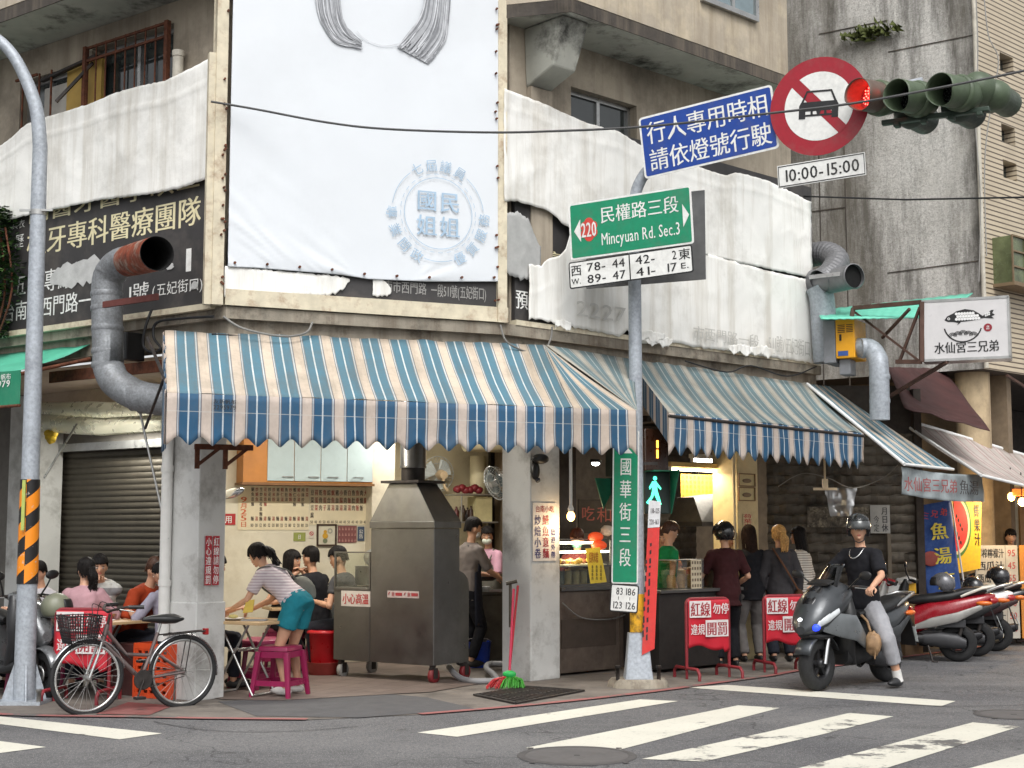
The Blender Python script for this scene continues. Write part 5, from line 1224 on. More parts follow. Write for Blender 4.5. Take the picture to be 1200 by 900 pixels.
# ------------------------------------------------------------------ street lamp
lp = G(28, 824); lm = thing('street_lamp', 'tall galvanised street lamp with gooseneck top and orange black striped wrap at the left', 'street lamp', lp)
mb = MB(); zt = CAM.z + 0; top = D(47, 172, lp.y); kx = (top.x-lp.x)/(top.z-.5)
Lx = lambda z: lp.x + kx*z
neck = smooth_path([top, D(43, 130, lp.y), D(30, 92, lp.y), D(10, 58, lp.y), D(-20, 36, lp.y), D(-80, 20, lp.y-.1)], 6)
mb.tube([(Lx(.02), lp.y, .02), (Lx(2), lp.y, 2)] + neck, [.1, .084] + [.07-.0008*k for k in range(len(neck))], 22); mb.build('pole', GALV, lm)
mb = MB(); x, y_ = lp.x, lp.y; mb.box(x-.22, x+.22, y_-.22, y_+.22, .004, .035)
for a in range(4):
    c_, s_ = math.cos(a*math.pi/2+.4), math.sin(a*math.pi/2+.4); p = Vector((x, y_, 0)); d = Vector((c_, s_, 0)); e = Vector((-s_, c_, 0))*.006
    mb.add([p+d*.1+e+Vector((0, 0, .035)), p+d*.2+e+Vector((0, 0, .035)), p+d*.1+e+Vector((0, 0, .36)), p+d*.1-e+Vector((0, 0, .035)), p+d*.2-e+Vector((0, 0, .035)), p+d*.1-e+Vector((0, 0, .36))], [(0, 1, 2), (3, 5, 4), (0, 3, 4, 1), (1, 4, 5, 2)])
mb.build('base_plate', GALV, lm)
for dx, dy in ((-.2, -.2), (.2, -.2), (.2, .2), (-.2, .2)): MB().lathe([(.022, .035), (.022, .12), (.03, .12), (.03, .15)], (x+dx, y_+dy, 0), n=8).build('bolt', ALU, lm)
def hazard():
    m = bpy.data.materials.new('orange_black_wrap'); t, n, l, b = nodes(m); tc = n.new('ShaderNodeTexCoord'); sp = n.new('ShaderNodeSeparateXYZ'); l.new(tc.outputs['UV'], sp.inputs[0])
    ad = n.new('ShaderNodeMath'); ad.operation = 'ADD'; l.new(sp.outputs[0], ad.inputs[0]); l.new(sp.outputs[1], ad.inputs[1])
    fr = n.new('ShaderNodeMath'); fr.operation = 'FRACT'; l.new(ad.outputs[0], fr.inputs[0])
    c = ramp(t, fr.outputs[0], [(0, C(232, 138, 24)), (.52, C(28, 26, 26))], 'CONSTANT'); v = vec(t)
    c = mix(t, ramp(t, noise_n(t, v, 14, 6, .7), [(.62, BW(0)), (.66, BW(.9))]), c, C(190, 180, 170)); l.new(c, b.inputs['Base Color']); b.inputs['Roughness'].default_value = .45; return m
zw0, zw1 = D(30, 684, lp.y).z, D(34, 562, lp.y).z; mb = MB()
n = 24; vs2 = []; uv2 = []
for j in range(2):
    for i in range(n+1):
        a = -math.pi*.5 + 2*math.pi*i/n; z = (zw0, zw1)[j]; r = .098-.006*j; vs2.append((Lx(z)+r*math.cos(a), lp.y+r*math.sin(a), z)); uv2.append((-2*i/n*.72, (0, 3.1)[j]))
mb.add(vs2, [(i, i+1, n+2+i, n+1+i) for i in range(n)], 0, True, uv2); mb.build('striped_wrap', hazard(), lm)
mb = MB(); zb2 = D(28, 250, lp.y).z; mb.lathe([(.08, 0), (.08, .05)], (Lx(zb2), lp.y, zb2-.02), n=20); mb.bar((Lx(zb2)-.16, lp.y-.05, zb2+.02), (Lx(zb2)+.16, lp.y-.05, zb2+.02), .02); mb.build('clamp', ALU, lm)
mb = MB(); p = D(29, 590, lp.y-.14); mb.box(p.x-.03, p.x+.0, p.y, p.y+.02, p.z-.25, p.z+.22); mb.build('sticker', paint(168, 180, 92), lm)
# ================================================================== SHOP FITTINGS AND STREET PROPS
# --- wall cabinets in the corner shop
yC = YB - .38
c0, c1 = FM.S(313, yC), FM.S(437, yC); zb = FM.hit(370, 566, yC)[1]; zt = zb + .62
cab = thing('wall_cabinet', 'row of pale blue cupboards with an orange wood end above the menu posters', 'cupboard', FM.P((c0+c1)/2, YB, zb))
MB(FM.M).box(c0-.28, c1, yC+.02, YB-.003, zb, zt+.3).build('carcass', mat('orange_wood_veneer', C(186, 122, 52), .5, var=.12, scale=3), cab)
CABD = mat('pale_blue_laminate', C(176, 192, 194), .35, var=.04)
for k in range(4):
    a, b = lerp(c0, c1, k/4), lerp(c0, c1, (k+1)/4); dr = MB(FM.M).box(a+.004, b-.004, yC, yC+.018, zb+.02, zt+.28).build('door', CABD, cab, bevel=.003)
    h = a + (.24 if k % 2 else .26)*(b-a)*(1 if k > 1 else 2.2); mb = MB(FM.M); mb.bar((h, yC-.025, zb+.07), (h+.12, yC-.025, zb+.07), .012); mb.bar((h, yC-.025, zb+.07), (h, yC, zb+.07), .01); mb.bar((h+.12, yC-.025, zb+.07), (h+.12, yC, zb+.07), .01); mb.build('handle', ALU, dr)
MB(FM.M).box(c0-.3, c1+.02, yC-.01, YB-.003, zb-.03, zb-.002).build('base_board', mat('brown_wood_strip', C(120, 84, 48), .6), cab)
# --- menu posters
def poster(u0, u1, vt, vb, F, y, face, label, cat='poster', name='poster', th=.004, frame=None, fw=.02):
    s0, s1 = F.S(u0, y, (vt+vb)/2), F.S(u1, y, (vt+vb)/2); z1, z0 = F.hit((u0+u1)/2, vt, y)[1], F.hit((u0+u1)/2, vb, y)[1]
    t = thing(name, label, cat, F.P((s0+s1)/2, y, z0), F.deg)
    MB(F.M).box(s0, s1, y, y+th, z0, z1).build('sheet', face, t)
    if frame:
        mb = MB(F.M)
        for a, b, c, d in ((s0-fw, s1+fw, z1, z1+fw), (s0-fw, s1+fw, z0-fw, z0), (s0-fw, s0, z0, z1), (s1, s1+fw, z0, z1)): mb.box(a, b, y-.012, y+.012, c, d)
        mb.build('frame', frame, t)
    return t, s0, s1, z0, z1
PAPER = mat('cream_poster_paper', C(226, 214, 182), .7, var=.04)
TXT_B = paint(52, 40, 36); TXT_RR = paint(160, 50, 44); TXT_O = paint(206, 96, 50)
yW = YB - .01
t, s0, s1, z0, z1 = poster(279, 362, 569, 621, FM, yW, PAPER, 'left cream menu poster on the shop wall with a date column in orange', 'menu')
cols = ['鱔魚意麵', '炒鱔魚', '生炒花枝意麵', '花枝意麵', '炒花枝', '炒米粉', '豬肝湯', '蝦仁湯', '魚肚湯', '炒飯類', '蝦仁意麵', '豬心湯', '肉絲炒飯', '青菜']
mb = MB(FM.M); W = s1-s0
for k, c in enumerate(cols):
    x = s0 + W*(.17+.83*(k+.12)/14); 
    for j, chh in enumerate(c): z = z1-(z1-z0)*(.04+.11*j); mb.txt(chh, x, x+W*.043, z-(z1-z0)*.1, z, yW-.003, 1 if (k in (1, 3, 5, 7, 9, 11, 13)) else 0, .02)
    mb.txt('湯' if k % 2 else '麵', x, x+W*.043, z0+(z1-z0)*.2, z0+(z1-z0)*.31, yW-.003, 1 if k % 2 else 0, .02); mb.txt('120'[:2+k % 2] if k % 3 else '80', x, x+W*.04, z0+(z1-z0)*.06, z0+(z1-z0)*.15, yW-.003, 0)
mb.txt('9月25日', s0+W*.03, s0+W*.13, z0+(z1-z0)*.06, z0+(z1-z0)*.75, yW-.003, 2, .02, vertical=True)
mb.build('lettering', [TXT_B, TXT_RR, TXT_O], t)
t, s0, s1, z0, z1 = poster(363, 435, 571, 615, FM, yW, PAPER, 'right cream menu poster under the pale blue cupboards, red and black characters', 'menu')
mb = MB(FM.M); W = s1-s0
for k, c in enumerate(['豆菜豆腐', '荷蛋菜', '乾骨肉', '魯蛋子', '綜合湯', '魷魚湯', '豬血湯', '小腸湯', '骨肉湯', '白飯湯', '魚肚肉', '魚羹飯', '肉燥飯', '大腸', '鱔意麵']):
    x = s0 + W*(k+.15)/15
    for j, chh in enumerate(c): z = z1-(z1-z0)*(.06+.2*j); mb.txt(chh, x, x+W*.055, z-(z1-z0)*.17, z, yW-.003, 1 if k in (1, 3, 5, 7, 9, 11, 13) else 0, .025)
    mb.txt('40' if k % 3 else '50', x, x+W*.045, z0+(z1-z0)*.03, z0+(z1-z0)*.12, yW-.003, 0)
mb.build('lettering', [TXT_B, TXT_RR], t)
t, s0, s1, z0, z1 = poster(373, 392.5, 616, 638, FM, yW-.012, mat('framed_print', C(214, 208, 186), .4, var=.05), 'small framed food picture below the right menu poster', 'picture', 'framed_picture', frame=mat('dark_brown_frame', C(62, 42, 28), .5))
mb = MB(FM.M); cx, cz = (s0+s1)/2, (z0+z1)/2; mb.disc((cx-.02, cz-.01), .035, yW-.02, 14, 0); mb.disc((cx-.02, cz+.04), .022, yW-.021, 12, 0); mb.disc((cx+.04, cz+.05), .03, yW-.02, 14, 1, .02); mb.disc((cx-.02, cz-.07), .03, yW-.019, 12, 2)
mb.build('print', [paint(206, 158, 46), paint(150, 150, 140), paint(120, 130, 100)], t)
t, s0, s1, z0, z1 = poster(344, 358, 624, 634, FM, yW, paint(150, 158, 84), 'small green and yellow notice on the wall under the left menu poster', 'notice', 'notice')
mb = MB(FM.M); mb.txt('日', s0+(s1-s0)*.36, s0+(s1-s0)*.62, z0+.02, z1-.02, yW-.003, 0, .03); mb.build('lettering', TXT_W, t)
t, s0, s1, z0, z1 = poster(362, 368, 621, 631, FM, yW, paint(216, 206, 190), 'tiny red no smoking notice on the shop wall beside the framed picture', 'notice', 'notice')
mb = MB(FM.M); mb.disc(((s0+s1)/2, (z0+z1)/2+.008), .025, yW-.003, 18, 0, .018); mb.bar(((s0+s1)/2-.014, yW-.003, (z0+z1)/2+.02), ((s0+s1)/2+.014, yW-.003, (z0+z1)/2-.006), .005); mb.build('symbol', TXT_R, t)
t, s0, s1, z0, z1 = poster(396, 418, 616, 636, FM, yW, paint(126, 76, 74), 'maroon flyer on the shop wall seen through the hood cart glass', 'notice', 'notice')
mb = MB(FM.M)
for i in range(6):
    for j in range(3): mb.flat([(lerp(s0, s1, (i+.2)/6), lerp(z0, z1, (j+.2)/3)), (lerp(s0, s1, (i+.8)/6), lerp(z0, z1, (j+.2)/3)), (lerp(s0, s1, (i+.5)/6), lerp(z0, z1, (j+.8)/3))], yW-.003)
mb.build('print', paint(176, 130, 120), t)
t, s0, s1, z0, z1 = poster(419, 427, 617, 634, FM, yW, paint(70, 84, 106), 'small dark blue notice beside the maroon flyer on the shop wall', 'notice', 'notice'); mb = MB(FM.M); mb.txt('公告', s0+.015, s1-.015, z0+.03, z1-.03, yW-.003, vertical=True); mb.build('lettering', TXT_W, t)
yq = YB-.012; t, s0, s1, z0, z1 = poster(263.5, 276, 602, 615, FM, yq, paint(180, 40, 42), 'red and white notice with a large character just right of the street column', 'notice', 'notice'); mb = MB(FM.M); mb.txt('用', s0, s0+(s1-s0)*.7, z0+.015, z1-.015, yq-.003, 0, .02); mb.build('lettering', TXT_W, t)
# --- fluorescent fitting inside the shop (light source)
def tube_lamp(F, s0, s1, y, z, label, watts, col=(1, .95, .85), housing=WHITEP, k=14, name='tube_lamp'):
    t = thing(name, label, 'lamp', F.P((s0+s1)/2, y, z)); MB(F.M).box(s0-.04, s1+.04, y-.04, y+.04, z+.03, z+.09).build('housing', housing, t, bevel=.005)
    MB(F.M).tube([(s0, y, z), (s1, y, z)], .016, 10).build('tube', glow('tube_%g_%g' % (k, col[2]), (*col, 1), k), t)
    mb = MB(F.M); mb.box(s0-.03, s0, y-.02, y+.02, z-.02, z+.03); mb.box(s1, s1+.03, y-.02, y+.02, z-.02, z+.03); mb.build('socket', WHITEP, t)
    L = bpy.data.lights.new('tube_light', 'AREA'); L.shape = 'RECTANGLE'; L.size = s1-s0; L.size_y = .06; L.energy = watts; L.color = col
    o = bpy.data.objects.new('tube_light', L); COL.objects.link(o); o.location = F.P((s0+s1)/2, y, z-.03); o.rotation_euler = (0, 0, R(F.deg)); return t
tube_lamp(FM, .6, 1.8, 1.3, 3.1, 'white ceiling tube lamp in the corner shop near the cupboards', 46, (1, .95, .86))
tube_lamp(FM, 2.6, 3.8, 2.6, 3.1, 'white ceiling tube lamp over the cooks in the corner shop', 42, (1, .95, .86))
tube_lamp(FL, FL.S(90, 1.5), FL.S(170, 1.5), 1.75, 2.95, 'white tube lamp above the plastic sheeting in the left arcade', 38, (1, .98, .9))
tube_lamp(FR, FR.S(786, .7), FR.S(844, .7), .7, FR.hit(815, 551, .7)[1], 'warm tube lamp hanging over the takeaway counter', 11, (1, .82, .55), housing=mat('yellowed_lamp_housing', C(206, 176, 110), .5))
tube_lamp(FR, FR.S(812, 1.8), FR.S(868, 1.8), 1.8, FR.hit(840, 541, 1.8)[1], 'white tube lamp further inside the takeaway stall', 36, (1, .95, .86))
# --- hood cart
cf = G(508, 802); FH = Frame(cf.x, cf.y, -33)
hc = thing('hood_cart', 'wheeled stainless steel cooking cart with a tall extractor hood, flue and glass screen', 'cooking cart', FH.P(-.6, .3, 0))
WL = FH.S(393); sg = FH.S(434.5, 0, 640); dU, dL_ = .47, .64; zb = .19; z1 = FH.hit(508, 619)[1]; z2 = FH.hit(508, 611)[1]
mb = MB(FH.M); mb.box(sg, 0, 0, dU, zb, z1); mb.box(WL, sg-.003, 0, dU, zb, FH.hit(410, 688)[1])
pr = [(dU, zb), (dL_-.0, zb), (dL_, 1.0)] + [(dU+(dL_-dU)*math.cos(R(a)), 1.0+.15*math.sin(R(a))) for a in (30, 60)] + [(dU, 1.16)]
n = len(pr); vs = [(sg+.01, p[0], p[1]) for p in pr] + [(-.002, p[0], p[1]) for p in pr]
mb.add(vs, [tuple(range(n)), tuple(reversed(range(n, 2*n)))] + [(i, (i+1) % n, (i+1) % n+n, i+n) for i in range(n)])
mb.build('body', STEEL, hc, bevel=.008)
MB(FH.M).box(sg-.012, .012, -.012, dU+.012, z1+.002, z2).build('hood_band', STEEL, hc, bevel=.004)
zt = FH.hit(491, 566, .1)[1]; a0, a1 = FH.S(460, .12, 566), FH.S(492, .12, 566)
mb = MB(FH.M); q = [(sg-.01, -.01, z2+.002), (.01, -.01, z2+.002), (.01, dU+.01, z2+.002), (sg-.01, dU+.01, z2+.002), (a0, .06, zt), (a1, .06, zt), (a1, .06+(a1-a0), zt), (a0, .06+(a1-a0), zt)]
mb.add(q, [(0, 1, 5, 4), (1, 2, 6, 5), (2, 3, 7, 6), (3, 0, 4, 7), (4, 5, 6, 7)]).build('hood', STEEL, hc, bevel=.006)
fc = ((a0+a1)/2, .06+(a1-a0)/2)
MB(FH.M).box(a0-.07, a1+.07, .0, .06+(a1-a0)+.06, zt+.002, zt+.03).build('flue_flange', DARKSTEEL, hc)
MB(FH.M).lathe([(.13, zt+.03), (.13, zt+.17)], (*fc, 0), n=26).build('flue_collar', mat('burnt_steel', C(52, 48, 46), .5, .7, var=.2), hc)
MB(FH.M).lathe([(.145, zt+.17), (.145, zt+.19), (.14, zt+.2), (.14, 3.2)], (*fc, 0), n=26).build('flue', STEEL, hc)
mb = MB(FH.M)     # glass screen with steel edges
zg0, zg1 = FH.hit(410, 691)[1], FH.hit(410, 648)[1]
for a, b, c, d in ((WL, WL+.02, zg0, zg1), (sg-.025, sg-.005, zg0, zg1), (WL, sg-.005, zg0-.03, zg0), (WL, sg-.005, zg1, zg1+.015)): mb.box(a, b, 0, .02, c, d)
mb.build('screen_frame', STEEL, hc)
MB(FH.M).box(WL+.02, sg-.025, .006, .012, zg0, zg1).build('screen_glass', glass('greasy_glass', (.86, .88, .84, 1), .93, .08), hc)
for s, y in ((WL+.08, .05), (-.05, .05), (-.02, dL_-.06), (WL+.1, dL_-.1)):
    red = s > -.2; mb = MB(FH.M); mb.box(s-.02, s+.02, y-.03, y+.03, .13, zb-.002); mb.box(s-.035, s-.028, y-.02, y+.05, .05, .16); mb.box(s+.028, s+.035, y-.02, y+.05, .05, .16)
    w_ = mb.build('castor', DARKSTEEL, hc); MB(FH.M).lathe([(.03, -.025), (.075, -.025), (.08, -.015), (.08, .015), (.075, .025), (.03, .025)], (s, y+.02, .08), (1, 0, 0), n=20).build('wheel', paint(120, 24, 32) if red else paint(150, 148, 144), w_)
t1 = MB(FH.M); s0, z1_ = FH.hit(400, 692, -.002); s1 = FH.S(434, -.002, 700); z0_ = FH.hit(400, 710, -.002)[1]
stk = thing('sticker', 'white hot surface sticker with red characters under the cart glass', 'sticker', FH.P((s0+s1)/2, -.003, z0_)); MB(FH.M).box(s0, s1, -.003, -.001, z0_, z1_).build('sheet', paint(214, 206, 198), stk)
mb = MB(FH.M); mb.txt('小心高溫', s0+.02, s1-.02, z0_+.02, z1_-.02, -.005, 0, .03); mb.build('lettering', TXT_R, stk)
s0, z1_ = FH.hit(454, 692, -.002); s1 = FH.S(491, -.002, 700); z0_ = FH.hit(454, 700, -.002)[1]
stk = thing('sticker', 'small red and white twin sticker on the front of the steel cart', 'sticker', FH.P((s0+s1)/2, -.003, z0_)); MB(FH.M).box(s0, s1, -.003, -.001, z0_, z1_).build('sheet', paint(206, 190, 186), stk)
mb = MB(FH.M); W = s1-s0
for k in (0, .5): mb.txt('重', s0+W*(k+.13), s0+W*(k+.24), z0_+.012, z1_-.012, -.005, 0, .02); mb.box(s0+W*(k+.26), s0+W*(k+.47), -.005, -.003, z0_+.02, z1_-.02); mb.bar((s0+W*(k+.03), -.004, z0_+.03), (s0+W*(k+.08), -.004, z1_-.015), .008)
mb.build('lettering', [paint(176, 60, 66)], stk)
# pot behind the cart glass
cp = FH.P(lerp(WL, sg, .5), .35, 1.0); po = thing('cooking_pot', 'large aluminium pot steaming behind the cart glass', 'pot', cp)
MB().lathe([(.17, 0), (.19, .02), (.19, .2), (.2, .21)], cp, n=28).build('body', ALU, po)
mb = MB(); mb.ell(cp + Vector((.06, 0, .3)), (.16, .14, .11), 18, 10); mb.build('lid', ALU, po)
# --- electric fans
def fan(p, aim, r, label, blade, cage, motor, glassy=False):
    t = thing('wall_fan', label, 'fan', p); ax = Vector(aim).normalized(); p = Vector(p)
    q = ax.to_track_quat('Y', 'Z'); X = lambda x, y, z: p + q @ Vector((x, y, z))
    mb = MB()
    for k in range(28):
        a = k*2*math.pi/28; c, s = math.cos(a), math.sin(a); mb.tube([X(.03*c, .1, .03*s), X(r*.7*c, .09, r*.7*s), X(r*c, .03, r*s), X(r*.9*c, -.03, r*.9*s), X(.06*c, -.05, .06*s)], .0022, 4, caps=False)
    for rr_ in (r, r*.6): mb.tube([X(rr_*math.cos(a), .035 + .06*(1-rr_/r), rr_*math.sin(a)) for a in [k*math.pi/18 for k in range(36)]], .006, 6, closed=True)
    mb.build('cage', cage, t)
    mb = MB()
    for k in range(3):
        a0 = k*2.094; pts = []
        for j in range(8): a = a0 + j*.2; pts.append(X(r*.86*math.cos(a), .03+.02*math.sin(j), r*.86*math.sin(a)))
        mb.add([X(.03*math.cos(a0), .02, .03*math.sin(a0))] + pts + [X(.03*math.cos(a0+1.2), .03, .03*math.sin(a0+1.2))], [tuple(range(10))])
    mb.build('blades', blade, t)
    mb = MB(); mb.tube([X(0, .1, 0), X(0, .0, 0), X(0, -.06, 0), X(0, -.16, 0)], [.03, .04, .07, .055], 16); mb.tube([X(0, -.12, -.03), X(0, -.2, -.16), X(0, -.3, -.2)], .02, 8); mb.build('motor', motor, t)
    return t
FANB = mat('grey_blue_fan_blade', C(120, 134, 140), .3, var=.1); FANC = mat('pale_fan_cage', C(190, 192, 188), .4)
BEIGE = mat('yellowed_plastic', C(206, 182, 146), .5, var=.1)
yk = YB + .9
fan(FM.P(FM.S(514, yk, 556), yk, FM.hit(514, 556, yk)[1]), (-.5, .85, .1), .24, 'pale wall fan turned away above the hood in the corner shop', mat('bluewhite_blade', C(206, 214, 212), .4), FANC, BEIGE)
fan(FM.P(FM.S(583, 1.4, 565), 1.4, FM.hit(583, 565, 1.4)[1]), (-.75, -.5, -.35), .2, 'clear bladed wall fan sticking out behind the middle column', FANB, FANC, WHITEP)
fan(FR.P(FR.S(850, 2.2, 567), 2.2, FR.hit(850, 567, 2.2)[1]), (-.1, -1, -.1), .2, 'dark caged wall fan with a beige hub in the takeaway stall', mat('dark_fan_blade', C(90, 86, 80), .4), mat('dark_fan_cage', C(70, 66, 62), .5), BEIGE)
fp = FM.P(FM.S(272, .9, 578), .9, FM.hit(272, 578, .9)[1])
mr = thing('round_mirror', 'chrome rimmed oval mirror on an arm beside the left street column', 'mirror', fp)
MB().ell(fp, (.13, .05, .05), 20, 10, rot=Matrix.Rotation(R(-18), 3, 'Y')).build('mirror', CHROME, mr); MB().tube([fp - Vector((.1, 0, .02)), fp - Vector((.28, -.05, .05))], .015, 8).build('arm', ALU, mr)
# --- aircon and pipes in the kitchen
MB(FM.M).tube([(FM.S(545, 3.6), 3.6, 2.78), (FM.S(640, 3.6), 3.6, 2.78)], .16, 20).build('duct_pipe', mat('cream_painted_duct', C(206, 196, 160), .6, var=.05), label='fat cream painted pipe running under the kitchen ceiling', cat='pipe')
MB(FM.M).tube([(FM.S(560, 4.2), 4.2, 0), (FM.S(560, 4.2), 4.2, 2.6)], .11, 20).build('pipe', mat('cream_painted_duct', C(206, 196, 160), .6), label='upright cream painted pipe behind the cooks', cat='pipe')
MB(FM.M).box(FM.S(572, 4.4), FM.S(600, 4.4), 4.3, 4.4, 0, 3.2).build('doorway', mat('dark_doorway', C(46, 40, 34), .8), bld)
sh = thing('kitchen_shelf', 'cluttered kitchen shelf with bottles and a cream box behind the hood', 'shelf', FM.P(FM.S(552, 3.9), 3.9, 1.75))
z = FM.hit(552, 613, 3.9)[1]; x0, x1 = FM.S(528, 3.9), FM.S(577, 3.9)
mb = MB(FM.M); mb.box(x0, x1, 3.7, 4.1, z, z+.02); mb.box(x0, x1, 3.7, 4.1, z+.36, z+.38); mb.tube([(FM.S(541, 3.7), 3.7, z+.02), (FM.S(541, 3.7), 3.7, z+.36)], .01, 6); mb.build('board', ALU, sh)
MB(FM.M).box(FM.S(556, 3.8), FM.S(575, 3.8), 3.75, 4.05, z+.021, z+.34).build('box', mat('cream_box', C(196, 186, 140), .6), sh)
rr = random.Random(6)
for k in range(9): x = lerp(x0, FM.S(555, 3.8), (k+.5)/9); h = rr.uniform(.1, .22); MB(FM.M).lathe([(.03, 0), (.032, h*.7), (.012, h*.85), (.012, h)], (x, 3.8+rr.random()*.15, z+.022), n=10).build('bottle', paint(*rr.choice(((60, 40, 30), (90, 30, 30), (40, 40, 44), (120, 110, 90)))), sh)
mb = MB(FM.M)
for k in range(6): mb.ell((x0+.08+k*.06, 3.85, z+.44+.02*math.sin(k*2)), (.06, .06, .05), 10, 7, fn=lambda p: p*(1+.3*noise.noise(p*2)))
mb.build('red_bag', paint(120, 34, 40), sh)
stv = thing('kitchen_counter', 'stainless kitchen counter with bowls where the two cooks stand', 'counter', FM.P(2.9, 2.5, 0))
k0, k1 = FM.S(558, 2.3), FM.S(600, 2.3) + .3
MB(FM.M).box(k0, k1, 2.3, 2.9, 0, .84).build('cabinet', mat('dull_dark_steel', C(110, 108, 102), .4, .8, var=.15), stv, bevel=.01); MB(FM.M).box(k0-.02, k1, 2.25, 2.92, .842, .88).build('top', STEEL, stv, bevel=.005)
bp = FM.P(lerp(k0, k1, .2), 2.4, .882); MB().lathe([(.04, 0), (.09, .05), (.095, .055)], bp, n=20).build('bowl', WHITEP, label='small white bowl on the kitchen counter beside the cooks', cat='bowl')
wk = thing('frying_pan', 'dark pan of cooked noodles on the kitchen counter in front of the cooks', 'pan', FM.P(lerp(k0, k1, .3), 2.5, 1.0))
pp = FM.P(lerp(k0, k1, .28), 2.5, 1.0); MB().lathe([(.001, 0), (.09, .0), (.15, .05), (.155, .052)], pp, n=24).build('pan', DARKSTEEL, wk); mb = MB(); mb.tube([pp+Vector((-.13, 0, .04)), pp+Vector((-.34, -.05, .07))], .012, 8); mb.build('handle', BLACK, wk)
mb = MB()
for k in range(16): mb.ell(pp+Vector((rr.uniform(-.1, .1), rr.uniform(-.1, .1), .045+rr.random()*.03)), (.03, .03, .018), 8, 5)
mb.build('food', mat('cooked_food', C(176, 136, 84), .6, var=.3, scale=30), wk)
# --- gas cylinder, bucket with lid, tub, blue bucket
gp = G(377, 783); gc = thing('gas_cylinder', 'dark grey gas cylinder standing behind the red lidded bucket', 'gas cylinder', gp)
MB().lathe([(.15, .03), (.17, .05), (.17, .62), (.16, .7), (.12, .77), (.06, .8), (.035, .8)], gp, n=28).build('tank', mat('grey_cylinder_paint', C(86, 90, 90), .5, .3, var=.15, dirt=C(66, 56, 46), dirt_amt=.5), gc)
mb = MB(); mb.lathe([(.13, 0), (.13, .05)], gp, n=24); mb.build('foot_ring', DARKSTEEL, gc)
mb = MB(); mb.lathe([(.02, .8), (.02, .9), (.03, .9), (.03, .94)], gp, n=10); 
for a in (0, 2.1, 4.2): mb.bar(gp+Vector((.11*math.cos(a), .11*math.sin(a), .76)), gp+Vector((.11*math.cos(a), .11*math.sin(a), .98)), .03, .01)
mb.tube([gp+Vector((.11*math.cos(a), .11*math.sin(a), .98)) for a in [k*math.pi/8 for k in range(16)]], .012, 6, closed=True); mb.build('valve', DARKSTEEL, gc)
rp = G(380, 791); tu = MB().lathe([(.17, 0), (.21, .14), (.22, .15), (.205, .15), (.16, .02)], rp, n=28).build('plastic_tub', mat('brick_red_plastic', C(140, 52, 46), .45, var=.1), label='brick red plastic tub under the lidded bucket beside the cart', cat='tub')
rb_ = thing('bucket', 'bright red plastic bucket with a red lid standing in a tub', 'bucket', rp + Vector((0, 0, .022)))
RB = mat('red_plastic', C(186, 30, 38), .35, var=.06); MB().lathe([(.14, .022), (.175, .46), (.182, .46)], rp, n=30).build('body', RB, rb_); MB().lathe([(.195, .462), (.2, .47), (.195, .49), (.15, .5), (.1, .495), (.05, .505), (.001, .505)], rp, n=30).build('lid', RB, rb_)
bp = G(561, 782); bk = thing('bucket', 'blue plastic bucket beside the cart in front of the kitchen counter', 'bucket', bp)
MB().lathe([(.12, 0), (.145, .3), (.155, .305), (.14, .3), (.115, .02)], bp, n=28).build('body', mat('blue_plastic', C(28, 60, 160), .35, var=.08), bk); MB().tube([bp+Vector((-.145, 0, .3)), bp+Vector((-.1, -.08, .34)), bp+Vector((0, -.12, .345)), bp+Vector((.1, -.08, .34)), bp+Vector((.145, 0, .3))], .006, 6).build('handle', ALU, bk)
# hose
HOSE = mat('grey_corrugated_hose', C(148, 148, 150), .5, var=.06)
hz = lambda u, v, z=.035: G(u, v, z)
pth = smooth_path([hz(526, 781, .12), hz(533, 790, .07), hz(543, 796), hz(556, 798), hz(570, 798), hz(582, 797), hz(578, 790, .06), hz(570, 783, .09), hz(574, 778, .1), hz(592, 778, .1)], 8)
MB().tube(pth, [.03+(.003 if k % 2 else 0) for k in range(len(pth))], 12).build('drain_hose', HOSE, label='grey corrugated drain hose curling from the cart to the middle column', cat='hose')
pth = smooth_path([hz(660, 780, .06), hz(690, 781, .05), hz(715, 777, .06), hz(724, 773, .07)], 6); MB().tube(pth, .038, 12).build('drain_hose', HOSE, label='grey hose lying along the foot of the takeaway counter', cat='hose')
# brooms
bm = G(592, 808)
def broom(tip, top, hd, hcols, label, stick):
    t = thing('broom', label, 'broom', hd); MB().tube([tip, top], .013, 8).build('handle', stick, t)
    mb = MB(); rr = random.Random(1); hd = Vector(hd)
    for k in range(150):
        a = rr.uniform(-1, 1); r = rr.uniform(.5, 1); c = 0 if a < -.25 else 1
        p0 = Vector(tip) + Vector((a*.05, rr.uniform(-.02, .02), -.03)); p1 = hd + Vector((a*.2, rr.uniform(-.07, .07), .01+rr.random()*.03)); m_ = p0.lerp(p1, .5)+Vector((a*.03, 0, .02))
        mb.tube([p0, m_, p1], [.004, .005, .006], 4, m=c)
    mb.build('bristles', hcols[:2], t); mb = MB(); mb.ell(Vector(tip)+Vector((0, 0, -.01)), (.07, .035, .04), 14, 8); mb.build('head', hcols[2], t)
    return t
broom(D(597, 789, bm.y), D(602, 690, bm.y+.18), bm, [paint(178, 36, 40), paint(60, 150, 40), paint(24, 160, 70)], 'pink handled broom with green and red bristles leaning on the middle column', paint(186, 40, 72))
p = G(600, 800); MB().tube([D(597, 786, 15.3), D(607, 686, 15.32)], .012, 8).build('mop_handle', paint(196, 44, 56), label='bare red pole leaning on the middle column beside the broom', cat='pole')
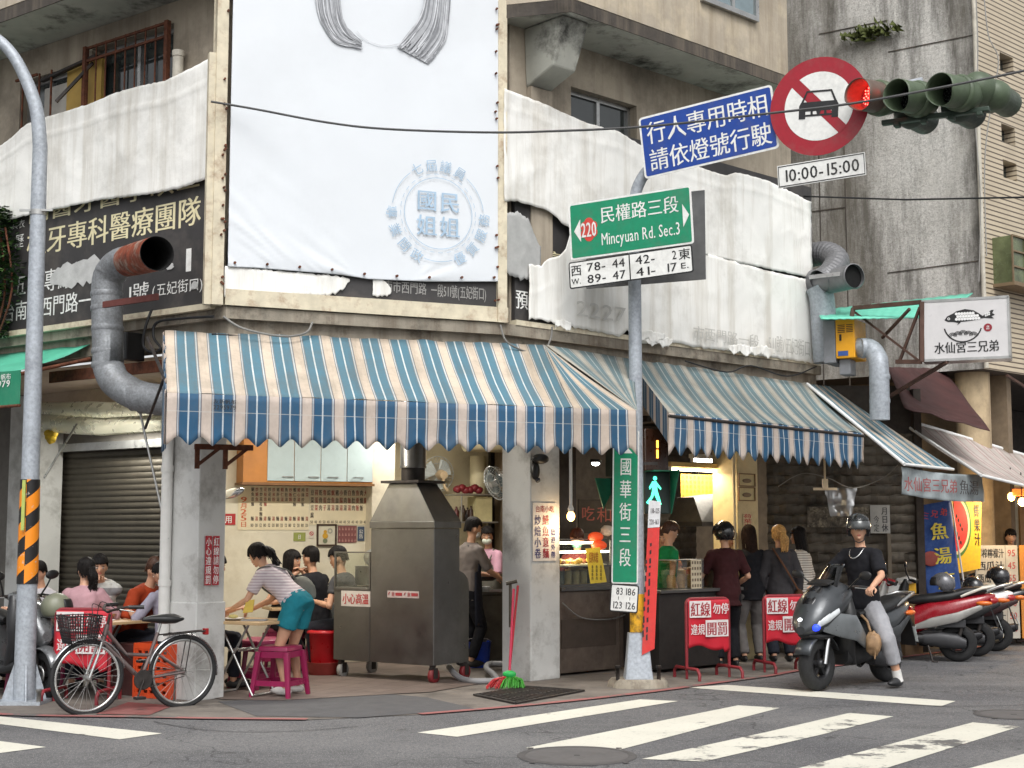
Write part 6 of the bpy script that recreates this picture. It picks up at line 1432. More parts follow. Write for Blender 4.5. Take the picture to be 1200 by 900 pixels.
tp = thing('wall_tap', 'cluster of brass taps and hoses on the middle column above the brooms', 'tap', D(601, 690, 15.3)); mb = MB(); mb.tube([D(598, 684, 15.3), D(598, 735, 15.3)], .016, 8); mb.tube([D(593, 684, 15.25), D(606, 681, 15.25)], .02, 8); mb.build('pipe', mat('tarnished_brass', C(86, 80, 70), .5, .6, var=.2), tp)
# --- middle column sign, camera, red notice on left column
F2 = FP2; FC2 = Frame(pc2.x, pc2.y, 46)
yy = -.012
q = [FC2.hit(u, v, yy) for u, v in ((624.5, 589), (652, 657))]
cs_ = thing('shop_sign', 'white snack menu sign with red and blue characters screwed to the middle column', 'sign', FC2.P(q[0][0], yy, q[1][1]))
a, b, z1_, z0_ = q[0][0], q[1][0], q[0][1], q[1][1]
W, H = b-a, z1_-z0_
MB(FC2.M).box(a, b, yy, -.002, z0_, z1_).build('board', paint(216, 210, 204), cs_); mb = MB(FC2.M)
mb.txt('台南小吃', a+W*.1, b-W*.1, z1_-H*.17, z1_-H*.04, yy-.003, 0, .01); mb.txt('鱔魚意麵', a+W*.40, a+W*.68, z0_+H*.04, z1_-H*.2, yy-.003, 0, .03, vertical=True); mb.txt('炒燴小卷', a+W*.06, a+W*.34, z0_+H*.04, z1_-H*.2, yy-.003, 1, .025, vertical=True); mb.txt('歡迎外帶', a+W*.76, a+W*.95, z0_+H*.04, z1_-H*.44, yy-.003, 1, .02, vertical=True)
mb.build('lettering', [paint(150, 44, 56), paint(52, 48, 110)], cs_)
cmr = thing('security_camera', 'black floodlight camera bracketed to the middle column above the snack sign', 'camera', FC2.P(a+.15, -.1, 2.2))
s, z = FC2.hit(632, 541, -.08); mb = MB(FC2.M); mb.ell((s, -.1, z+.03), (.12, .06, .055), 18, 10); mb.build('lamp_head', BLACK, cmr); mb = MB(FC2.M); mb.ell((s-.03, -.05, z-.1), (.05, .05, .1), 14, 9); mb.box(s-.06, s, -.03, -.002, z-.12, z+.02); mb.build('camera_body', BLACK, cmr); MB(FC2.M).lathe([(.03, 0), (.025, .03)], (s-.01, -.06, z-.19), (0, -.6, -1), n=14).build('lens', mat('camera_lens', C(60, 60, 64), .15), cmr)
yy = -.004; FC1 = Frame(pc.x, pc.y, 44)
a, z1_ = FC1.hit(241, 628, yy); b = FC1.S(257, yy, 655); z0_ = FC1.hit(241, 686, yy)[1]
nt = thing('notice', 'pair of red and white vertical no parking notices stuck on the left street column', 'notice', FC1.P(a, yy, z0_)); W = b-a
MB(FC1.M).box(a, a+W*.46, yy, -.001, z0_, z1_).build('strip', paint(166, 34, 46), nt); MB(FC1.M).box(a+W*.54, b, yy, -.001, z0_, z1_-.0).build('strip', paint(166, 34, 46), nt)
mb = MB(FC1.M); mb.txt('小心違規罰', a+W*.03, a+W*.43, z0_+.01, z1_-.01, yy-.002, 0, .01, vertical=True); mb.txt('紅線請勿停', a+W*.57, b-W*.03, z0_+.01, z1_-.01, yy-.002, 0, .01, vertical=True); mb.build('lettering', TXT_W, nt)
# --- third column pictures
y3 = .34
for u0, u1, v0, v1, lab in ((866, 884, 556, 569, 'upper small framed picture on the cream column'), (866, 884, 572, 586, 'lower small framed picture on the cream column')):
    t, s0, s1, z0, z1 = poster(u0, u1, v0, v1, FR, y3, paint(206, 190, 140), lab, 'picture', 'framed_picture', frame=mat('dark_wood_frame', C(112, 78, 40), .5), fw=.012); mb = MB(FR.M)
    mb.ell(((s0+s1)/2, y3-.004, (z0+z1)/2-.01), ((s1-s0)*.3, .002, (z1-z0)*.2), 10, 6); mb.build('print', paint(120, 96, 70), t)
t, s0, s1, z0, z1 = poster(871, 881, 602, 624, FR, y3, paint(216, 200, 160), 'vertical strip with red characters on the cream column', 'notice', 'notice'); mb = MB(FR.M); mb.txt('荷葉米糕', s0, s1, z0, z1, y3-.003, 0, .02, vertical=True); mb.build('lettering', TXT_R, t)
MB(FR.M).tube([(FR.S(860, .3), .3, 1.3), (FR.S(860, .3), .3, 2.7)], .018, 8).build('hanging_pole', mat('cream_pole', C(200, 184, 150), .5), label='thin cream pole hanging beside the cream column', cat='pole')
# --- bulb over the display case
bq = D(669, 605, 15.6); bl = thing('hanging_bulb', 'bare lit bulb on a white stem above the glass display case', 'lamp', bq)
mb = MB(); mb.tube([bq+Vector((0, 0, .1)), bq+Vector((0, 0, .95))], .018, 8); mb.build('stem', WHITEP, bl); MB().lathe([(.03, .05), (.035, .08), (.02, .12)], bq, n=14).build('socket', WHITEP, bl); MB().ell(bq, (.045, .045, .055), 14, 10).build('bulb', glow('bulb_warm', (1, .52, .14, 1), 6), bl)
def point(p, e, col=(1, .75, .45), r=.05):
    L = bpy.data.lights.new('bulb_light', 'POINT'); L.energy = e; L.color = col; L.shadow_soft_size = r; o = bpy.data.objects.new('bulb_light', L); COL.objects.link(o); o.location = p
point(bq + Vector((0, -.02, -.12)), 5)
sl = D(698, 543, 17.5); s_l = thing('ceiling_spot', 'small round white ceiling spot at the back of the takeaway stall', 'lamp', sl); MB().ell(sl, (.05, .05, .03), 12, 6).build('lens', glow('white_spot', (1, .95, .9, 1), 10), s_l); MB().lathe([(.07, .01), (.07, .05)], sl, n=14).build('ring', BLACK, s_l)
# --- takeaway counter
FK = FR.sub(0, 0)
k0, k1 = FR.S(655, .55), FR.S(735, .3)
ctr = thing('takeaway_counter', 'stainless steel takeaway counter with brown front panel right of the middle column', 'counter', FR.P((k0+k1)/2, .6, 0))
yk = .45; k0, k1 = FR.S(656, yk, 700), FR.S(731, yk, 700); zt = FR.hit(690, 687, yk)[1]
MB(FR.M).box(k0, k1, yk+.02, yk+.75, .03, zt-.05).build('cabinet', mat('brown_steel_panel', C(118, 106, 96), .4, .6, var=.15, dirt=C(60, 50, 44), dirt_amt=.5), ctr, bevel=.008)
MB(FR.M).box(k0, k1+.02, yk-.03, yk+.8, zt-.048, zt).build('top', STEEL, ctr, bevel=.006)
mb = MB(FR.M); mb.box(k0+.04, k1-.12, yk+.012, yk+.019, .3, .62); mb.box(k1-.06, k1, yk+.01, yk+.019, .05, zt-.06); mb.build('panel_trim', mat('brown_steel_trim', C(84, 74, 66), .5, .5), ctr)
mb = MB(); mb.tube(smooth_path([FR.P(k0+.02, yk-.02, zt-.17), FR.P(k0+.3, yk-.04, zt-.34), FR.P(k0+.75, yk-.04, zt-.38), FR.P(k1, yk-.02, zt-.34)], 6), .008, 6); mb.build('cord', ALU, ctr)
# display case on it
dc = thing('display_case', 'lit glass food display case standing on the takeaway counter', 'display case', FR.P(k0+.4, yk+.3, zt))
e0, e1 = k0+.02, FR.S(716, yk+.05, 660); za, zb, zc = zt+.002, FR.hit(690, 658, yk+.05)[1], FR.hit(690, 633, yk+.05)[1]
mb = MB(FR.M)
for x in (e0, e1): mb.box(x-.008, x+.008, yk+.05, yk+.066, za, zc)
mb.box(e0, e1, yk+.05, yk+.45, zb-.06, zb-.045); mb.box(e0, e1, yk+.04, yk+.06, za, za+.02); mb.box(e0, e1, yk+.12, yk+.4, zc, zc+.015); mb.build('frame', STEEL, dc)
MB(FR.M).box(e0, e1, yk+.052, yk+.058, za+.02, zc).build('glass_front', glass('case_glass', (.94, .97, .94, 1), .95, .02), dc)
mb = MB(FR.M); mb.tube([(e0, yk+.06, zb+.11), (e1-.03, yk+.06, zb+.11)], .012, 8); mb.tube([(e0, yk+.14, zc-.03), (e1-.2, yk+.14, zc-.03)], .012, 8); mb.build('light_tube', glow('case_tube', (1, .9, .7, 1), 7), dc)
MB(FR.M).box(e0+.02, e1-.02, yk+.1, yk+.44, zb-.044, zb-.03).build('shelf', paint(200, 190, 160), dc)
point(FR.P((e0+e1)/2, yk+.25, zc-.1), 10, (1, .88, .66), .1)
rr = random.Random(12)
for k in range(7):
    x = lerp(e0+.06, e1-.06, k/6); MB(FR.M).lathe([(.045, 0), (.05, .14), (.04, .15)], (x, yk+.2, za+.02), n=14).build('tin', paint(*rr.choice(((90, 84, 76), (70, 74, 70), (130, 116, 80)))), dc)
mb = MB(FR.M)
for k in range(26): mb.ell((rr.uniform(e0+.05, e1-.05), yk+rr.uniform(.12, .38), zb-.02+rr.random()*.03), (.05, .04, .03), 8, 5, m=rr.choice((0, 0, 1)))
mb.build('food', [mat('yellow_food', C(190, 150, 60), .6, var=.3, scale=20), mat('brown_food', C(120, 70, 44), .6, var=.3, scale=20)], dc)
# yellow leaning card, orange packets
cd = thing('menu_card', 'tall yellow menu card leaning on the display case', 'menu card', D(705, 688, 15.9)); FQ2 = Frame(D(705, 688, 15.75).x, D(705, 688, 15.75).y, 8)
h = lambda u, v: FQ2.hit(u, v)
mb = MB(FQ2.M); mb.flat([h(692, 684), h(711, 682), h(703, 641), h(686, 643)], 0); mb.build('card', paint(226, 198, 60), cd, solid=.004)
mb = MB(FQ2.M); tx(mb, FQ2, -.004, '招牌米糕', 690, 701, 646, 660, 0, .02); 
for k in range(3): tx(mb, FQ2, -.004, '香菇魯肉', 693+k*5, 695.5+k*5, 662, 680, 1, .02, vertical=True)
mb.build('lettering', [paint(170, 96, 30), TXT_B], cd)
for u, v, lab in ((698, 629, 'bright orange snack packet hanging above the yellow card'), (702, 639, 'orange snack packet just below the brighter packet')):
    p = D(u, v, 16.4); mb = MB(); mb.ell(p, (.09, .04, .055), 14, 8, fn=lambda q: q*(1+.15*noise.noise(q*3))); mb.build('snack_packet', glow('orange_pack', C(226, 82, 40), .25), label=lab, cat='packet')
wb = D(712, 622, 16.6); mb = MB(); mb.ell(wb, (.09, .05, .06), 12, 8, fn=lambda q: q*(1+.3*noise.noise(q*2.5))); mb.build('plastic_bag', paint(214, 204, 190), label='crumpled white plastic bag behind the tall green street sign', cat='bag')
# back wall characters of the stall
t = thing('wall_sign', 'dark wall sign with outlined reddish characters at the back of the stall', 'sign', D(700, 640, 18.4)); FWs = Frame(D(690, 600, 18.3).x, D(690, 600, 18.3).y, 30)
q0 = FWs.hit(678, 585); q1 = FWs.hit(722, 625); MB(FWs.M).box(q0[0], q1[0], 0, .02, q1[1], q0[1]).build('board', mat('dark_sign_board', C(40, 32, 30), .6), t)
mb = MB(FWs.M); tx(mb, FWs, -.004, '吃', 681, 697, 592, 611, 0, .02); tx(mb, FWs, -.004, '和', 699, 718, 592, 613, 0, .0); mb.build('lettering', paint(150, 70, 62), t)
# yellow wall menus
t, s0, s1, z0, z1 = poster(798, 839, 556, 592, FR, 2.1, paint(222, 164, 44), 'large yellow menu board hanging under the warm tube lamp', 'menu', 'menu_board'); mb = MB(FR.M); W, H = s1-s0, z1-z0
for k in range(9):
    for j in range(5): mb.txt('豬肉湯飯麵魚蝦菜蛋'[(k*2+j) % 9], s0+W*(k+.2)/9, s0+W*(k+.85)/9, z0+H*(.24+.15*j), z0+H*(.36+.15*j), 2.097, 0, .01)
mb.build('lettering', paint(176, 104, 30), t); mb = MB(FR.M)
for k in range(7): mb.disc((s0+W*(k+.5)/7, z0+H*.1), W*.05, 2.096, 14, 0); mb.disc((s0+W*(k+.5)/7, z0+H*.1), W*.028, 2.095, 10, 1)
mb.build('print', [paint(216, 190, 140), paint(110, 70, 40)], t)
t, s0, s1, z0, z1 = poster(803, 819, 593, 611, FR, 2.1, paint(232, 178, 40), 'small yellow price card below the yellow menu board', 'menu', 'menu_board'); mb = MB(FR.M); W, H = s1-s0, z1-z0
mb.txt('米糕湯', s0+W*.1, s0+W*.9, z0+H*.62, z0+H*.88, 2.097); mb.txt('45元', s0+W*.15, s0+W*.85, z0+H*.2, z0+H*.45, 2.097); mb.build('lettering', paint(150, 90, 30), t)
# second counter with jars behind the customers
yk = -.1; k0, k1 = FR.S(774, yk, 690), FR.S(868, yk, 690); zt = FR.hit(815, 690, yk)[1]
ct2 = thing('takeaway_counter', 'dark steel counter behind the barriers where customers queue', 'counter', FR.P((k0+k1)/2, .2, 0))
MB(FR.M).box(k0, k1, yk+.02, yk+.6, .04, zt-.04).build('cabinet', mat('dark_counter_panel', C(46, 42, 40), .5, .3, var=.15), ct2, bevel=.008); MB(FR.M).box(k0-.02, k1+.02, yk-.03, yk+.65, zt-.038, zt).build('top', STEEL, ct2, bevel=.005)
cz = MB(FR.M); x0, x1 = FR.S(791, yk+.1, 660), FR.S(823, yk+.1, 660); z1 = FR.hit(800, 657, yk+.1)[1]; cz.box(x0, x1, yk+.08, yk+.088, zt+.005, z1); cz.box(x0, x0+.008, yk+.089, yk+.35, zt+.005, z1)
case2 = thing('display_case', 'small clear glass case with jars on the queue counter', 'display case', FR.P((x0+x1)/2, yk+.2, zt)); cz.build('glass', glass('case_glass2', (.96, .94, .88, 1), .85, .05), case2)
mb = MB(FR.M); mb.box(x0, x1, yk+.08, yk+.36, z1, z1+.012); mb.box(x0, x1, yk+.08, yk+.36, zt+.001, zt+.004); mb.build('frame', STEEL, case2)
for k in range(3):
    x = lerp(x0+.07, x1-.07, k/2); MB(FR.M).lathe([(.05, .006), (.055, .12), (.04, .16)], (x, yk+.22, zt), n=16).build('jar', mat('amber_jar', C(176, 140, 80), .3, var=.15), case2)
for k, (x, lab, cc) in enumerate(((.1, 'stack of white paper bowls at the left end of the queue counter', (222, 216, 200)), (.72, 'orange sauce jar beside the steamer on the queue counter', (196, 92, 34)), (.58, 'yellow food tub next to the price card on the queue counter', (206, 164, 60)))):
    MB(FR.M).lathe([(.055, 0), (.065, .13), (.07, .14), (.068, .2), (.02, .21)], (lerp(k0, k1, x), yk+.42, zt+.001), n=18).build('food_tub', mat('tub_%d' % k, C(*cc), .4), label=lab, cat='food tub')
pcard = thing('price_card', 'small white printed price card standing on the queue counter', 'price card', FR.P(FR.S(814, yk), yk+.05, zt))
a, b = FR.S(810, yk+.05, 670), FR.S(822, yk+.05, 670); MB(FR.M).box(a, b, yk+.05, yk+.056, zt+.001, FR.hit(815, 656, yk+.05)[1]).build('card', paint(220, 206, 176), pcard)
mb = MB(FR.M); zz = FR.hit(815, 656, yk+.05)[1]
for j in range(5):
    for k in range(4): mb.flat([(lerp(a, b, (k+.2)/4), lerp(zt, zz, (j+.25)/5)), (lerp(a, b, (k+.8)/4), lerp(zt, zz, (j+.25)/5)), (lerp(a, b, (k+.8)/4), lerp(zt, zz, (j+.75)/5)), (lerp(a, b, (k+.2)/4), lerp(zt, zz, (j+.75)/5))], yk+.047)
mb.build('print', paint(120, 104, 84), pcard)
lid = FR.P(FR.S(845, yk+.2, 645), yk+.25, zt+.001); st = MB(); st.lathe([(.2, 0), (.21, .2), (.22, .22)], lid, n=26); stp = thing('steamer_pot', 'steel steamer pot with a pale domed lid on the queue counter', 'pot', lid); st.build('pot', STEEL, stp); MB().ell(lid+Vector((0, 0, .26)), (.19, .19, .12), 20, 10).build('lid', mat('pale_cloth_cover', C(214, 200, 170), .8, var=.1), stp)
mb = MB(FR.M); x0, x1 = FR.S(822, 1.3), FR.S(862, 1.3); mb.box(x0, x1, 1.3, 1.8, .0, 1.55); 
rf = thing('range_hood', 'grey steel range hood over the rear stove of the takeaway stall', 'range hood', FR.P((x0+x1)/2, 1.5, 1.6)); q = FR.hit(835, 628, 1.3)
MB(FR.M).add([(x0, 1.3, 1.72), (x1, 1.3, 1.72), (x1, 1.9, 1.72), (x0, 1.9, 1.72), (x0+.2, 1.6, 2.05), (x1, 1.6, 2.1), (x1, 1.9, 2.1), (x0+.2, 1.9, 2.05)], [(0, 1, 5, 4), (1, 2, 6, 5), (2, 3, 7, 6), (3, 0, 4, 7), (4, 5, 6, 7), (0, 3, 2, 1)]).build('hood', mat('dull_steel', C(120, 116, 108), .45, .8, var=.15), rf); MB(FR.M).box(x0, x1, 1.3, 1.9, 1.66, 1.718).build('rim', STEEL, rf)
# --- posters on dark shutter
yS_ = -.06
t, s0, s1, z0, z1 = poster(946, 1019, 594, 618, FSH, yS_, mat('faded_poster', C(96, 88, 76), .7, var=.6, scale=14, dirt=C(176, 164, 140), dirt_amt=.9, dscale=11), 'faded dark picture banner on the dark shutter behind the rider', 'banner', 'banner')
t, s0, s1, z0, z1 = poster(1020, 1043, 592, 625, FSH, yS_-.03, paint(168, 166, 160), 'grey closing day notice with dark characters on the shutter beside the rider', 'notice', 'notice'); mb = MB(FSH.M); W, H = s1-s0, z1-z0
mb.txt('月日休', s0+W*.56, s0+W*.9, z0+H*.05, z0+H*.95, yS_-.034, 0, .02, vertical=True); mb.txt('今定', s0+W*.15, s0+W*.45, z0+H*.05, z0+H*.65, yS_-.034, 0, .0, vertical=True); mb.build('lettering', paint(50, 50, 54), t)
MB(FSH.M).bar((s1-.03, yS_-.04, 0), (s1-.03, yS_-.04, z0), .05).build('post', mat('weathered_post', C(110, 100, 86), .8), t)
yb2 = FSH.P(s1+.05, yS_-.3, 0)
for k, (w_, h_, zz, c_, lab) in enumerate(((.42, .3, 0, (104, 82, 58), 'brown cardboard carton at the bottom of the pile behind the rider'), (.38, .26, .31, (92, 74, 54), 'middle brown carton of the pile behind the rider'), (.3, .2, .58, (120, 96, 66), 'upper brown carton under the yellow box behind the rider'), (.17, .15, .79, (206, 160, 40), 'small yellow box topping the carton pile behind the rider'))):
    bx_ = thing('carton', lab, 'box', yb2 + Vector((0, 0, zz)), 43); m_ = Matrix.Translation(yb2 + Vector((0, 0, zz))) @ Matrix.Rotation(R(43), 4, 'Z')
    MB(m_).box(-w_/2, w_/2, -.15, .15, 0, h_).build('body', mat('card_%d' % k, C(*c_), .8, var=.1), bx_, bevel=.006); MB(m_).box(-w_/2, w_/2, -.02, .02, h_-.0, h_+.003).build('tape', paint(150, 130, 96), bx_)
# hanging things under awning 2
hp_ = D(967, 573, 17.0); mb = MB(); mb.tube([hp_+Vector((0, 0, .55)), hp_], .012, 6); mb.bar(hp_-Vector((.14, 0, .0)), hp_+Vector((.14, 0, .0)), .02, .03); mb.box(hp_.x-.03, hp_.x+.03, hp_.y-.03, hp_.y+.03, hp_.z, hp_.z+.12)
mb.build('ceiling_lamp', BEIGE, label='unlit beige lamp fitting hanging under the end of the right awning', cat='lamp')
mb = MB(); pb = D(984, 585, 17.1)
mb.grid(lambda u, v: pb + Vector((lerp(-.18, .2, u)*(1-.35*v), .05*math.sin(u*5), .14-.34*v+.04*noise.noise((u*3, v*3, 2)))) + Vector((0, .05*noise.noise((u*5, v*4, 7)), 0)), 12, 10); mb.build('plastic_bag', glass('cloudy_bag', (.8, .78, .72, 1), .6, .3), label='cloudy torn plastic bag dangling under the right awning', cat='bag')
cable(smooth_path([D(912, 570, 17), D(940, 555, 17), D(970, 560, 17), D(1000, 572, 17), D(1035, 560, 17.2), D(1052, 545, 17.2)], 6), .006, 'white wire drooping under the end of the right awning', paint(120, 114, 104))
mb = MB(); bq_ = [D(1055, 547, 16.5), D(1150, 556, 18.2), D(1152, 588, 18.2), D(1056, 579, 16.5)]
def fb(u, v): p = bq_[0].lerp(bq_[1], u).lerp(bq_[3].lerp(bq_[2], u), v); return p + Vector((.01, -.05*noise.noise((u*5, v*2, 3)) - .02*math.sin(u*30+v*4), -.03*math.sin(3.14*u)))
bn = thing('banner', 'wrinkled grey cloth banner with red characters hung under the lower awning', 'banner', bq_[3]); mb.grid(fb, 60, 12); mb.build('cloth', mat('grey_banner_cloth', C(150, 158, 160), .8, var=.1, dirt=C(96, 98, 96), dirt_amt=.5), bn, solid=.004)
bd = (bq_[1]-bq_[0]); FBn = Frame(bq_[0].x, bq_[0].y, math.degrees(math.atan2(bd.y, bd.x)))
mb = MB(FBn.M); tx(mb, FBn, -.09, '水仙宮三兄弟', 1059, 1122, 557, 576, 0, .01); mb.build('lettering', [paint(150, 66, 64)], bn); mb = MB(FBn.M); tx(mb, FBn, -.09, '魚湯', 1124, 1147, 561, 580); mb.build('lettering', paint(60, 58, 60), bn)
# --- flags and stall signs on the right
fl = thing('standing_flag', 'tilted blue fish soup stall flag with yellow characters behind the parked scooters', 'banner', D(1110, 690, 19.2)); FF = Frame(D(1100, 690, 19.2).x, D(1100, 690, 19.2).y, 12)
hh_ = lambda u, v: FF.hit(u, v)
mb = MB(FF.M); c4 = [hh_(1072, 594), hh_(1112, 586), hh_(1131, 690), hh_(1095, 722)]; c4 = [hh_(1072, 594), hh_(1112, 586), hh_(1130, 706), hh_(1090, 714)]
mb.grid(lambda u, v: (lerp(lerp(c4[0][0], c4[1][0], u), lerp(c4[3][0], c4[2][0], u), v), .03*math.sin(u*5+v*3), lerp(lerp(c4[0][1], c4[1][1], u), lerp(c4[3][1], c4[2][1], u), v)), 16, 30); mb.build('cloth', mat('blue_flag_cloth', C(42, 78, 148), .7, var=.12, dirt=C(90, 120, 180), dirt_amt=.4, dscale=7), fl, solid=.004)
def fpos(u, v): return (lerp(lerp(c4[0][0], c4[1][0], u), lerp(c4[3][0], c4[2][0], u), v), lerp(lerp(c4[0][1], c4[1][1], u), lerp(c4[3][1], c4[2][1], u), v))
mb = MB(FF.M)
for k, c in enumerate('三兄弟'): x, z = fpos(.22+.27*k, .1); mb.txt(c, x-.055, x+.055, z-.055, z+.055, -.04, 0, .03, rot=-10)
for k, c in enumerate('魚湯店'): x, z = fpos(.55, .27+.24*k); mb.txt(c, x-.13, x+.13, z-.125, z+.125, -.04, 1, .04, rot=6)
x, z = fpos(.2, .52); mb.ell((x, -.035, z), (.13, .008, .1), 14, 8, m=2); mb.build('lettering', [paint(196, 60, 56), paint(224, 206, 70), paint(150, 60, 50)], fl)
mb = MB(); mb.tube([D(1114, 584, 19.25), D(1136, 725, 19.25)], .012, 8); mb.build('pole', WHITEP, fl)
ws = thing('stall_sign', 'yellow vertical juice sign with a red watermelon slice at the right', 'sign', D(1135, 672, 20.0)); FW2 = Frame(D(1112, 672, 20.0).x, D(1112, 672, 20.0).y, 4)
h2 = lambda u, v: FW2.hit(u, v); mb = MB(FW2.M); mb.flat([h2(1113, 674), h2(1149, 666), h2(1150, 588), h2(1112, 586)], 0); mb.build('board', paint(230, 188, 40), ws, solid=.01)
cxz = h2(1118, 615); s_ = h2(1138, 615)[0]-h2(1118, 615)[0]
mb = MB(FW2.M); el = lambda r, y, m_: mb.add([(cxz[0]+s_*r*math.cos(R(a)), y, cxz[1]+s_*r*1.9*math.sin(R(a))) for a in range(-90, 91, 10)], [tuple(range(19))], m_); el(1.0, -.012, 0); el(.9, -.013, 1); el(.8, -.014, 2)
for k in range(7): mb.ell((cxz[0]+s_*(.15+.1*(k % 4)), -.015, cxz[1]+s_*(.5-.25*k)), (.012, .003, .03), 6, 5, m=3)
tx(mb, FW2, -.016, '鮮果汁', 1141, 1149, 590, 640, 3, .02, vertical=True); mb.build('print', [paint(70, 120, 50), paint(224, 214, 170), paint(206, 44, 40), TXT_K], ws)
pb_ = thing('price_board', 'grey white juice price board with black characters behind the black scooter', 'price board', D(1168, 745, 20.1)); FP_ = Frame(D(1142, 740, 20.1).x, D(1142, 740, 20.1).y, 3)
a, z1_ = FP_.hit(1142, 639); b, z0_ = FP_.hit(1196, 748); W, H = b-a, z1_-z0_; MB(FP_.M).box(a, b, 0, .02, z0_, z1_).build('board', paint(178, 176, 168), pb_)
mb = MB(FP_.M)
for k, (s_, n_) in enumerate((('鮮榨檸檬汁', '95'), ('西瓜汁', '45'), ('西瓜牛奶', '55'), ('木瓜牛奶', '60'), ('酪梨牛奶', '50'), ('芒果汁', '50'), ('西芹汁', '60'))):
    zz = z1_-H*(.03+.135*k); mb.txt(s_, a+W*.04, a+W*.68, zz-H*.11, zz, -.004, 0, .025); mb.txt(n_, a+W*.76, a+W*.95, zz-H*.095, zz-H*.01, -.004, 1, .01)
mb.box(a+W*.71, a+W*.715, -.004, -.001, z0_, z1_); mb.build('lettering', [TXT_K, paint(170, 60, 60)], pb_)
MB(FP_.M).box(b+.02, b+.5, -.02, .0, z0_, z1_).build('stall_sign', paint(196, 130, 50), label='orange edge of a stall sign at the right frame edge', cat='sign')
# lit juice stall interior
fsA = D(1150, 690, 22.4); FJ = Frame(fsA.x, fsA.y, 15); a, b = FJ.S(1118), FJ.S(1230)
jw = thing('juice_stall', 'brightly lit cream juice stall with a door frame under the pink awning', 'stall', FJ.P((a+b)/2, 0, 0)); MB(FJ.M).box(a, b, 0, .1, 0, 2.7).build('back_panel', mat('stall_panel', C(206, 190, 140), .6, var=.1), jw)
x0, x1 = FJ.S(1172), FJ.S(1191); mb = MB(FJ.M); mb.box(x0-.08, x0, -.06, -.002, 0, 2.2); mb.box(x1, x1+.08, -.06, -.002, 0, 2.2); mb.box(x0-.08, x1+.08, -.062, -.002, 2.2, 2.3); mb.build('door_frame', mat('tan_wood', C(150, 116, 78), .6), jw); MB(FJ.M).box(x0+.003, x1-.003, -.02, -.003, 0, 2.19).build('door', paint(168, 164, 150), jw)
MB(FJ.M).box(a+.1, b, -.9, -.3, 0, .95).build('counter', mat('tan_counter', C(120, 100, 70), .6, var=.1), jw, bevel=.01)
for u, v, y, lab in ((1185, 582, 19.6, 'left glowing warm bulb under the pink awning'), (1197.5, 588, 19.4, 'right glowing warm bulb under the pink awning')):
    p = D(u, v, y); t = thing('hanging_bulb', lab, 'lamp', p); MB().ell(p, (.05, .05, .06), 12, 8).build('bulb', glow('bulb_warm', (1, .52, .14, 1), 6), t); MB().tube([p+Vector((0, 0, .05)), p+Vector((0, 0, .4))], .008, 6).build('wire', BLACK, t); point(p+Vector((0, -.05, -.12)), 22)
MB().box(D(1188, 576, 19.5).x, D(1215, 576, 19.5).x, 19.5, 19.56, D(1188, 581, 19.5).z, D(1188, 573, 19.5).z).build('lantern_sign', glow('orange_lit', C(226, 110, 40), .8), label='small orange lit sign beside the bulbs at the right edge', cat='sign')
pp = D(1177, 668, 21.2); pl_t = thing('potted_plant', 'spiky green plant in a tan pot on the juice stall counter', 'plant', pp); MB().lathe([(.06, -.15), (.08, 0)], pp, n=16).build('pot', paint(150, 120, 84), pl_t)
mb = MB(); rr = random.Random(3)
for k in range(46):
    a_ = rr.uniform(0, 6.28); L = rr.uniform(.18, .36); e = rr.uniform(.5, 1.4); d = Vector((math.cos(a_)*math.cos(e), math.sin(a_)*math.cos(e), math.sin(e))); sd = d.cross(Vector((0, 0, 1))).normalized()*.014; mb.add([pp-sd, pp+sd, pp+d*L*.6+sd, pp+d*L-Vector((0, 0, .03)), pp+d*L*.6-sd], [(0, 1, 2, 3, 4)])
mb.build('leaves', mat('leaf_mid', C(66, 92, 44), .5, var=.3, scale=10), pl_t)
mb = MB(FJ.M); x = FJ.S(1145); mb.box(x-.1, x+.18, -.8, -.5, .952, 1.3); mb.build('juice_machine', mat('grey_machine', C(130, 126, 118), .4, .3), label='grey juice machine box on the stall counter left of the plant', cat='machine', bevel=.02)
mb = MB(FJ.M); x = FJ.S(1152); mb.box(x-.07, x+.07, -.08, -.01, 1.95, 2.25); mb.build('first_aid_box', paint(90, 160, 130), label='small pale green box fixed to the lit stall panel', cat='box', bevel=.01)
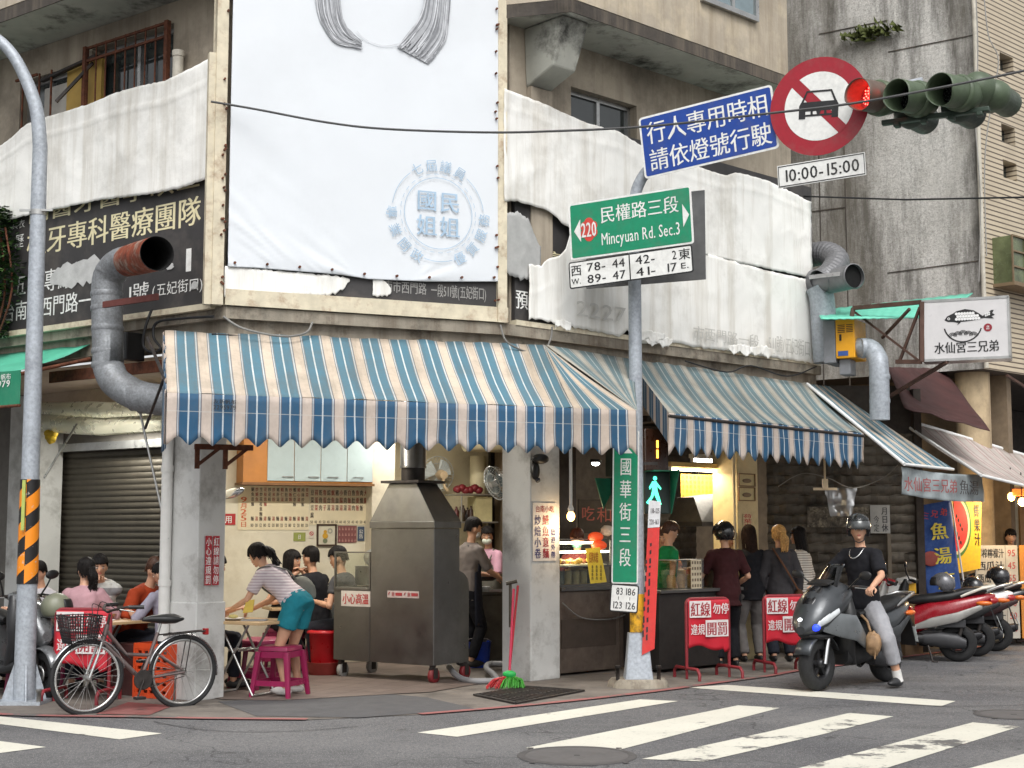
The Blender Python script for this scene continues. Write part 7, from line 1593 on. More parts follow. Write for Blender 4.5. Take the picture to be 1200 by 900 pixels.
# --- barriers
def barrier_proto(label):
    t = thing('barrier', label, 'barrier', (0, 0, 0), 0, 'red no parking barriers'); RP = mat('red_tube_paint', C(128, 36, 44), .5, var=.15)
    w, h = .27, .86; mb = MB(); mb.tube([(-w, 0, .1)] + [(-w, 0, h-.06)] + arc((-w+.06, 0, h-.06), .06, 180, 90, 4)[1:] + arc((w-.06, 0, h-.06), .06, 90, 0, 4) + [(w, 0, .1)], .018, 10); mb.build('frame', RP, t)
    for sx in (-1, 1): mb = MB(); mb.tube([(sx*w, -.26, 0), (sx*w, -.26, .08), (sx*w, -.22, .12), (sx*w, .22, .12), (sx*w, .26, .08), (sx*w, .26, 0)], .018, 10); mb.tube([(sx*w, 0, .0), (sx*w, 0, .12)], .015, 8); mb.build('foot', RP, t)
    z0, z1 = .33, .85
    mb = MB(); mb.grid(lambda u, v: (lerp(-w+.01, w-.01, u), -.024 - .012*math.sin(u*9+v*3)*(1-v), lerp(z0 + .03*math.sin(u*7) - (.05 if u > .85 else 0), z1, v)), 24, 14); mb.build('panel', mat('red_banner', C(182, 30, 46), .5, var=.08), t, solid=.004)
    WP = paint(214, 208, 206); mb = MB(); y = -.041
    mb.flat([(-w+.02, .66), (.02, .66), (.02, .84), (-w+.02, .84)], y); mb.flat([(-.05, .45), (w-.03, .45), (w-.03, .63), (-.05, .63)], y); mb.build('patch', WP, t)
    mb = MB(); mb.txt('紅線', -w+.03, .01, .665, .835, y-.002, 1, .03); mb.txt('勿停', .04, w-.02, .69, .82, y-.002, 0, .02); mb.txt('違規', -w+.03, -.06, .47, .60, y-.002, 0, .02); mb.txt('開罰', -.04, w-.04, .46, .62, y-.002, 1, .03); mb.build('lettering', [WP, paint(150, 34, 46)], t)
    return t
b0 = barrier_proto('red no parking barrier nearest the mast, its panel torn at the bottom')
pa, pb = G(812, 797), G(856, 778)
mid = lambda a, b: (a+b)/2
b0.location = (2.14, 15.75, 0); b0.rotation_euler = (0, 0, R(24))
for loc, rz, lab in (((3.12, 16.45, 0), 18, 'red no parking barrier beside the motorcyclist front wheel'), ((-4.05, 13.6, 0), -8, 'red no parking barrier half hidden behind the bicycle')):
    c = copy_tree(b0); c['label'] = lab; c.location = loc; c.rotation_euler = (0, 0, R(rz))
# --- orange crate behind the bicycle
cp = G(192, 817); cr = thing('plastic_crate', 'orange plastic crate standing against the left street column', 'crate', cp)
def crate(m_, w, d, h, parent, name, mt):
    mb = MB(m_); w2, d2 = w/2, d/2
    for x in (-w2, w2): mb.box(x-.012, x+.012, -d2-.012, d2+.012, 0, h)
    for y in (-d2, d2):
        for k in range(7): z = h*(k+.1)/7; mb.box(-w2+.013, w2-.013, y-.008, y+.008, z, z+h*.085)
        for k in range(6): x = lerp(-w2+.03, w2-.03, k/5); mb.box(x-.012, x+.012, y-.0095, y+.0095, 0.002, h-.002)
        mb.box(-w2+.013, w2-.013, y-.014, y+.014, h-.05, h)
    mb.box(-w2+.01, w2-.01, -d2+.012, d2-.012, .01, .03); return mb.build(name, mt, parent)
crate(Matrix.Translation(cp) @ Matrix.Rotation(R(-30), 4, 'Z'), .46, .33, .52, cr, 'body', mat('orange_plastic', C(206, 74, 34), .5, var=.12))
mb = MB(Matrix.Translation(cp) @ Matrix.Rotation(R(-30), 4, 'Z')); mb.box(-.2, .2, -.12, .12, .031, .4); mb.build('contents', mat('orange_dark', C(120, 46, 26), .7), cr)
sp_ = G(148, 815); mb = MB(Matrix.Translation(sp_) @ Matrix.Rotation(R(-36), 4, 'Z')); mb.box(-.2, .2, -.02, .2, 0, .5); mb.build('cabinet_block', mat('dark_maroon_steel', C(74, 42, 40), .6, var=.2), label='dark maroon steel block behind the bicycle frame next to the crate', cat='cabinet', bevel=.01)
# --- tables and stools
TOP = mat('tan_table_top', C(190, 160, 120), .45, var=.1, scale=3)
def fold_table(p, rz, label, r=None, w=.9, d=.6, h=.72):
    t = thing('folding_table', label, 'table', p, rz); M_ = PMX[t.name]
    mb = MB(M_)
    if r: mb.lathe([(r-.01, h-.03), (r, h-.025), (r, h-.005), (r-.008, h)], n=36)
    else: mb.box(-w/2, w/2, -d/2, d/2, h-.03, h)
    mb.build('tabletop', TOP, t, bevel=.004)
    q = (r or w/2)*.72; yq = (r or d/2)*.55
    for sx in (-1, 1):
        mb = MB(M_); mb.tube([(sx*q*.6, -yq, h-.032), (-sx*q*.8, -yq, .012)], .012, 8); mb.tube([(sx*q*.6, yq, h-.032), (-sx*q*.8, yq, .012)], .012, 8); mb.tube([(-sx*q*.8, -yq, .015), (-sx*q*.8, yq, .015)], .012, 8); mb.tube([(sx*q*.2, -yq, h*.6), (sx*q*.2, yq, h*.6)], .01, 8); mb.build('leg_frame', ALU, t)
    return t
MAG = mat('magenta_plastic', C(140, 26, 74), .35, var=.08, scale=3)
def stool_proto(p, rz, label, h=.48):
    t = thing('plastic_stool', label, 'stool', p, rz, 'magenta plastic stools'); M_ = PMX[t.name]
    a, b = .145, .2
    mb = MB(M_); mb.loft([[(x*k, y*k, z) for x, y in ((-a, -a), (0, -a*1.03), (a, -a), (a*1.03, 0), (a, a), (0, a*1.03), (-a, a), (-a*1.03, 0))] for k, z in ((1.08, h-.045), (1.06, h-.01), (1, h), (.6, h-.004))]); mb.build('seat', MAG, t, bevel=.005)
    for sx in (-1, 1):
        for sy in (-1, 1):
            mb = MB(M_); mb.loft([[(sx*(lerp(b, a, z/h))+dx, sy*(lerp(b, a, z/h))+dy, z) for dx, dy in ((-w_, -w_), (w_, -w_), (w_, w_), (-w_, w_))] for z, w_ in ((0, .018), (.02, .02), (h-.05, .028))]); mb.build('leg', MAG, t, bevel=.006)
    mb = MB(M_)
    for z, q in ((.13, lerp(b, a, .13/h)),):
        for sgn in (-1, 1): mb.bar((-q, sgn*q, z), (q, sgn*q, z), .012, .05); mb.bar((sgn*q, -q, z), (sgn*q, q, z), .012, .05)
    mb.build('stretcher', MAG, t); mb = MB(M_)
    for sgn in (-1, 1): mb.bar((-a, sgn*a*1.04, h-.08), (a, sgn*a*1.04, h-.08), .01, .06); mb.bar((sgn*a*1.04, -a, h-.08), (sgn*a*1.04, a, h-.08), .01, .06)
    mb.build('seat_apron', MAG, t); return t
tp1 = G(288, 806); fold_table((-2.62, 14.15, .012), -30, 'tan folding table inside the shop mouth that the bending woman wipes', w=.85, d=.6)
st0 = stool_proto(G(328, 815, .012), -20, 'magenta stool standing in front of the woman in turquoise shorts')
for loc, rz, lab in ((FM.P(FM.S(310, 1.3), 1.3, .012), 10, 'magenta stool behind the table edge deep in the shop'), ((-2.6, 14.75, .012), -36, 'magenta stool pulled under the tan folding table'), ((-4.35, 14.75, .004), 0, 'magenta stool under the man in the orange shirt'), ((-4.9, 14.6, .004), 20, 'magenta stool under the woman in pink'), (FM.P(FM.S(332, 2.8), 2.8, .012), 0, 'magenta stool under the smiling woman'), (FM.P(FM.S(376, 2.45), 2.45, .012), 25, 'magenta stool under the man in the black shirt')):
    c = copy_tree(st0); c['label'] = lab; c.location = loc; c.rotation_euler = (0, 0, R(rz))
fold_table(FM.P(FM.S(350, 2.65), 2.65, .012), 23, 'small folding table against the wall between the two seated diners', w=.7, d=.5)
tl = Vector((-4.15, 14.3, .004)); fold_table(tl, -36, 'tan folding table under the left arcade behind the bicycle', w=1.0, d=.6)
# things on the tables
def on(name, mb, m, label, cat): return mb.build(name, m, label=label, cat=cat)
c0 = Vector((-4.36, 14.08, .725)); cpk = thing('chopstick_cup', 'cup packed with wooden chopsticks on the left arcade table', 'cup', c0); MB().lathe([(.05, 0), (.055, .12), (.05, .12), (.045, .01)], c0, n=16).build('cup', mat('tan_cup', C(190, 160, 110), .6), cpk)
mb = MB(); rr = random.Random(2)
for k in range(26): a_ = rr.uniform(0, 6.28); r_ = .04*math.sqrt(rr.random()); mb.tube([c0+Vector((r_*math.cos(a_), r_*math.sin(a_), .03)), c0+Vector((r_*1.4*math.cos(a_), r_*1.4*math.sin(a_), .2+rr.random()*.02))], .004, 5)
mb.build('chopsticks', mat('pale_bamboo', C(206, 172, 120), .6), cpk); on('tissue_pack', MB().box(-4.29, -4.2, 14.0, 14.06, .725, .82), paint(140, 178, 150), 'pale green tissue packet beside the chopstick cup', 'packet')
mb = MB(); cb = Vector((-4.0, 14.2, .726)); mb.lathe([(.04, 0), (.09, .06), (.095, .062), (.085, .055), (.03, .01)], cb, n=22); on('soup_bowl', mb, paint(190, 150, 110), 'brown soup bowl in front of the man in orange', 'bowl')
on('napkin', MB().add([(-4.1, 14.0, .73), (-3.9, 13.95, .727), (-3.88, 14.08, .735), (-4.0, 14.12, .75)], [(0, 1, 2, 3)]), WHITEP, 'crumpled white napkin on the left arcade table', 'napkin')
cb = Vector((-2.72, 14.05, .734)); mb = MB(); mb.lathe([(.05, 0), (.11, .015), (.12, .02), (.05, .006)], cb, n=24); on('plate', mb, WHITEP, 'white plate on the tan table under the bending woman', 'plate')
mb = MB(); mb.ell(cb+Vector((.0, 0, .035)), (.05, .04, .02), 12, 6); on('food_scrap', mb, paint(206, 190, 120), 'pale leftover food on the white plate', 'food')
mb = MB(); q = Vector((-2.5, 13.98, .733)); mb.box(q.x-.12, q.x+.12, q.y-.08, q.y+.08, q.z, q.z+.012); on('tray', mb, paint(150, 150, 150), 'grey tray at the front edge of the tan table', 'tray')
mb = MB(); q = Vector((-2.58, 14.05, .8)); mb.add([(q.x-.05, q.y, q.z), (q.x+.05, q.y-.02, q.z+.01), (q.x+.06, q.y+.02, q.z+.13), (q.x-.02, q.y+.03, q.z+.12)], [(0, 1, 2, 3)]); mb.build('wiping_cloth', paint(206, 176, 70), label='yellow wiping cloth in the hand of the bending woman', cat='cloth', solid=.01)
# ================================================================== VEHICLES
def sec_loft(mb, secs, axis='y', n=22, e=2.5, m=0):
    """super-elliptic sections; y: (y, zc, rz, rx[, xc]); z: (z, yc, ry, rx)"""
    S = []
    for s in secs:
        ring_ = []
        for k in range(n):
            w = 2*math.pi*k/n; c, sn = math.cos(w), math.sin(w); a = math.copysign(abs(c)**(2/e), c); b = math.copysign(abs(sn)**(2/e), sn)
            xc = s[4] if len(s) > 4 else 0
            ring_.append((xc + s[3]*a, s[0], s[1]+s[2]*b) if axis == 'y' else (xc + s[3]*a, s[1]+s[2]*b, s[0]))
        S.append(ring_)
    return mb.loft(S, m)
def wheel(t, M, y, z, r, w, rimm, name='wheel', spokes=5, x=0):
    mb = MB(M); pr = [(r-w*.95, -w*.42), (r-w*.5, -w*.5), (r-w*.12, -w*.36), (r, 0), (r-w*.12, w*.36), (r-w*.5, w*.5), (r-w*.95, w*.42)]
    wh = mb.lathe(pr, (x, y, z), (1, 0, 0), n=36, caps=False).build(name, RUBBER, t)
    ri = r-w*.9; mb = MB(M); mb.lathe([(ri, -w*.45), (ri*.9, -w*.4), (ri*.88, 0), (ri*.9, w*.4), (ri, w*.45)], (x, y, z), (1, 0, 0), n=32, caps=False); mb.lathe([(.035, -w*.6), (.05, -w*.5), (.05, w*.5), (.035, w*.6)], (x, y, z), (1, 0, 0), n=16)
    for k in range(spokes): a = k*2*math.pi/spokes; mb.bar((x, y+.04*math.cos(a), z+.04*math.sin(a)), (x, y+ri*.92*math.cos(a+.25), z+ri*.92*math.sin(a+.25)), w*.45, .035)
    mb.build('rim', rimm, wh); mb = MB(M); mb.lathe([(ri*.62, -.004), (ri*.62, .004), (ri*.4, .004), (ri*.4, -.004)], (x+w*.55, y, z), (1, 0, 0), n=28, caps=False); mb.build('brake_disc', ALU, wh)
    return wh
def scooter(label, loc, rz, paintm, trim=None, wr=.23, ww=.1, wb=1.24, maxi=False, seat=BLACK, rail=ALU, group=None, cat='scooter', k=1.0, plate=True, topbox=None):
    t = thing('scooter', label, cat, loc, rz, group); M = PMX[t.name]; trim = trim or paintm
    if k != 1: M = M @ Matrix.Scale(k, 4)
    f, b = wb*.52, -wb*.48; rimm = mat('dark_rim', C(52, 52, 54), .4, .6)
    wheel(t, M, f, wr, wr, ww, rimm); wheel(t, M, b, wr, wr, ww*1.1, rimm)
    mb = MB(M)      # front fender
    rows = []
    for j in range(10):
        a = R(20 + j*15); ring_ = []
        for q in range(9): x = (q/8-.5)*2; rr_ = wr+.035-.03*x*x; ring_.append((x*ww*.75, f+rr_*math.cos(a), wr+rr_*math.sin(a)))
        rows.append(ring_)
    mb.add([p for r_ in rows for p in r_], [(j*9+q, j*9+q+1, (j+1)*9+q+1, (j+1)*9+q) for j in range(9) for q in range(8)], 0, True); mb.build('front_fender', paintm, t, solid=.01)
    hx, hz = f-.32, wr*2+.47+(.06 if maxi else 0)
    for s in (-1, 1): mb = MB(M); mb.tube([(s*ww*.72, f, wr), (s*ww*.72, f-.08, wr+.3), (s*ww*.6, f-.17, wr+.5)], [.024, .028, .02], 10); mb.build('fork', CHROME if maxi else DARKSTEEL, t)
    # nose and leg shield
    mb = MB(M)
    if maxi: sec_loft(mb, [(f-.42, .95, .12, .17), (f-.28, .91, .20, .22), (f-.1, .84, .235, .235), (f+.06, .77, .215, .215), (f+.17, .70, .155, .165), (f+.245, .65, .09, .11), (f+.275, .615, .04, .05)], e=1.9)
    else: sec_loft(mb, [(f-.38, .80, .12, .14), (f-.25, .76, .18, .17), (f-.1, .68, .19, .16), (f+.0, .62, .12, .1), (f+.04, .6, .05, .05)], e=2.3)
    mb.build('front_fairing', paintm, t, bevel=0)
    mb = MB(M); sec_loft(mb, [(.98, f-.40, .05, .15), (.78, f-.33, .09, .25 if maxi else .21), (.52, f-.34, .08, .23 if maxi else .19), (.34, f-.42, .08, .17), (.24, f-.5, .05, .14)], 'z'); mb.build('leg_shield', trim if not maxi else BLACK, t)
    mb = MB(M); sec_loft(mb, [(f-.34, .34, .1, .15), (f-.6, .42, .2, .17), (b+.38, .45, .2, .16)] if maxi else [(f-.32, .31, .05, .14), (f-.5, .27, .045, .17), (b+.4, .28, .06, .16)], e=3 if maxi else 6); mb.build('floorboard', BLACK, t)
    if maxi:
        mb = MB(M)
        for s in (-1, 1): sec_loft(mb, [(f+.1, .66, .06, .012, s*.15), (f-.1, .66, .12, .02, s*.215), (f-.35, .62, .13, .02, s*.25), (f-.55, .5, .09, .02, s*.21), (f-.7, .42, .03, .012, s*.18)], e=2)
        mb.build('side_fairing', mat('bright_grey_fairing', C(112, 116, 118), .35, .4, coat=.3), t)
    # rear body, seat
    mb = MB(M); sec_loft(mb, [(b+.5, .5, .18, .12), (b+.32, .58, .17, .17), (b+.02, .64, .15, .18), (b-.25, .73, .1, .13), (b-.42, .79, .05, .07), (b-.46, .8, .02, .03)], e=2.3); mb.build('rear_body', paintm, t)
    mb = MB(M); 
    for s in (-1, 1): sec_loft(mb, [(b+.5, .42, .03, .01, s*.13), (b+.3, .48, .06, .016, s*.17), (b, .55, .06, .016, s*.18), (b-.3, .68, .03, .012, s*.13)], e=2)
    mb.build('side_trim', trim, t)
    mb = MB(M); sec_loft(mb, [(b+.58, .73, .03, .07), (b+.48, .75, .06, .12), (b+.25, .77, .065, .15), (b+.05, .80, .065, .15), (b-.12, .85, .06, .13), (b-.3, .87, .05, .11), (b-.36, .87, .02, .06)], e=2.6); mb.build('seat', seat, t)
    mb = MB(M); mb.tube([(-.12, b-.05, .80), (-.13, b-.3, .9), (-.1, b-.45, .93), (.1, b-.45, .93), (.13, b-.3, .9), (.12, b-.05, .80)], .018, 10); mb.build('grab_rail', rail, t)
    mb = MB(M); sec_loft(mb, [(b-.40, .75, .05, .1), (b-.46, .75, .045, .09), (b-.49, .75, .02, .05)]); mb.build('tail_light', mat('red_tail_lens', C(150, 20, 24), .2, coat=.5), t)
    for s in (-1, 1): mb = MB(M); mb.ell((s*.13, b-.32, .72), (.035, .1, .03), 12, 8); mb.build('turn_signal', mat('amber_lens', C(206, 100, 30), .25), t)
    mb = MB(M); mb.add([(-.08, b-.4, .66), (.08, b-.4, .66), (.09, b-.5, .36), (-.09, b-.5, .36)], [(0, 1, 2, 3)]); mb.build('rear_fender', BLACK, t, solid=.012)
    if plate:
        mb = MB(M); mb.add([(-.1, b-.47, .56), (.1, b-.47, .56), (.1, b-.525, .4), (-.1, b-.525, .4)], [(0, 1, 2, 3)]); mb.build('number_plate', paint(206, 212, 210), t, solid=.004)
    # engine, exhaust, stand
    mb = MB(M); sec_loft(mb, [(b+.42, .28, .07, .07, -.07), (b+.2, .27, .1, .08, -.09), (b, wr+.02, .09, .06, -.11), (b-.1, wr, .05, .04, -.11)]); mb.box(-.14, .0, b-.1, b+.25, .42, .52); mb.build('engine', mat('engine_grey', C(64, 64, 66), .5, .5), t, bevel=.01)
    mb = MB(M); sec_loft(mb, [(b+.15, .24, .04, .035, .13), (b, .27, .055, .05, .14), (b-.25, .31, .06, .052, .15), (b-.3, .32, .035, .035, .15)]); mb.tube([(.05, b+.45, .2), (.12, b+.3, .18), (.13, b+.15, .24)], .02, 8); mb.build('exhaust', mat('exhaust_black', C(44, 44, 46), .4, .6), t)
    for s in (-1, 1): mb = MB(M); mb.tube([(s*.1, b, wr), (s*.11, b-.1, .6)], .022, 10); mb.build('shock_absorber', DARKSTEEL, t)
    if not maxi: mb = MB(M); mb.tube([(-.12, b+.35, .2), (-.2, b+.3, .01), (-.2, b+.24, .01)], .012, 8); mb.build('kickstand', DARKSTEEL, t)
    # handlebar
    hy, hh = f-.42, 1.02 if maxi else .96
    mb = MB(M); mb.tube([(-.34, hy-.1, hh-.01), (-.2, hy-.03, hh+.01), (0, hy, hh), (.2, hy-.03, hh+.01), (.34, hy-.1, hh-.01)], .017, 10); hb = mb.build('handlebar', DARKSTEEL, t)
    for s in (-1, 1):
        mb = MB(M); mb.tube([(s*.22, hy-.04, hh+.008), (s*.36, hy-.11, hh-.012)], .021, 10); mb.build('grip', RUBBER, hb); mb = MB(M); mb.tube([(s*.2, hy-.0, hh), (s*.34, hy-.03, hh-.01)], .007, 6); mb.build('brake_lever', ALU, hb)
    if not maxi: mb = MB(M); sec_loft(mb, [(hy-.1, hh, .03, .14), (hy, hh, .06, .16), (hy+.1, hh-.02, .05, .12), (hy+.15, hh-.02, .02, .06)]); mb.build('handlebar_cover', paintm, t)
    for s in (-1, 1):
        mb = MB(M); mb.tube([(s*.2, hy-.02, hh+.01), (s*.24, hy+.02, hh+.1), (s*.27, hy+.03, hh+.17)] if not maxi else [(s*.17, hy+.1, hh-.02), (s*.3, hy+.14, hh+.08), (s*.35, hy+.13, hh+.12)], .009, 8); mb.build('mirror_stem', BLACK, t)
        mb = MB(M); p = (s*.29, hy+.03, hh+.21) if not maxi else (s*.40, hy+.13, hh+.13); mb.ell(p, (.075, .018, .045), 16, 8, rot=Matrix.Rotation(R(-8*s), 3, 'Y')); mi = mb.build('mirror', BLACK, t); mb = MB(M); mb.ell((p[0], p[1]-.014, p[2]), (.064, .008, .036), 14, 6); mb.build('mirror_glass', CHROME, mi)
    # lamps at the front
    HL = mat('headlight_lens', C(190, 194, 196), .12, coat=.6)
    if maxi:
        for s in (-1, 1):
            mb = MB(M); sec_loft(mb, [(f-.06, .80, .03, .02, s*.225), (f+.07, .74, .055, .05, s*.175), (f+.18, .68, .055, .06, s*.105), (f+.255, .64, .025, .025, s*.055)], e=2); mb.build('headlight', HL, t)
        mb = MB(M); sec_loft(mb, [(f-.12, 1.065, .012, .05), (f+.03, .985, .02, .09), (f+.14, .875, .02, .065), (f+.21, .77, .012, .02)], e=2); mb.build('nose_panel', mat('gloss_black_panel', C(24, 24, 26), .15, coat=.6), t)
        mb = MB(M); sec_loft(mb, [(f-.08, .56, .05, .17), (f+.1, .55, .045, .14), (f+.22, .565, .03, .07)], e=2); mb.build('lower_lip', BLACK, t)
        mb = MB(M); mb.ell((-.125, f+.2, .645), (.05, .04, .036), 12, 8); mb.build('blue_lamp', glow('blue_lamp', (.02, .05, 1, 1), 1.3), t)
        mb = MB(M); mb.ell((.02, f+.245, .715), (.03, .02, .022), 12, 8); mb.build('projector_lamp', glow('white_lamp', (.9, .95, 1, 1), 1.5), t)
        mb = MB(M); mb.grid(lambda u, v: (lerp(-.15, .15, u)*(1-.35*v), f-.06-.24*v-.1*(2*u-1)**2, 1.02+.24*v), 10, 8); mb.build('windscreen', glass('smoked_screen', (.3, .31, .31, 1), .96, .08), t, solid=.004)
        mb = MB(M); sec_loft(mb, [(f-.04, 1.06, .015, .13), (f-.14, 1.09, .02, .14)]); mb.build('air_intake', BLACK, t)
    else:
        mb = MB(M); mb.ell((0, hy+.12 if not maxi else f, hh-.02), (.085, .05, .05), 16, 10); mb.build('headlight', HL, t)
    if topbox:
        mb = MB(M); mb.box(-.22, .22, b-.62, b-.2, .93, 1.2); mb.build('top_box_base', topbox, t, bevel=.05, seg=3); mb = MB(M); sec_loft(mb, [(b-.64, 1.24, .06, .2), (b-.6, 1.26, .11, .23), (b-.25, 1.26, .11, .23), (b-.2, 1.24, .06, .2)], e=4); mb.build('top_box_lid', topbox, t); mb = MB(M); mb.box(-.23, -.225, b-.5, b-.35, 1.1, 1.16); mb.build('latch', BLACK, t)
    return t, M
GREYM = mat('matt_grey_fairing', C(64, 67, 70), .35, .45, var=.06, coat=.35)
pF, pR = G(958, 810), G(1036, 799); dv = (pF-pR).normalized()
hero_rz = math.degrees(math.atan2(dv.y, dv.x)) - 90
hc_ = pF - dv*(1.3*.52)
hero, HM = scooter('large matt grey scooter ridden by the helmeted rider, blue front lamp lit', (hc_.x, hc_.y, 0), hero_rz, GREYM, mat('dark_grey_trim', C(60, 62, 64), .45, .3), wr=.275, ww=.13, wb=1.3, maxi=True)
mb = MB(HM); sec_loft(mb, [(.5, .0, .03, .05, -.24), (.42, .02, .07, .08, -.25), (.28, .02, .06, .07, -.25), (.22, .02, .03, .05, -.25)], 'z'); mb.tube([(-.22, .02, .5), (-.2, .05, .62), (-.15, .1, .7)], .012, 6)
mb2 = MB(HM @ Matrix.Translation((0.0, .02, 0))); mb2.ell((-.27, .04, .47), (.085, .075, .14), 26, 18, fn=lambda p: p*(1+.22*noise.noise(p*1.7)+.1*noise.noise(p*4)) * (1-.25*max(0, p.z))); mb2.tube([(-.25, .05, .58), (-.22, .06, .68), (-.18, .1, .74)], .014, 8); mb2.tube([(-.3, .05, .55), (-.33, .08, .45), (-.3, .06, .3)], .008, 6); mb2.build('hanging_bag', mat('tan_leather', C(146, 116, 84), .6, var=.2, scale=12, bump=.3), label='crumpled tan bag hanging on the grey scooter by the rider leg', cat='bag')
def park(u, v, deg, **k): p = G(u, v); return scooter(loc=(p.x, p.y, 0), rz=deg, **k)
REDP = mat('red_scooter_paint', C(140, 22, 34), .25, var=.05, coat=.6); WHP = mat('white_scooter_paint', C(220, 220, 218), .25, var=.03, coat=.5); BLP = mat('black_scooter_paint', C(30, 30, 32), .25, var=.1, coat=.5)
g_ = 'scooters parked along the right street'
park(1064, 774, 74, label='red and silver scooter parked just behind the rider, cream grab rail', paintm=REDP, trim=mat('silver_trim', C(150, 148, 144), .4, .4), rail=mat('cream_rail', C(206, 202, 190), .4), group=g_)
park(1088, 768, 74, label='white tailed scooter parked between the red and the black scooter', paintm=WHP, trim=BLACK, group=g_)
park(1112, 762, 72, label='black scooter parked in front of the juice price board', paintm=BLP, trim=mat('dark_red_trim', C(48, 22, 24), .4), group=g_)
park(1168, 752, 66, label='dark scooter parked furthest right beside the price board', paintm=BLP, trim=BLACK, group=g_)
scooter('silver grey scooter with a big grey top box parked behind the street lamp', (-4.93, 14.14, 0), -131, mat('silver_scooter_paint', C(120, 122, 124), .3, .5, coat=.5), mat('black_trim', C(36, 36, 38), .4), wr=.24, topbox=mat('grey_top_box', C(120, 118, 124), .4, var=.05))
# helmets resting on scooters, blue bag on the left scooter
def helmet(p, rz, m, name, label, shieldm=BLACK, group=None, tag_=True, parent=None, r=1.0, rot=None, up=0):
    M = Matrix.Translation(Vector(p)) @ Matrix.Rotation(R(rz), 4, 'Z')
    if rot is not None: M = M @ rot.to_4x4()
    t = parent or thing(name, label, 'helmet', p, rz)
    def cut(q): return Vector((q.x, q.y, max(q.z, -.62 if q.y < .1 else -.15)))
    mb = MB(M); mb.ell((0, 0, 0), (.125*r, .15*r, .14*r), 24, 14, fn=cut); mb.build('helmet' if parent else 'shell', m, t)
    mb = MB(M); e0, e1 = (R(28), R(62)) if up else (R(-8), R(34)); mb.grid(lambda u, v: (.131*r*math.sin(lerp(-1.25, 1.25, u))*math.cos(lerp(e0, e1, v)), .157*r*math.cos(lerp(-1.25, 1.25, u))*math.cos(lerp(e0, e1, v)), .147*r*math.sin(lerp(e0, e1, v))), 16, 6); mb.build('visor', shieldm, t, solid=.004)
    mb = MB(M); mb.tube([(.122*r*math.cos(R(a)), .146*r*math.sin(R(a)), -.086*r) for a in range(190, 351, 10)], .006, 6); mb.build('trim', BLACK, t); return t
helmet(D(1105, 684, 17.75), 60, mat('gunmetal_helmet', C(96, 96, 100), .3, .3, coat=.4), 'helmet', 'gunmetal open helmet resting on the red scooter seat')
helmet(D(1140, 688, 18.2), 20, BLP, 'helmet', 'black helmet with a clear shield resting on the white scooter', CHROME)
helmet(D(1170, 676, 18.6), 40, BLP, 'helmet', 'glossy black helmet resting on the black scooter seat')
helmet(D(66, 712, 13.8), -60, mat('pale_green_helmet', C(120, 122, 104), .4), 'helmet', 'olive grey open helmet hanging on the silver scooter handlebar')
mb = MB(); p = D(80, 740, 13.9); mb.ell(p, (.1, .08, .1), 16, 10); mb.build('bag', mat('blue_bag', C(50, 120, 160), .5), label='small bright blue bag on the silver scooter nose behind the red barrier', cat='bag')
# ------------------------------------------------------------------ bicycle
bF, bR = G(101, 837), G(213, 828); dv = (bF-bR).normalized(); wbk = (bF-bR).length; brz = math.degrees(math.atan2(dv.y, dv.x))
bk = thing('bicycle', 'old silver brown city bicycle with a black wire basket parked at the kerb', 'bicycle', (bR.x, bR.y, 0), brz); BM = PMX[bk.name]
rW = .315; FRAME = mat('faded_purple_brown_frame', C(120, 106, 104), .35, .6, var=.2, scale=6); 
def P2(x, z, y=0): return Vector((x, y, z))
for x in (0, wbk):
    mb = MB(BM); mb.tube([P2(x+rW*math.cos(a), rW+rW*math.sin(a)) for a in [k*math.pi/24 for k in range(48)]], .019, 10, closed=True); wh = mb.build('wheel', RUBBER, bk)
    mb = MB(BM); mb.tube([P2(x+(rW-.028)*math.cos(a), rW+(rW-.028)*math.sin(a)) for a in [k*math.pi/24 for k in range(48)]], .013, 8, closed=True); mb.build('rim', mat('bright_rim', C(196, 196, 194), .25, .8) if x else ALU, wh)
    mb = MB(BM); mb.lathe([(.018, -.05), (.03, -.03), (.02, 0), (.03, .03), (.018, .05)], (x, 0, rW), (0, 1, 0), n=12)
    for k in range(28): a = k*2*math.pi/28; s = .025 if k % 2 else -.025; a2 = a + (.5 if k % 4 < 2 else -.5); mb.tube([P2(x+.025*math.cos(a2), rW+.025*math.sin(a2), s), P2(x+(rW-.035)*math.cos(a), rW+(rW-.035)*math.sin(a))], .0018, 4, caps=False)
    mb.build('spokes', ALU, wh)
    mb = MB(BM); a0, a1 = (25, 175) if x else (15, 190); rows = [[P2(x+(rW+.035-.012*abs(q))*math.cos(R(a)), rW+(rW+.035-.012*abs(q))*math.sin(R(a)), q*.025) for q in (-1, -.5, 0, .5, 1)] for a in range(a0, a1, 6)]
    mb.add([p for r_ in rows for p in r_], [(j*5+q, j*5+q+1, (j+1)*5+q+1, (j+1)*5+q) for j in range(len(rows)-1) for q in range(4)], 0, True); mb.build('mudguard', mat('silver_mudguard', C(186, 186, 188), .25, .8), bk, solid=.003)
hd = P2(wbk-.16, .74); hd2 = P2(wbk-.13, .62); bb_ = P2(.40, .27); st_ = P2(.25, .68); 
mb = MB(BM); mb.tube([hd2, bb_], .021, 10); mb.tube([hd - Vector((0, 0, .02)), P2(.55, .50), P2(.32, .48)], .017, 10); mb.tube([bb_, st_], .017, 10); mb.tube([hd+Vector((-.01, 0, .03)), hd2-Vector((-.01, 0, .03))], .022, 10)
for s in (-.05, .05): mb.tube([bb_, P2(0, rW, s)], .011, 8); mb.tube([P2(.3, .52), P2(.02, rW+.02, s)], .010, 8)
mb.build('frame', FRAME, bk)
mb = MB(BM)
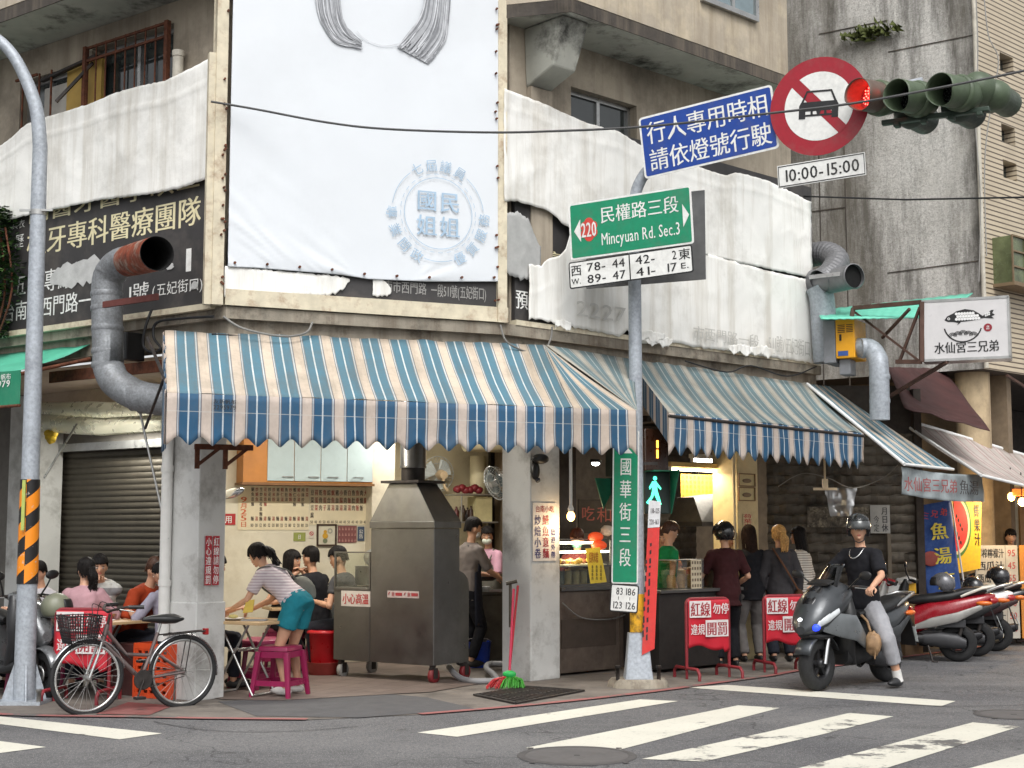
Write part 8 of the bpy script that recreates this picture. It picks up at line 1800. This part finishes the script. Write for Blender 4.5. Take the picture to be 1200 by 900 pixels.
for s in (-.05, .05): mb.tube([P2(wbk, rW, s), P2(wbk-.07, .5, s), P2(wbk-.11, .62, s*.6)], .012, 8)
mb.build('fork', mat('silver_fork', C(190, 190, 188), .25, .8), bk)
mb = MB(BM); mb.tube([P2(wbk-.17, .76), P2(wbk-.19, .86)], .013, 8); mb.tube([P2(wbk-.34, .93, -.29), P2(wbk-.24, .93, -.24), P2(wbk-.17, .9, -.1), P2(wbk-.17, .88, 0), P2(wbk-.17, .9, .1), P2(wbk-.24, .93, .24), P2(wbk-.34, .93, .29)], .012, 10); hb = mb.build('handlebar', DARKSTEEL, bk)
for s in (-1, 1): mb = MB(BM); mb.tube([P2(wbk-.26, .93, s*.25), P2(wbk-.38, .93, s*.305)], .018, 10); mb.build('grip', BLACK, hb); mb = MB(BM); mb.tube([P2(wbk-.2, .91, s*.2), P2(wbk-.3, .89, s*.27)], .006, 6); mb.build('brake_lever', ALU, hb)
mb = MB(BM); sec_loft(MB(), []) if False else None
sd = MB(BM @ Matrix.Rotation(R(-90), 4, 'Z')); sec_loft(sd, [(.04, .80, .02, .1), (.1, .80, .045, .115), (.2, .80, .045, .085), (.32, .805, .03, .04), (.4, .80, .015, .02)], e=2.2); sdo = sd.build('saddle', BLACK, bk)
mb = MB(BM); mb.tube([st_, P2(.22, .78)], .013, 8); mb.build('seat_post', ALU, bk)
mb = MB(BM)   # rear rack
for s in (-.05, .05): mb.tube([P2(.22, .655, s), P2(-.1, .675, s), P2(-.2, .68, s*.8)], .007, 6); mb.tube([P2(-.06, .67, s), P2(0, rW, s*1.1)], .006, 6)
for x in (.12, .0, -.1, -.18): mb.tube([P2(x, .67, -.05), P2(x, .67, .05)], .006, 6)
mb.build('rack', DARKSTEEL, bk); mb = MB(BM); mb.box(-.24, -.2, -.03, .03, .64, .7); mb.build('reflector', mat('red_tail_lens', C(150, 20, 24), .2, coat=.5), bk, bevel=.006)
bx0, bx1 = wbk-.06, wbk+.24
mb = MB(BM); Bq = lambda u, v, w_: P2(lerp(lerp(bx0+.03, bx0, v), lerp(bx1-.05, bx1, v), u), lerp(.62, .86, v), lerp(lerp(-.11, -.16, v), lerp(.11, .16, v), w_))
for v in [k/9 for k in range(10)]:
    r_ = .004 if 0 < v < 1 else .007; mb.tube([Bq(0, v, 0), Bq(1, v, 0), Bq(1, v, 1), Bq(0, v, 1)], r_, 5, closed=True)
for k in range(13):
    q = k/12
    for a, b2 in (((q, 0), (q, 0)), ((q, 1), (q, 1))): mb.tube([Bq(a[0], 0, a[1]), Bq(b2[0], 1, b2[1])], .0035, 5)
    mb.tube([Bq(0, 0, q), Bq(0, 1, q)], .0035, 5); mb.tube([Bq(1, 0, q), Bq(1, 1, q)], .0035, 5); mb.tube([Bq(0, 0, q), Bq(1, 0, q)], .0035, 5)
mb.build('basket', mat('black_wire', C(40, 36, 38), .5, .3), bk)
mb = MB(BM); mb.lathe([(.085, -.004), (.09, 0), (.085, .004)], (*bb_.xy, bb_.z) if False else (bb_.x, .05, bb_.z), (0, 1, 0), n=28); mb.tube([bb_+Vector((0, .07, 0)), bb_+Vector((.06, .075, -.15))], .009, 8); mb.tube([bb_+Vector((0, -.07, 0)), bb_+Vector((-.06, -.075, .15))], .009, 8); ck = mb.build('crank', DARKSTEEL, bk)
for sx, sy in ((1, 1), (-1, -1)): mb = MB(BM); q = bb_+Vector((sx*.06, sy*.12, -sx*.15)); mb.box(q.x-.045, q.x+.045, q.y-.04, q.y+.04, q.z-.012, q.z+.012); mb.build('pedal', BLACK, ck, bevel=.004)
mb = MB(BM); c0 = bb_+Vector((0, .05, .0))
for sg in (1, -1): mb.tube([P2(0, rW+sg*.035, .05), c0+Vector((0, 0, sg*.08))], .004, 5)
mb.build('chain', DARKSTEEL, bk)
mb = MB(BM); mb.tube([P2(.04, rW-.02, -.06), P2(-.0, .02, -.17)], .01, 8); mb.build('kickstand', ALU, bk)
mb = MB(BM); mb.tube(smooth_path([P2(wbk-.2, .9, -.15), P2(wbk-.06, .95, -.08), P2(wbk-.05, .8, 0), P2(wbk-.12, .66, 0)], 6), .004, 5); mb.tube(smooth_path([P2(wbk-.2, .9, .15), P2(wbk-.08, .97, .05), P2(wbk-.1, .72, .02), P2(.5, .45, .02)], 6), .004, 5); mb.build('brake_cable', CABLE, bk)
# ================================================================== PEOPLE
def remeshed(mb, vox, sm=3):
    me = bpy.data.meshes.new('tmp'); me.from_pydata([tuple(p) for p in mb.v], [], mb.f); o = bpy.data.objects.new('tmp', me); COL.objects.link(o)
    r = o.modifiers.new('r', 'REMESH'); r.mode = 'VOXEL'; r.voxel_size = vox
    s = o.modifiers.new('s', 'SMOOTH'); s.iterations = sm; s.factor = .5
    dg = bpy.context.evaluated_depsgraph_get(); ev = o.evaluated_get(dg); m = ev.to_mesh()
    vs = [v.co.copy() for v in m.vertices]; ns = [v.normal.copy() for v in m.vertices]; fs = [tuple(p.vertices) for p in m.polygons]; ev.to_mesh_clear()
    bpy.data.objects.remove(o); bpy.data.meshes.remove(me); return vs, ns, fs
def limb(mb, pts, rs):
    mb.tube(pts, rs, 12); 
    for p, r in zip(pts, rs): mb.ell(p, (r, r, r), 12, 8)
def ik(a, t, l1, l2, hint):
    d = t - a; L = min(d.length, (l1+l2)*.998); d = d.normalized(); x = (l1*l1 - l2*l2 + L*L)/(2*L); h = math.sqrt(max(l1*l1 - x*x, 0)); hn = Vector(hint); hn = (hn - d*hn.dot(d)).normalized()
    return a + d*x + hn*h, a + d*L
SK = mat('skin', C(198, 152, 124), .5, var=.06, scale=12); SK2 = mat('skin_tan', C(176, 128, 100), .5, var=.06, scale=12)
HAIRK = mat('black_hair', C(24, 20, 19), .6, var=.3, scale=50, spec=.2); HAIRB = mat('brown_hair', C(78, 50, 34), .45, var=.3, scale=50); HAIRY = mat('blonde_hair', C(190, 146, 84), .5, var=.25, scale=50); HAIRR = mat('reddish_brown_hair', C(86, 44, 30), .45, var=.3, scale=50)
def cloth(name, rgb, rgb2=None, period=.04):
    if name in _mats: return _mats[name]
    m = mat(name, C(*rgb), .85, var=.1, scale=9, bump=.15, bscale=120, spec=.2)
    if rgb2:
        t, n, l, b = nodes(m); v = vec(t); sp = n.new('ShaderNodeSeparateXYZ'); l.new(v, sp.inputs[0]); dv_ = n.new('ShaderNodeMath'); dv_.operation = 'DIVIDE'; l.new(sp.outputs[2], dv_.inputs[0]); dv_.inputs[1].default_value = period
        fr = n.new('ShaderNodeMath'); fr.operation = 'FRACT'; l.new(dv_.outputs[0], fr.inputs[0]); l.new(ramp(t, fr.outputs[0], [(0, C(*rgb)), (.6, C(*rgb2))], 'CONSTANT'), b.inputs['Base Color'])
    return m
def hand(mb, w, d, up, curl, k, m=0):
    d = d.normalized(); up = (up - d*up.dot(d)).normalized(); sd = d.cross(up); q = Matrix((sd, d, up)).transposed()
    mb.ell(w + d*.045*k, (.04*k, .052*k, .016*k), 12, 8, m, rot=q)
    for i, (x, L) in enumerate(((-.03, .066), (-.01, .076), (.01, .07), (.029, .055))):
        p = w + d*.085*k + sd*x*k; c1, c2 = R(curl), R(curl*1.9); p1 = p + (d*math.cos(c1) - up*math.sin(c1))*L*.5*k; p2 = p1 + (d*math.cos(c2) - up*math.sin(c2))*L*.5*k; mb.tube([p - d*.02*k, p, p1, p2], [.009*k, .0088*k, .008*k, .0062*k], 8, m)
    p = w + d*.03*k - sd*.034*k; mb.tube([p, p - sd*.028*k + d*.025*k - up*.01*k, p - sd*.026*k + d*.06*k - up*.022*k], [.011*k, .010*k, .007*k], 8, m)
PEOPLE = []
def person(label, loc, rz, H=1.68, hip=None, lean=4, side=0, twist=0, hl=(-.24, .08, .82), hr=(.24, .08, .82), fl=(-.1, 0, .08), fr=(.1, 0, .08), head=(0, 0), female=False, skin=SK, hair=HAIRK, hstyle='short',
           shirt=None, sleeve=.55, pants=None, pleg=1.9, shoes=paint(30, 30, 32), knee=None, elbow=(None, None), apron=None, mask=None, socks=None, curl=35, legs=True, loose=1.0, neckl=0, headgear=None, hem=-.12, group=None, pinf=.005):
    k = H/1.7; M = Matrix.Translation(Vector(loc)) @ Matrix.Rotation(R(rz), 4, 'Z'); V = Vector
    P = V(hip or (0, 0, .9*k)); rot = Matrix.Rotation(R(twist), 3, 'Z') @ Matrix.Rotation(R(side), 3, 'Y') @ Matrix.Rotation(R(-lean), 3, 'X'); d = rot @ V((0, 0, 1)); ax = rot @ V((1, 0, 0)); fw = rot @ V((0, 1, 0))
    sw = (.152 if female else .175)*k; tl = .50*k; S = P + d*tl + fw*.01; N = P + d*(tl+.055*k)
    hdir = (d*.55 + V((0, 0, .45)) + fw*.16).normalized(); Hc = N + hdir*.165*k
    Rh = Matrix.Rotation(R(head[0]), 3, 'Z') @ Matrix.Rotation(R(head[1]), 3, 'X'); hp_ = lambda x, y, z: Hc + Rh @ V((x*k, y*k, z*k))
    g = .92 if female else 1.0
    rings = [(-.10, .13, .10), (-.02, .165, .118), (.08, .158, .112), (.22, .135*g, .1), (.36, .155*g, .112), (.44, .165*g, .108), (.5, .14*g, .085), (.54, .075, .06)]
    def tor(mb, inf, r0=0, r1=99, low=None):
        S_ = []
        for t_, w, dp_ in rings[r0:r1]:
            c = P + d*t_*k; S_.append([c + ax*(w*k+inf)*math.cos(a) + fw*(dp_*k+inf)*math.sin(a) for a in [i*math.pi/9 for i in range(18)]])
        if low: S_.insert(0, [P + d*low*k + ax*((.17)*k+inf*1.5)*math.cos(a) + fw*(.118*k+inf*1.5)*math.sin(a) for a in [i*math.pi/9 for i in range(18)]])
        mb.loft(S_)
    sh = [S - ax*sw - d*.035*k, S + ax*sw - d*.035*k]; hn = [V(hl), V(hr)]; arms = []
    for i in (0, 1):
        s = -1 if i == 0 else 1; e = elbow[i] or (s*.6, -.8, -.5); el_, wr_ = ik(sh[i], hn[i], .285*k, .25*k, e); arms.append((sh[i], el_, wr_))
    hp0 = [P + V((-.088*k, 0, -.03*k)), P + V((.088*k, 0, -.03*k))]; lg = []
    for i, f_ in ((0, fl), (1, fr)):
        kn, an = ik(hp0[i], V(f_), .43*k, .41*k, (knee or ((-.15, 1, .1), (.15, 1, .1)))[i]); lg.append((hp0[i], kn, an))
    b = MB(); tor(b, -.004)
    limb(b, [N - d*.05*k, N + hdir*.03*k, Hc - hdir*.06*k], [.058*k, .05*k, .05*k])
    def face(p):
        z = p.z; w = 1 - .30*max(0, -z)**1.4 ; return V((p.x*w, p.y*(1-.12*max(0, -z)) + (.10*max(0, -z) if p.y > 0 else .06*max(0, z)*0), z))
    b.ell(Hc, (.073*k, .092*k, .115*k), 20, 14, rot=Rh, fn=face)
    b.ell(hp_(0, .092, -.018), (.013*k, .018*k, .024*k), 10, 8, rot=Rh); b.ell(hp_(0, .08, -.078), (.022*k, .016*k, .016*k), 10, 8, rot=Rh)
    for s in (-1, 1): b.ell(hp_(s*.076, -.005, -.01), (.012*k, .022*k, .032*k), 10, 8, rot=Rh)
    for a, e, w in arms: limb(b, [a, a.lerp(e, .5), e, e.lerp(w, .35), w], [q*k*(.9 if female else 1) for q in (.05, .046, .037, .036, .026)])
    if legs:
        for a, kn, an in lg: limb(b, [a, a.lerp(kn, .45), kn, kn.lerp(an, .35), an], [q*k for q in (.084, .074, .052, .054, .034)]); b.ell(an + V((0, .06, -.035))*k, (.036*k, .1*k, .035*k), 12, 8)
    vs, ns, fs = remeshed(b, .0125*k, 3); bm_ = MB(M); bm_.add(vs, fs, 0, True)
    for i, (a, e, w) in enumerate(arms): dd = (w-e).normalized(); hand(bm_, w - dd*.01, dd, V((0, 0, 1)) if abs(dd.z) < .8 else V((0, -1, 0)) , curl, k*(.92 if female else 1))
    for s in (-1, 1):
        bm_.ell(hp_(s*.031, .083, .006), (.013*k, .008*k, .0065*k), 10, 6, 1, rot=Rh); bm_.ell(hp_(s*.031, .0875, .006), (.006*k, .005*k, .0062*k), 8, 6, 2, rot=Rh); bm_.ell(hp_(s*.032, .087, .026), (.019*k, .006*k, .0035*k), 10, 5, 2, rot=Rh)
    bm_.ell(hp_(0, .091, -.05), (.021*k, .007*k, .0065*k), 10, 6, 3, rot=Rh)
    t = bm_.build('person', [skin, paint(226, 222, 216), paint(30, 24, 22), paint(160, 84, 76)], None, label, 'person', group, base=Vector(loc))
    t.modifiers.new('w', 'WEIGHTED_NORMAL') if False else None
    def wrapm(mb, vox, amp, fq, sd_):
        vs, ns, fs = remeshed(mb, vox, 3); o = MB(M); out = []
        for p, n_ in zip(vs, ns):
            f1 = 1-2*abs(noise.noise(p*fq + V((sd_, 0, 0)))); f2 = noise.noise(p*fq*2.3 + V((0, sd_, 0))); out.append(p + n_*amp*(f1*.7+f2*.6))
        o.add(out, fs, 0, True); return o
    sd_ = len(PEOPLE)*3.7
    if pants and legs:
        b = MB(); tor(b, pinf, 0, 3)
        for a, kn, an in lg:
            if pleg <= 1: e = a.lerp(kn, pleg); b.tube([a + V((0, 0, .05)), a, e], [.1*k, .106*k, .102*k*loose], 16)
            else: e = kn.lerp(an, min(pleg-1, .99)); limb(b, [a + V((0, 0, .03)), a, a.lerp(kn, .5), kn], [.09*k, .1*k, .088*k*loose, .068*k*loose]); b.tube([kn, kn.lerp(e, .5), e], [.068*k*loose, .066*k*loose, .06*k*loose], 16)
        wrapm(b, .0135*k, .0055, 10, sd_).build('trousers' if pleg > 1.2 else 'shorts', pants, t)
    if shirt:
        b = MB(); tor(b, .016*loose, 2 if hem > 0 else 1 if hem > -.1 else 0, 99, hem)
        for i, (a, e, w) in enumerate(arms):
            r0, r1 = .062*k*loose, .054*k*loose; s_ = S + (a-S)*.55
            if sleeve <= 1: b.tube([s_, a, a.lerp(e, sleeve)], [.07*k, r0, r1*1.08], 14); b.ell(a, (r0, r0, r0), 12, 8)
            else: limb(b, [a, e], [r0, r1]); b.tube([e, e.lerp(w, min(.97, sleeve-1))], [r1, r1*.85], 14)
        b.tube([N - d*.06*k, N - d*.004], [.075*k, .066*k], 14)
        wrapm(b, .0135*k, .0075, 10, sd_+1).build('shirt', shirt, t)
    if legs:
        for i, (a, kn, an) in enumerate(lg):
            b = MB(M); b.ell(an + V((0, .055*k, -.035)), (.045*k, .135*k, .05*k), 16, 10, fn=lambda p: V((p.x*(1+.15*p.y), p.y, max(p.z, -.75)*(1-.45*max(0, p.y))))); b.build('shoe', shoes, t)
            if socks: b = MB(M); b.tube([an + (kn-an)*.22, an - V((0, 0, .03))], [.046*k, .05*k], 14); b.build('sock', socks, t)
    # hair
    if hair and hstyle:
        rr = random.Random(len(PEOPLE))
        def cap(p):
            n_ = 1 + .05*noise.noise(V((p.x*9, p.y*3, p.z*3)))
            if p.y > .25 and p.z < .42 + .25*abs(p.x): n_ = .82
            if p.z < (-.1 if hstyle == 'short' and p.y > -.45 else -.35 - (.3 if p.y < 0 else 0)): n_ *= .8
            return p*n_
        b = MB(M); b.ell(hp_(0, -.008, .022), (.086*k, .106*k, .116*k), 30, 20, rot=Rh, fn=cap); c0 = hp_
        def lock(pts, r): b.tube(smooth_path([c0(*p) for p in pts], 4), [r*k*(1-.6*i/(4*(len(pts)-1))) for i in range(4*(len(pts)-1)+1)], 6)
        for j in range(150):     # fine locks over the crown
            a = rr.uniform(0, 6.28); sx, sy = math.cos(a), math.sin(a); z1 = (.055 if hstyle != 'bob' else .035) + rr.uniform(-.012, .02) if sy > .3 else (-.03 - (.035 if sy < -.3 else 0) if hstyle != 'short' else (-.045 if sy < -.45 else .012)) + rr.uniform(-.015, .015)
            lock([(sx*.02, sy*.02-.01, .137), (sx*.06, sy*.075-.01, .112), (sx*.085, sy*.106-.008, .06), (sx*(.086 if hstyle != 'short' else .079)+rr.uniform(-.006, .006), sy*(.106 if hstyle != 'short' else .099)-.01, z1)], .0075)
        if hstyle in ('long', 'bob'):
            L = .30 if hstyle == 'long' else .1
            for j in range(130):
                a = rr.uniform(2.7, 6.75) if hstyle == 'long' else rr.uniform(2.6, 6.8); sx, sy = math.cos(a), math.sin(a); e_ = rr.uniform(.7, 1)*L
                lock([(sx*.05, sy*.06, .11), (sx*.088, sy*.105, .03), (sx*.092, sy*.11-.01, -.08), (sx*.085+rr.uniform(-.02, .02), sy*.09-.03, -.09-e_)], .009)
        if hstyle == 'tail':
            for j in range(70): lock([(rr.uniform(-.03, .03), -.1, .05), (rr.uniform(-.03, .03), -.14, .02), (rr.uniform(-.05, .05), -.165+rr.uniform(-.03, .03), -.06), (rr.uniform(-.05, .05), -.15+rr.uniform(-.03, .03), -.17-rr.random()*.06)], .009)
        b.build('hair', hair, t)
    if mask: b = MB(M); b.ell(hp_(0, .045, -.055), (.066*k, .062*k, .05*k), 18, 12, rot=Rh, fn=lambda p: V((p.x, max(p.y, -.1), p.z))); b.build('mask', mask, t)
    if apron:
        b = MB(M); prf = [(.40, .11, .115), (.3, .15, .118), (.2, .165, .115), (.05, .19, .14), (-.08, .2, .15), (-.25, .21, .16), (-.42, .22, .165)]
        def fa(u, v):
            q = v*(len(prf)-1); i = min(int(q), len(prf)-2); f_ = q-i; t_, w, dp_ = [lerp(prf[i][j], prf[i+1][j], f_) for j in range(3)]; a = R(lerp(165, 15, u)) if v < .3 else R(lerp(185, -5, u)); c = P + d*t_*k if t_ > 0 else P + V((0, 0, t_*k)); return c + ax*(w*k+.02)*math.cos(a) + fw*(dp_*k+.02+.006*math.sin(u*20))*math.sin(a)
        b.grid(fa, 24, 24); b.build('apron', apron, t, solid=.006)
        b = MB(M)
        for s in (-1, 1): b.tube([P+d*.40*k+ax*s*.08*k+fw*.13*k, S+ax*s*.1*k+d*.05*k+fw*.02, S+ax*s*.08*k-fw*.09*k], .012, 6)
        b.build('apron_strap', apron, t)
    PEOPLE.append(t); return t, M, dict(P=P, d=d, ax=ax, fw=fw, S=S, N=N, Hc=Hc, Rh=Rh, k=k, hp=hp_, lg=lg, arms=arms)
BLKC = cloth('black_cotton', (28, 28, 32)); NAVY = cloth('dark_navy_cotton', (36, 38, 50)); JEAN = cloth('dark_denim', (36, 38, 46)); WHT = cloth('white_cotton', (206, 204, 200))
# rider
rp_ = HM @ Vector((0, -.22, 0)); Ri = HM.inverted()
footw = Ri @ G(1047, 806); footl = Ri @ Vector((0, 0, 0))
t, M_, J = person('helmeted young rider in a black t-shirt and grey trousers astride the grey scooter', (rp_.x, rp_.y, 0), hero_rz, 1.76, hip=(0, 0, .86), lean=3, hl=(-.36, .42, 1.03), hr=(.34, .40, 1.03), fl=(-.40, .02, .09), fr=(.2, .36, .36), head=(-6+40, 2), shirt=BLKC, sleeve=.85, pants=cloth('light_grey_cotton', (150, 150, 154)), pleg=1.62, shoes=mat('black_sneaker', C(36, 36, 38), .4), socks=WHT, loose=1.18, hstyle=None, knee=((-.5, .6, .2), (.5, .8, .2)), elbow=((-.8, -.4, -.6), (.8, -.4, -.6)), curl=68, hem=-.16)
helmet(M_ @ (J['Hc'] + Vector((0, 0, .035))), hero_rz + 34, mat('gunmetal_shell', C(78, 80, 80), .22, .4, coat=.6), 'helmet', '', glass('clear_visor', (.5, .52, .52, 1), .93, .05), parent=t, r=1.06, up=.09)
mb = MB(M_); c_ = J['N'] + J['fw']*.03; mb.tube([c_ + Vector((.075*math.cos(a), .085*math.sin(a)+.04 if math.sin(a) > 0 else .06*math.sin(a), -.02-.10*max(0, math.sin(a)))) for a in [k*math.pi/16 for k in range(32)]], .006, 6, closed=True); mb.build('necklace', mat('silver_chain', C(190, 190, 188), .25, .9), t)
mb = MB(M_); mb.tube([J['hp'](-.075, 0, -.02), J['hp'](-.05, .03, -.1), J['hp'](0, .05, -.125), J['hp'](.05, .03, -.1), J['hp'](.075, 0, -.02)], .0055, 6); mb.build('chin_strap', BLACK, t)
# woman wiping the table
wx = G(338, 815); wrz = 62
t, M_, J = person('woman in a pale striped t-shirt and turquoise shorts bending over the tan table', (wx.x, wx.y, .012), wrz, 1.62, hip=(0, -.1, .875), lean=50, hl=(-.2, .56, .82), hr=(.12, .56, .80), fl=(-.13, -.06, .08), fr=(.13, -.02, .08), head=(4, -34), female=True, hstyle='tail', shirt=cloth('pale_striped_jersey', (206, 196, 198), (176, 160, 166), .028), sleeve=.7, pants=cloth('turquoise_twill', (34, 118, 132)), pleg=.5, shoes=WHT, loose=1.06, hem=.04, pinf=.024)
mb = MB(M_); P, d, ax, fw = J['P'], J['d'], J['ax'], J['fw']; q = P + d*.12 + ax*.15 - fw*.08; mb.ell(q, (.06, .15, .11), 18, 12, rot=Matrix.Rotation(R(40), 3, 'X'), fn=lambda p: p*(1+.12*noise.noise(p*3))); mb.build('shoulder_bag', cloth('grey_canvas', (120, 120, 112)), t)
mb = MB(M_); mb.tube(smooth_path([q+d*.1, P+d*.35+ax*.03-fw*.14, J['S']-ax*.12-fw*.05+d*.03, J['S']-ax*.13+fw*.08, P+d*.3+fw*.14, P+d*.08+ax*.16+fw*.05], 6), .016, 8, flat=.4); mb.build('bag_strap', cloth('grey_canvas', (120, 120, 112)), t)
# seated pose helper
def seated(label, p, rz, hz=.56, **k):
    a = dict(hip=(0, 0, hz), lean=14, fl=(-.14, .38, .09), fr=(.14, .4, .09), hl=(-.2, .36, .8), hr=(.2, .36, .8), pants=JEAN); a.update(k); return person(label, p, rz, **a)
sm = FM.P(FM.S(332, 2.8), 2.8, .012)
seated('smiling woman with a black bob seated at the shop wall holding up a hand', sm, -128, female=True, hair=HAIRK, hstyle='bob', shirt=BLKC, sleeve=.6, hl=(.0, .34, 1.12), hr=(.2, .3, .8), head=(20, 0), H=1.66)
seated('man in a black t-shirt seated beside the cart glass, hands at his mouth', FM.P(FM.S(376, 2.45), 2.45, .012), 58, shirt=BLKC, sleeve=.75, hl=(-.06, .26, 1.12), hr=(.08, .26, 1.1), head=(0, -4), H=1.72, lean=10, loose=1.1)
seated('person in dark clothes seen through the cart glass beside the pot', FM.P(FM.S(418, 1.9), 2.0, .012), 70, shirt=cloth('dark_grey_cotton', (70, 70, 72)), head=(10, -20), H=1.75, lean=14)
seated('diner in dark trousers hidden behind the left street column at the tan table', (-3.22, 14.6, .012), -80, shirt=cloth('pale_violet_stripe', (156, 150, 168), (190, 186, 196), .03), H=1.66, lean=16, head=(0, -15), hl=(-.1, .4, .8), hr=(.2, .4, .8))
# left arcade diners
def apx(u, Y): return D(u, 700, Y)
p = apx(97, 14.1); seated('woman in a pink blouse with black ponytail seated back to the street', (p.x, p.y, .004), 8, female=True, hstyle='tail', shirt=cloth('dusty_pink', (176, 138, 144)), sleeve=1.3, head=(38, 0), lean=10, H=1.6, hz=.54, loose=1.15)
p = apx(118, 15.2); seated('man in a white and grey shirt covering his mouth across the table', (p.x, p.y, .004), 190, shirt=cloth('white_grey_shirt', (190, 190, 186), (130, 130, 132), .2), hl=(.02, .2, 1.12), hr=(.2, .32, .84), head=(8, -12), H=1.66, hz=.54)
p = apx(152, 14.75); seated('man in an orange polo shirt leaning over his bowl at the left arcade table', (p.x, p.y, .004), -118, shirt=cloth('burnt_orange', (150, 58, 30)), sleeve=.9, hair=HAIRB, skin=SK, hl=(-.2, .36, .86), hr=(.16, .38, .84), lean=28, head=(-6, -26), H=1.74, hz=.54, loose=1.1)
p = apx(201, 14.35); seated('person in a greyish striped sleeve half hidden by the column at the arcade table', (p.x, p.y, .004), 60, shirt=cloth('grey_violet', (150, 146, 160)), sleeve=1.2, lean=12, H=1.55, hz=.52, head=(0, -20))
p = apx(57, 14.9); seated('person in a pale shirt seated at the far left behind the silver scooter', (p.x, p.y, .004), 150, shirt=cloth('pale_grey_shirt', (176, 172, 174)), lean=12, head=(10, -20), H=1.56, hz=.52)
# cooks
ckp = FM.P(FM.S(547, 2.2), 2.2, .012); person('cook in a grey t-shirt and dark apron beside the steel cart', ckp, -58, 1.7, shirt=cloth('grey_jersey', (116, 108, 104)), sleeve=.9, pants=BLKC, apron=cloth('navy_apron', (36, 38, 48)), head=(-6, -14), lean=6, hl=(-.12, .38, 1.06), hr=(.1, .42, 1.02), mask=WHT)
ckp = FM.P(FM.S(577, 3.1), 3.15, .012); person('masked woman cook in a pink shirt and grey apron stirring food', ckp, 150, 1.6, shirt=cloth('pink_jersey', (206, 160, 180)), sleeve=.9, pants=BLKC, apron=cloth('grey_apron', (104, 102, 94)), head=(26, -8), lean=6, female=True, hl=(-.1, .36, 1.0), hr=(.16, .34, 1.04), mask=cloth('pale_mask', (206, 214, 200)), hstyle='tail')
# takeaway stall
q = D(677, 640, 16.75); person('server with reddish hair and green mask behind the glass display case', (q.x, q.y, .004), 172, 1.58, shirt=cloth('maroon_print', (96, 44, 44)), sleeve=.9, pants=BLKC, hair=HAIRR, hstyle='short', female=True, head=(0, -22), mask=cloth('green_mask', (110, 160, 140)), apron=cloth('cream_apron', (190, 160, 110)))
q = G(781, 783); person('brown haired person in a green sleeveless top standing behind the mast', (q.x, q.y, .004), -72, 1.66, shirt=cloth('green_cotton', (28, 124, 72)), sleeve=.3, pants=BLKC, pleg=1.95, hair=HAIRB, hstyle='short', female=True, head=(6, -24), hl=(-.14, .32, 1.14), hr=(.22, .06, .84), shoes=paint(110, 70, 70))
q = D(776, 630, 17.7); person('stall worker in a red apron reading beside the jars', (q.x, q.y, .004), 175, 1.6, shirt=cloth('orange_tan', (170, 110, 70)), pants=BLKC, apron=cloth('red_apron', (140, 40, 40)), hair=HAIRB, head=(0, -20), female=True, hl=(-.12, .3, 1.1), hr=(.1, .3, 1.1))
q = D(846, 640, 18.2); person('stall worker in a white cap bending over the steamer', (q.x, q.y, .004), 200, 1.62, shirt=WHT, pants=BLKC, lean=18, head=(0, -20), hstyle='short', hair=WHT)
q = G(853, 782); t, M_, J = person('customer in a maroon t-shirt wearing a glossy black helmet at the queue counter', (q.x, q.y, .004), 12, 1.63, shirt=cloth('maroon_cotton', (58, 28, 30)), sleeve=.85, pants=BLKC, pleg=1.95, head=(14, -8), hl=(-.2, .34, 1.02), hr=(.2, .2, .95), hstyle='short', loose=1.12, hem=-.16)
helmet(M_ @ (J['Hc'] + Vector((0, 0, .03))), 24, BLP, 'helmet', '', parent=t, r=1.0)
q = G(882, 776); person('long haired woman in a black top and grey trousers leaning at the counter', (q.x, q.y, .004), 10, 1.62, shirt=BLKC, sleeve=1.6, pants=cloth('mid_grey_twill', (104, 100, 98)), pleg=1.95, female=True, hstyle='long', hair=mat('dark_brown_hair', C(40, 26, 20), .7, var=.3, scale=50, spec=.15), head=(6, -6), hl=(-.2, .3, 1.0), hr=(.22, .12, .84), loose=1.12)
q = G(917, 776); t, M_, J = person('blonde woman in a charcoal sweatshirt with a brown bag strap facing the dark shutter', (q.x, q.y, .004), 6, 1.62, shirt=cloth('charcoal_fleece', (58, 56, 58)), sleeve=1.8, pants=JEAN, pleg=1.95, female=True, hstyle='tail', hair=HAIRY, head=(10, -4), loose=1.2, hem=-.16)
mb = MB(M_); mb.tube(smooth_path([J['S']-J['ax']*.1+Vector((0, -.06, .05)), J['P']+Vector((0, -.17, .3)), J['P']+Vector((.18, -.12, .02))], 6), .018, 8, flat=.4); mb.ell(J['P']+Vector((.2, -.08, -.06)), (.06, .1, .09), 14, 8); mb.build('shoulder_bag', cloth('brown_leather', (84, 56, 40)), t)
q = G(944, 772); person('dark long haired woman in a white striped shirt beside the blonde woman', (q.x, q.y, .004), 60, 1.6, shirt=cloth('white_striped_shirt', (206, 200, 190), (150, 140, 130), .03), sleeve=1.5, pants=cloth('blue_denim', (52, 72, 96)), pleg=1.95, female=True, hstyle='long', head=(10, -6), loose=1.15, hem=-.14)
q = D(1184, 640, 21.3); person('juice seller in a dark cap behind the stall counter at the right edge', (q.x, q.y, .0), 170, 1.58, shirt=cloth('olive_cotton', (80, 84, 50)), pants=BLKC, head=(0, -10), hstyle='short')
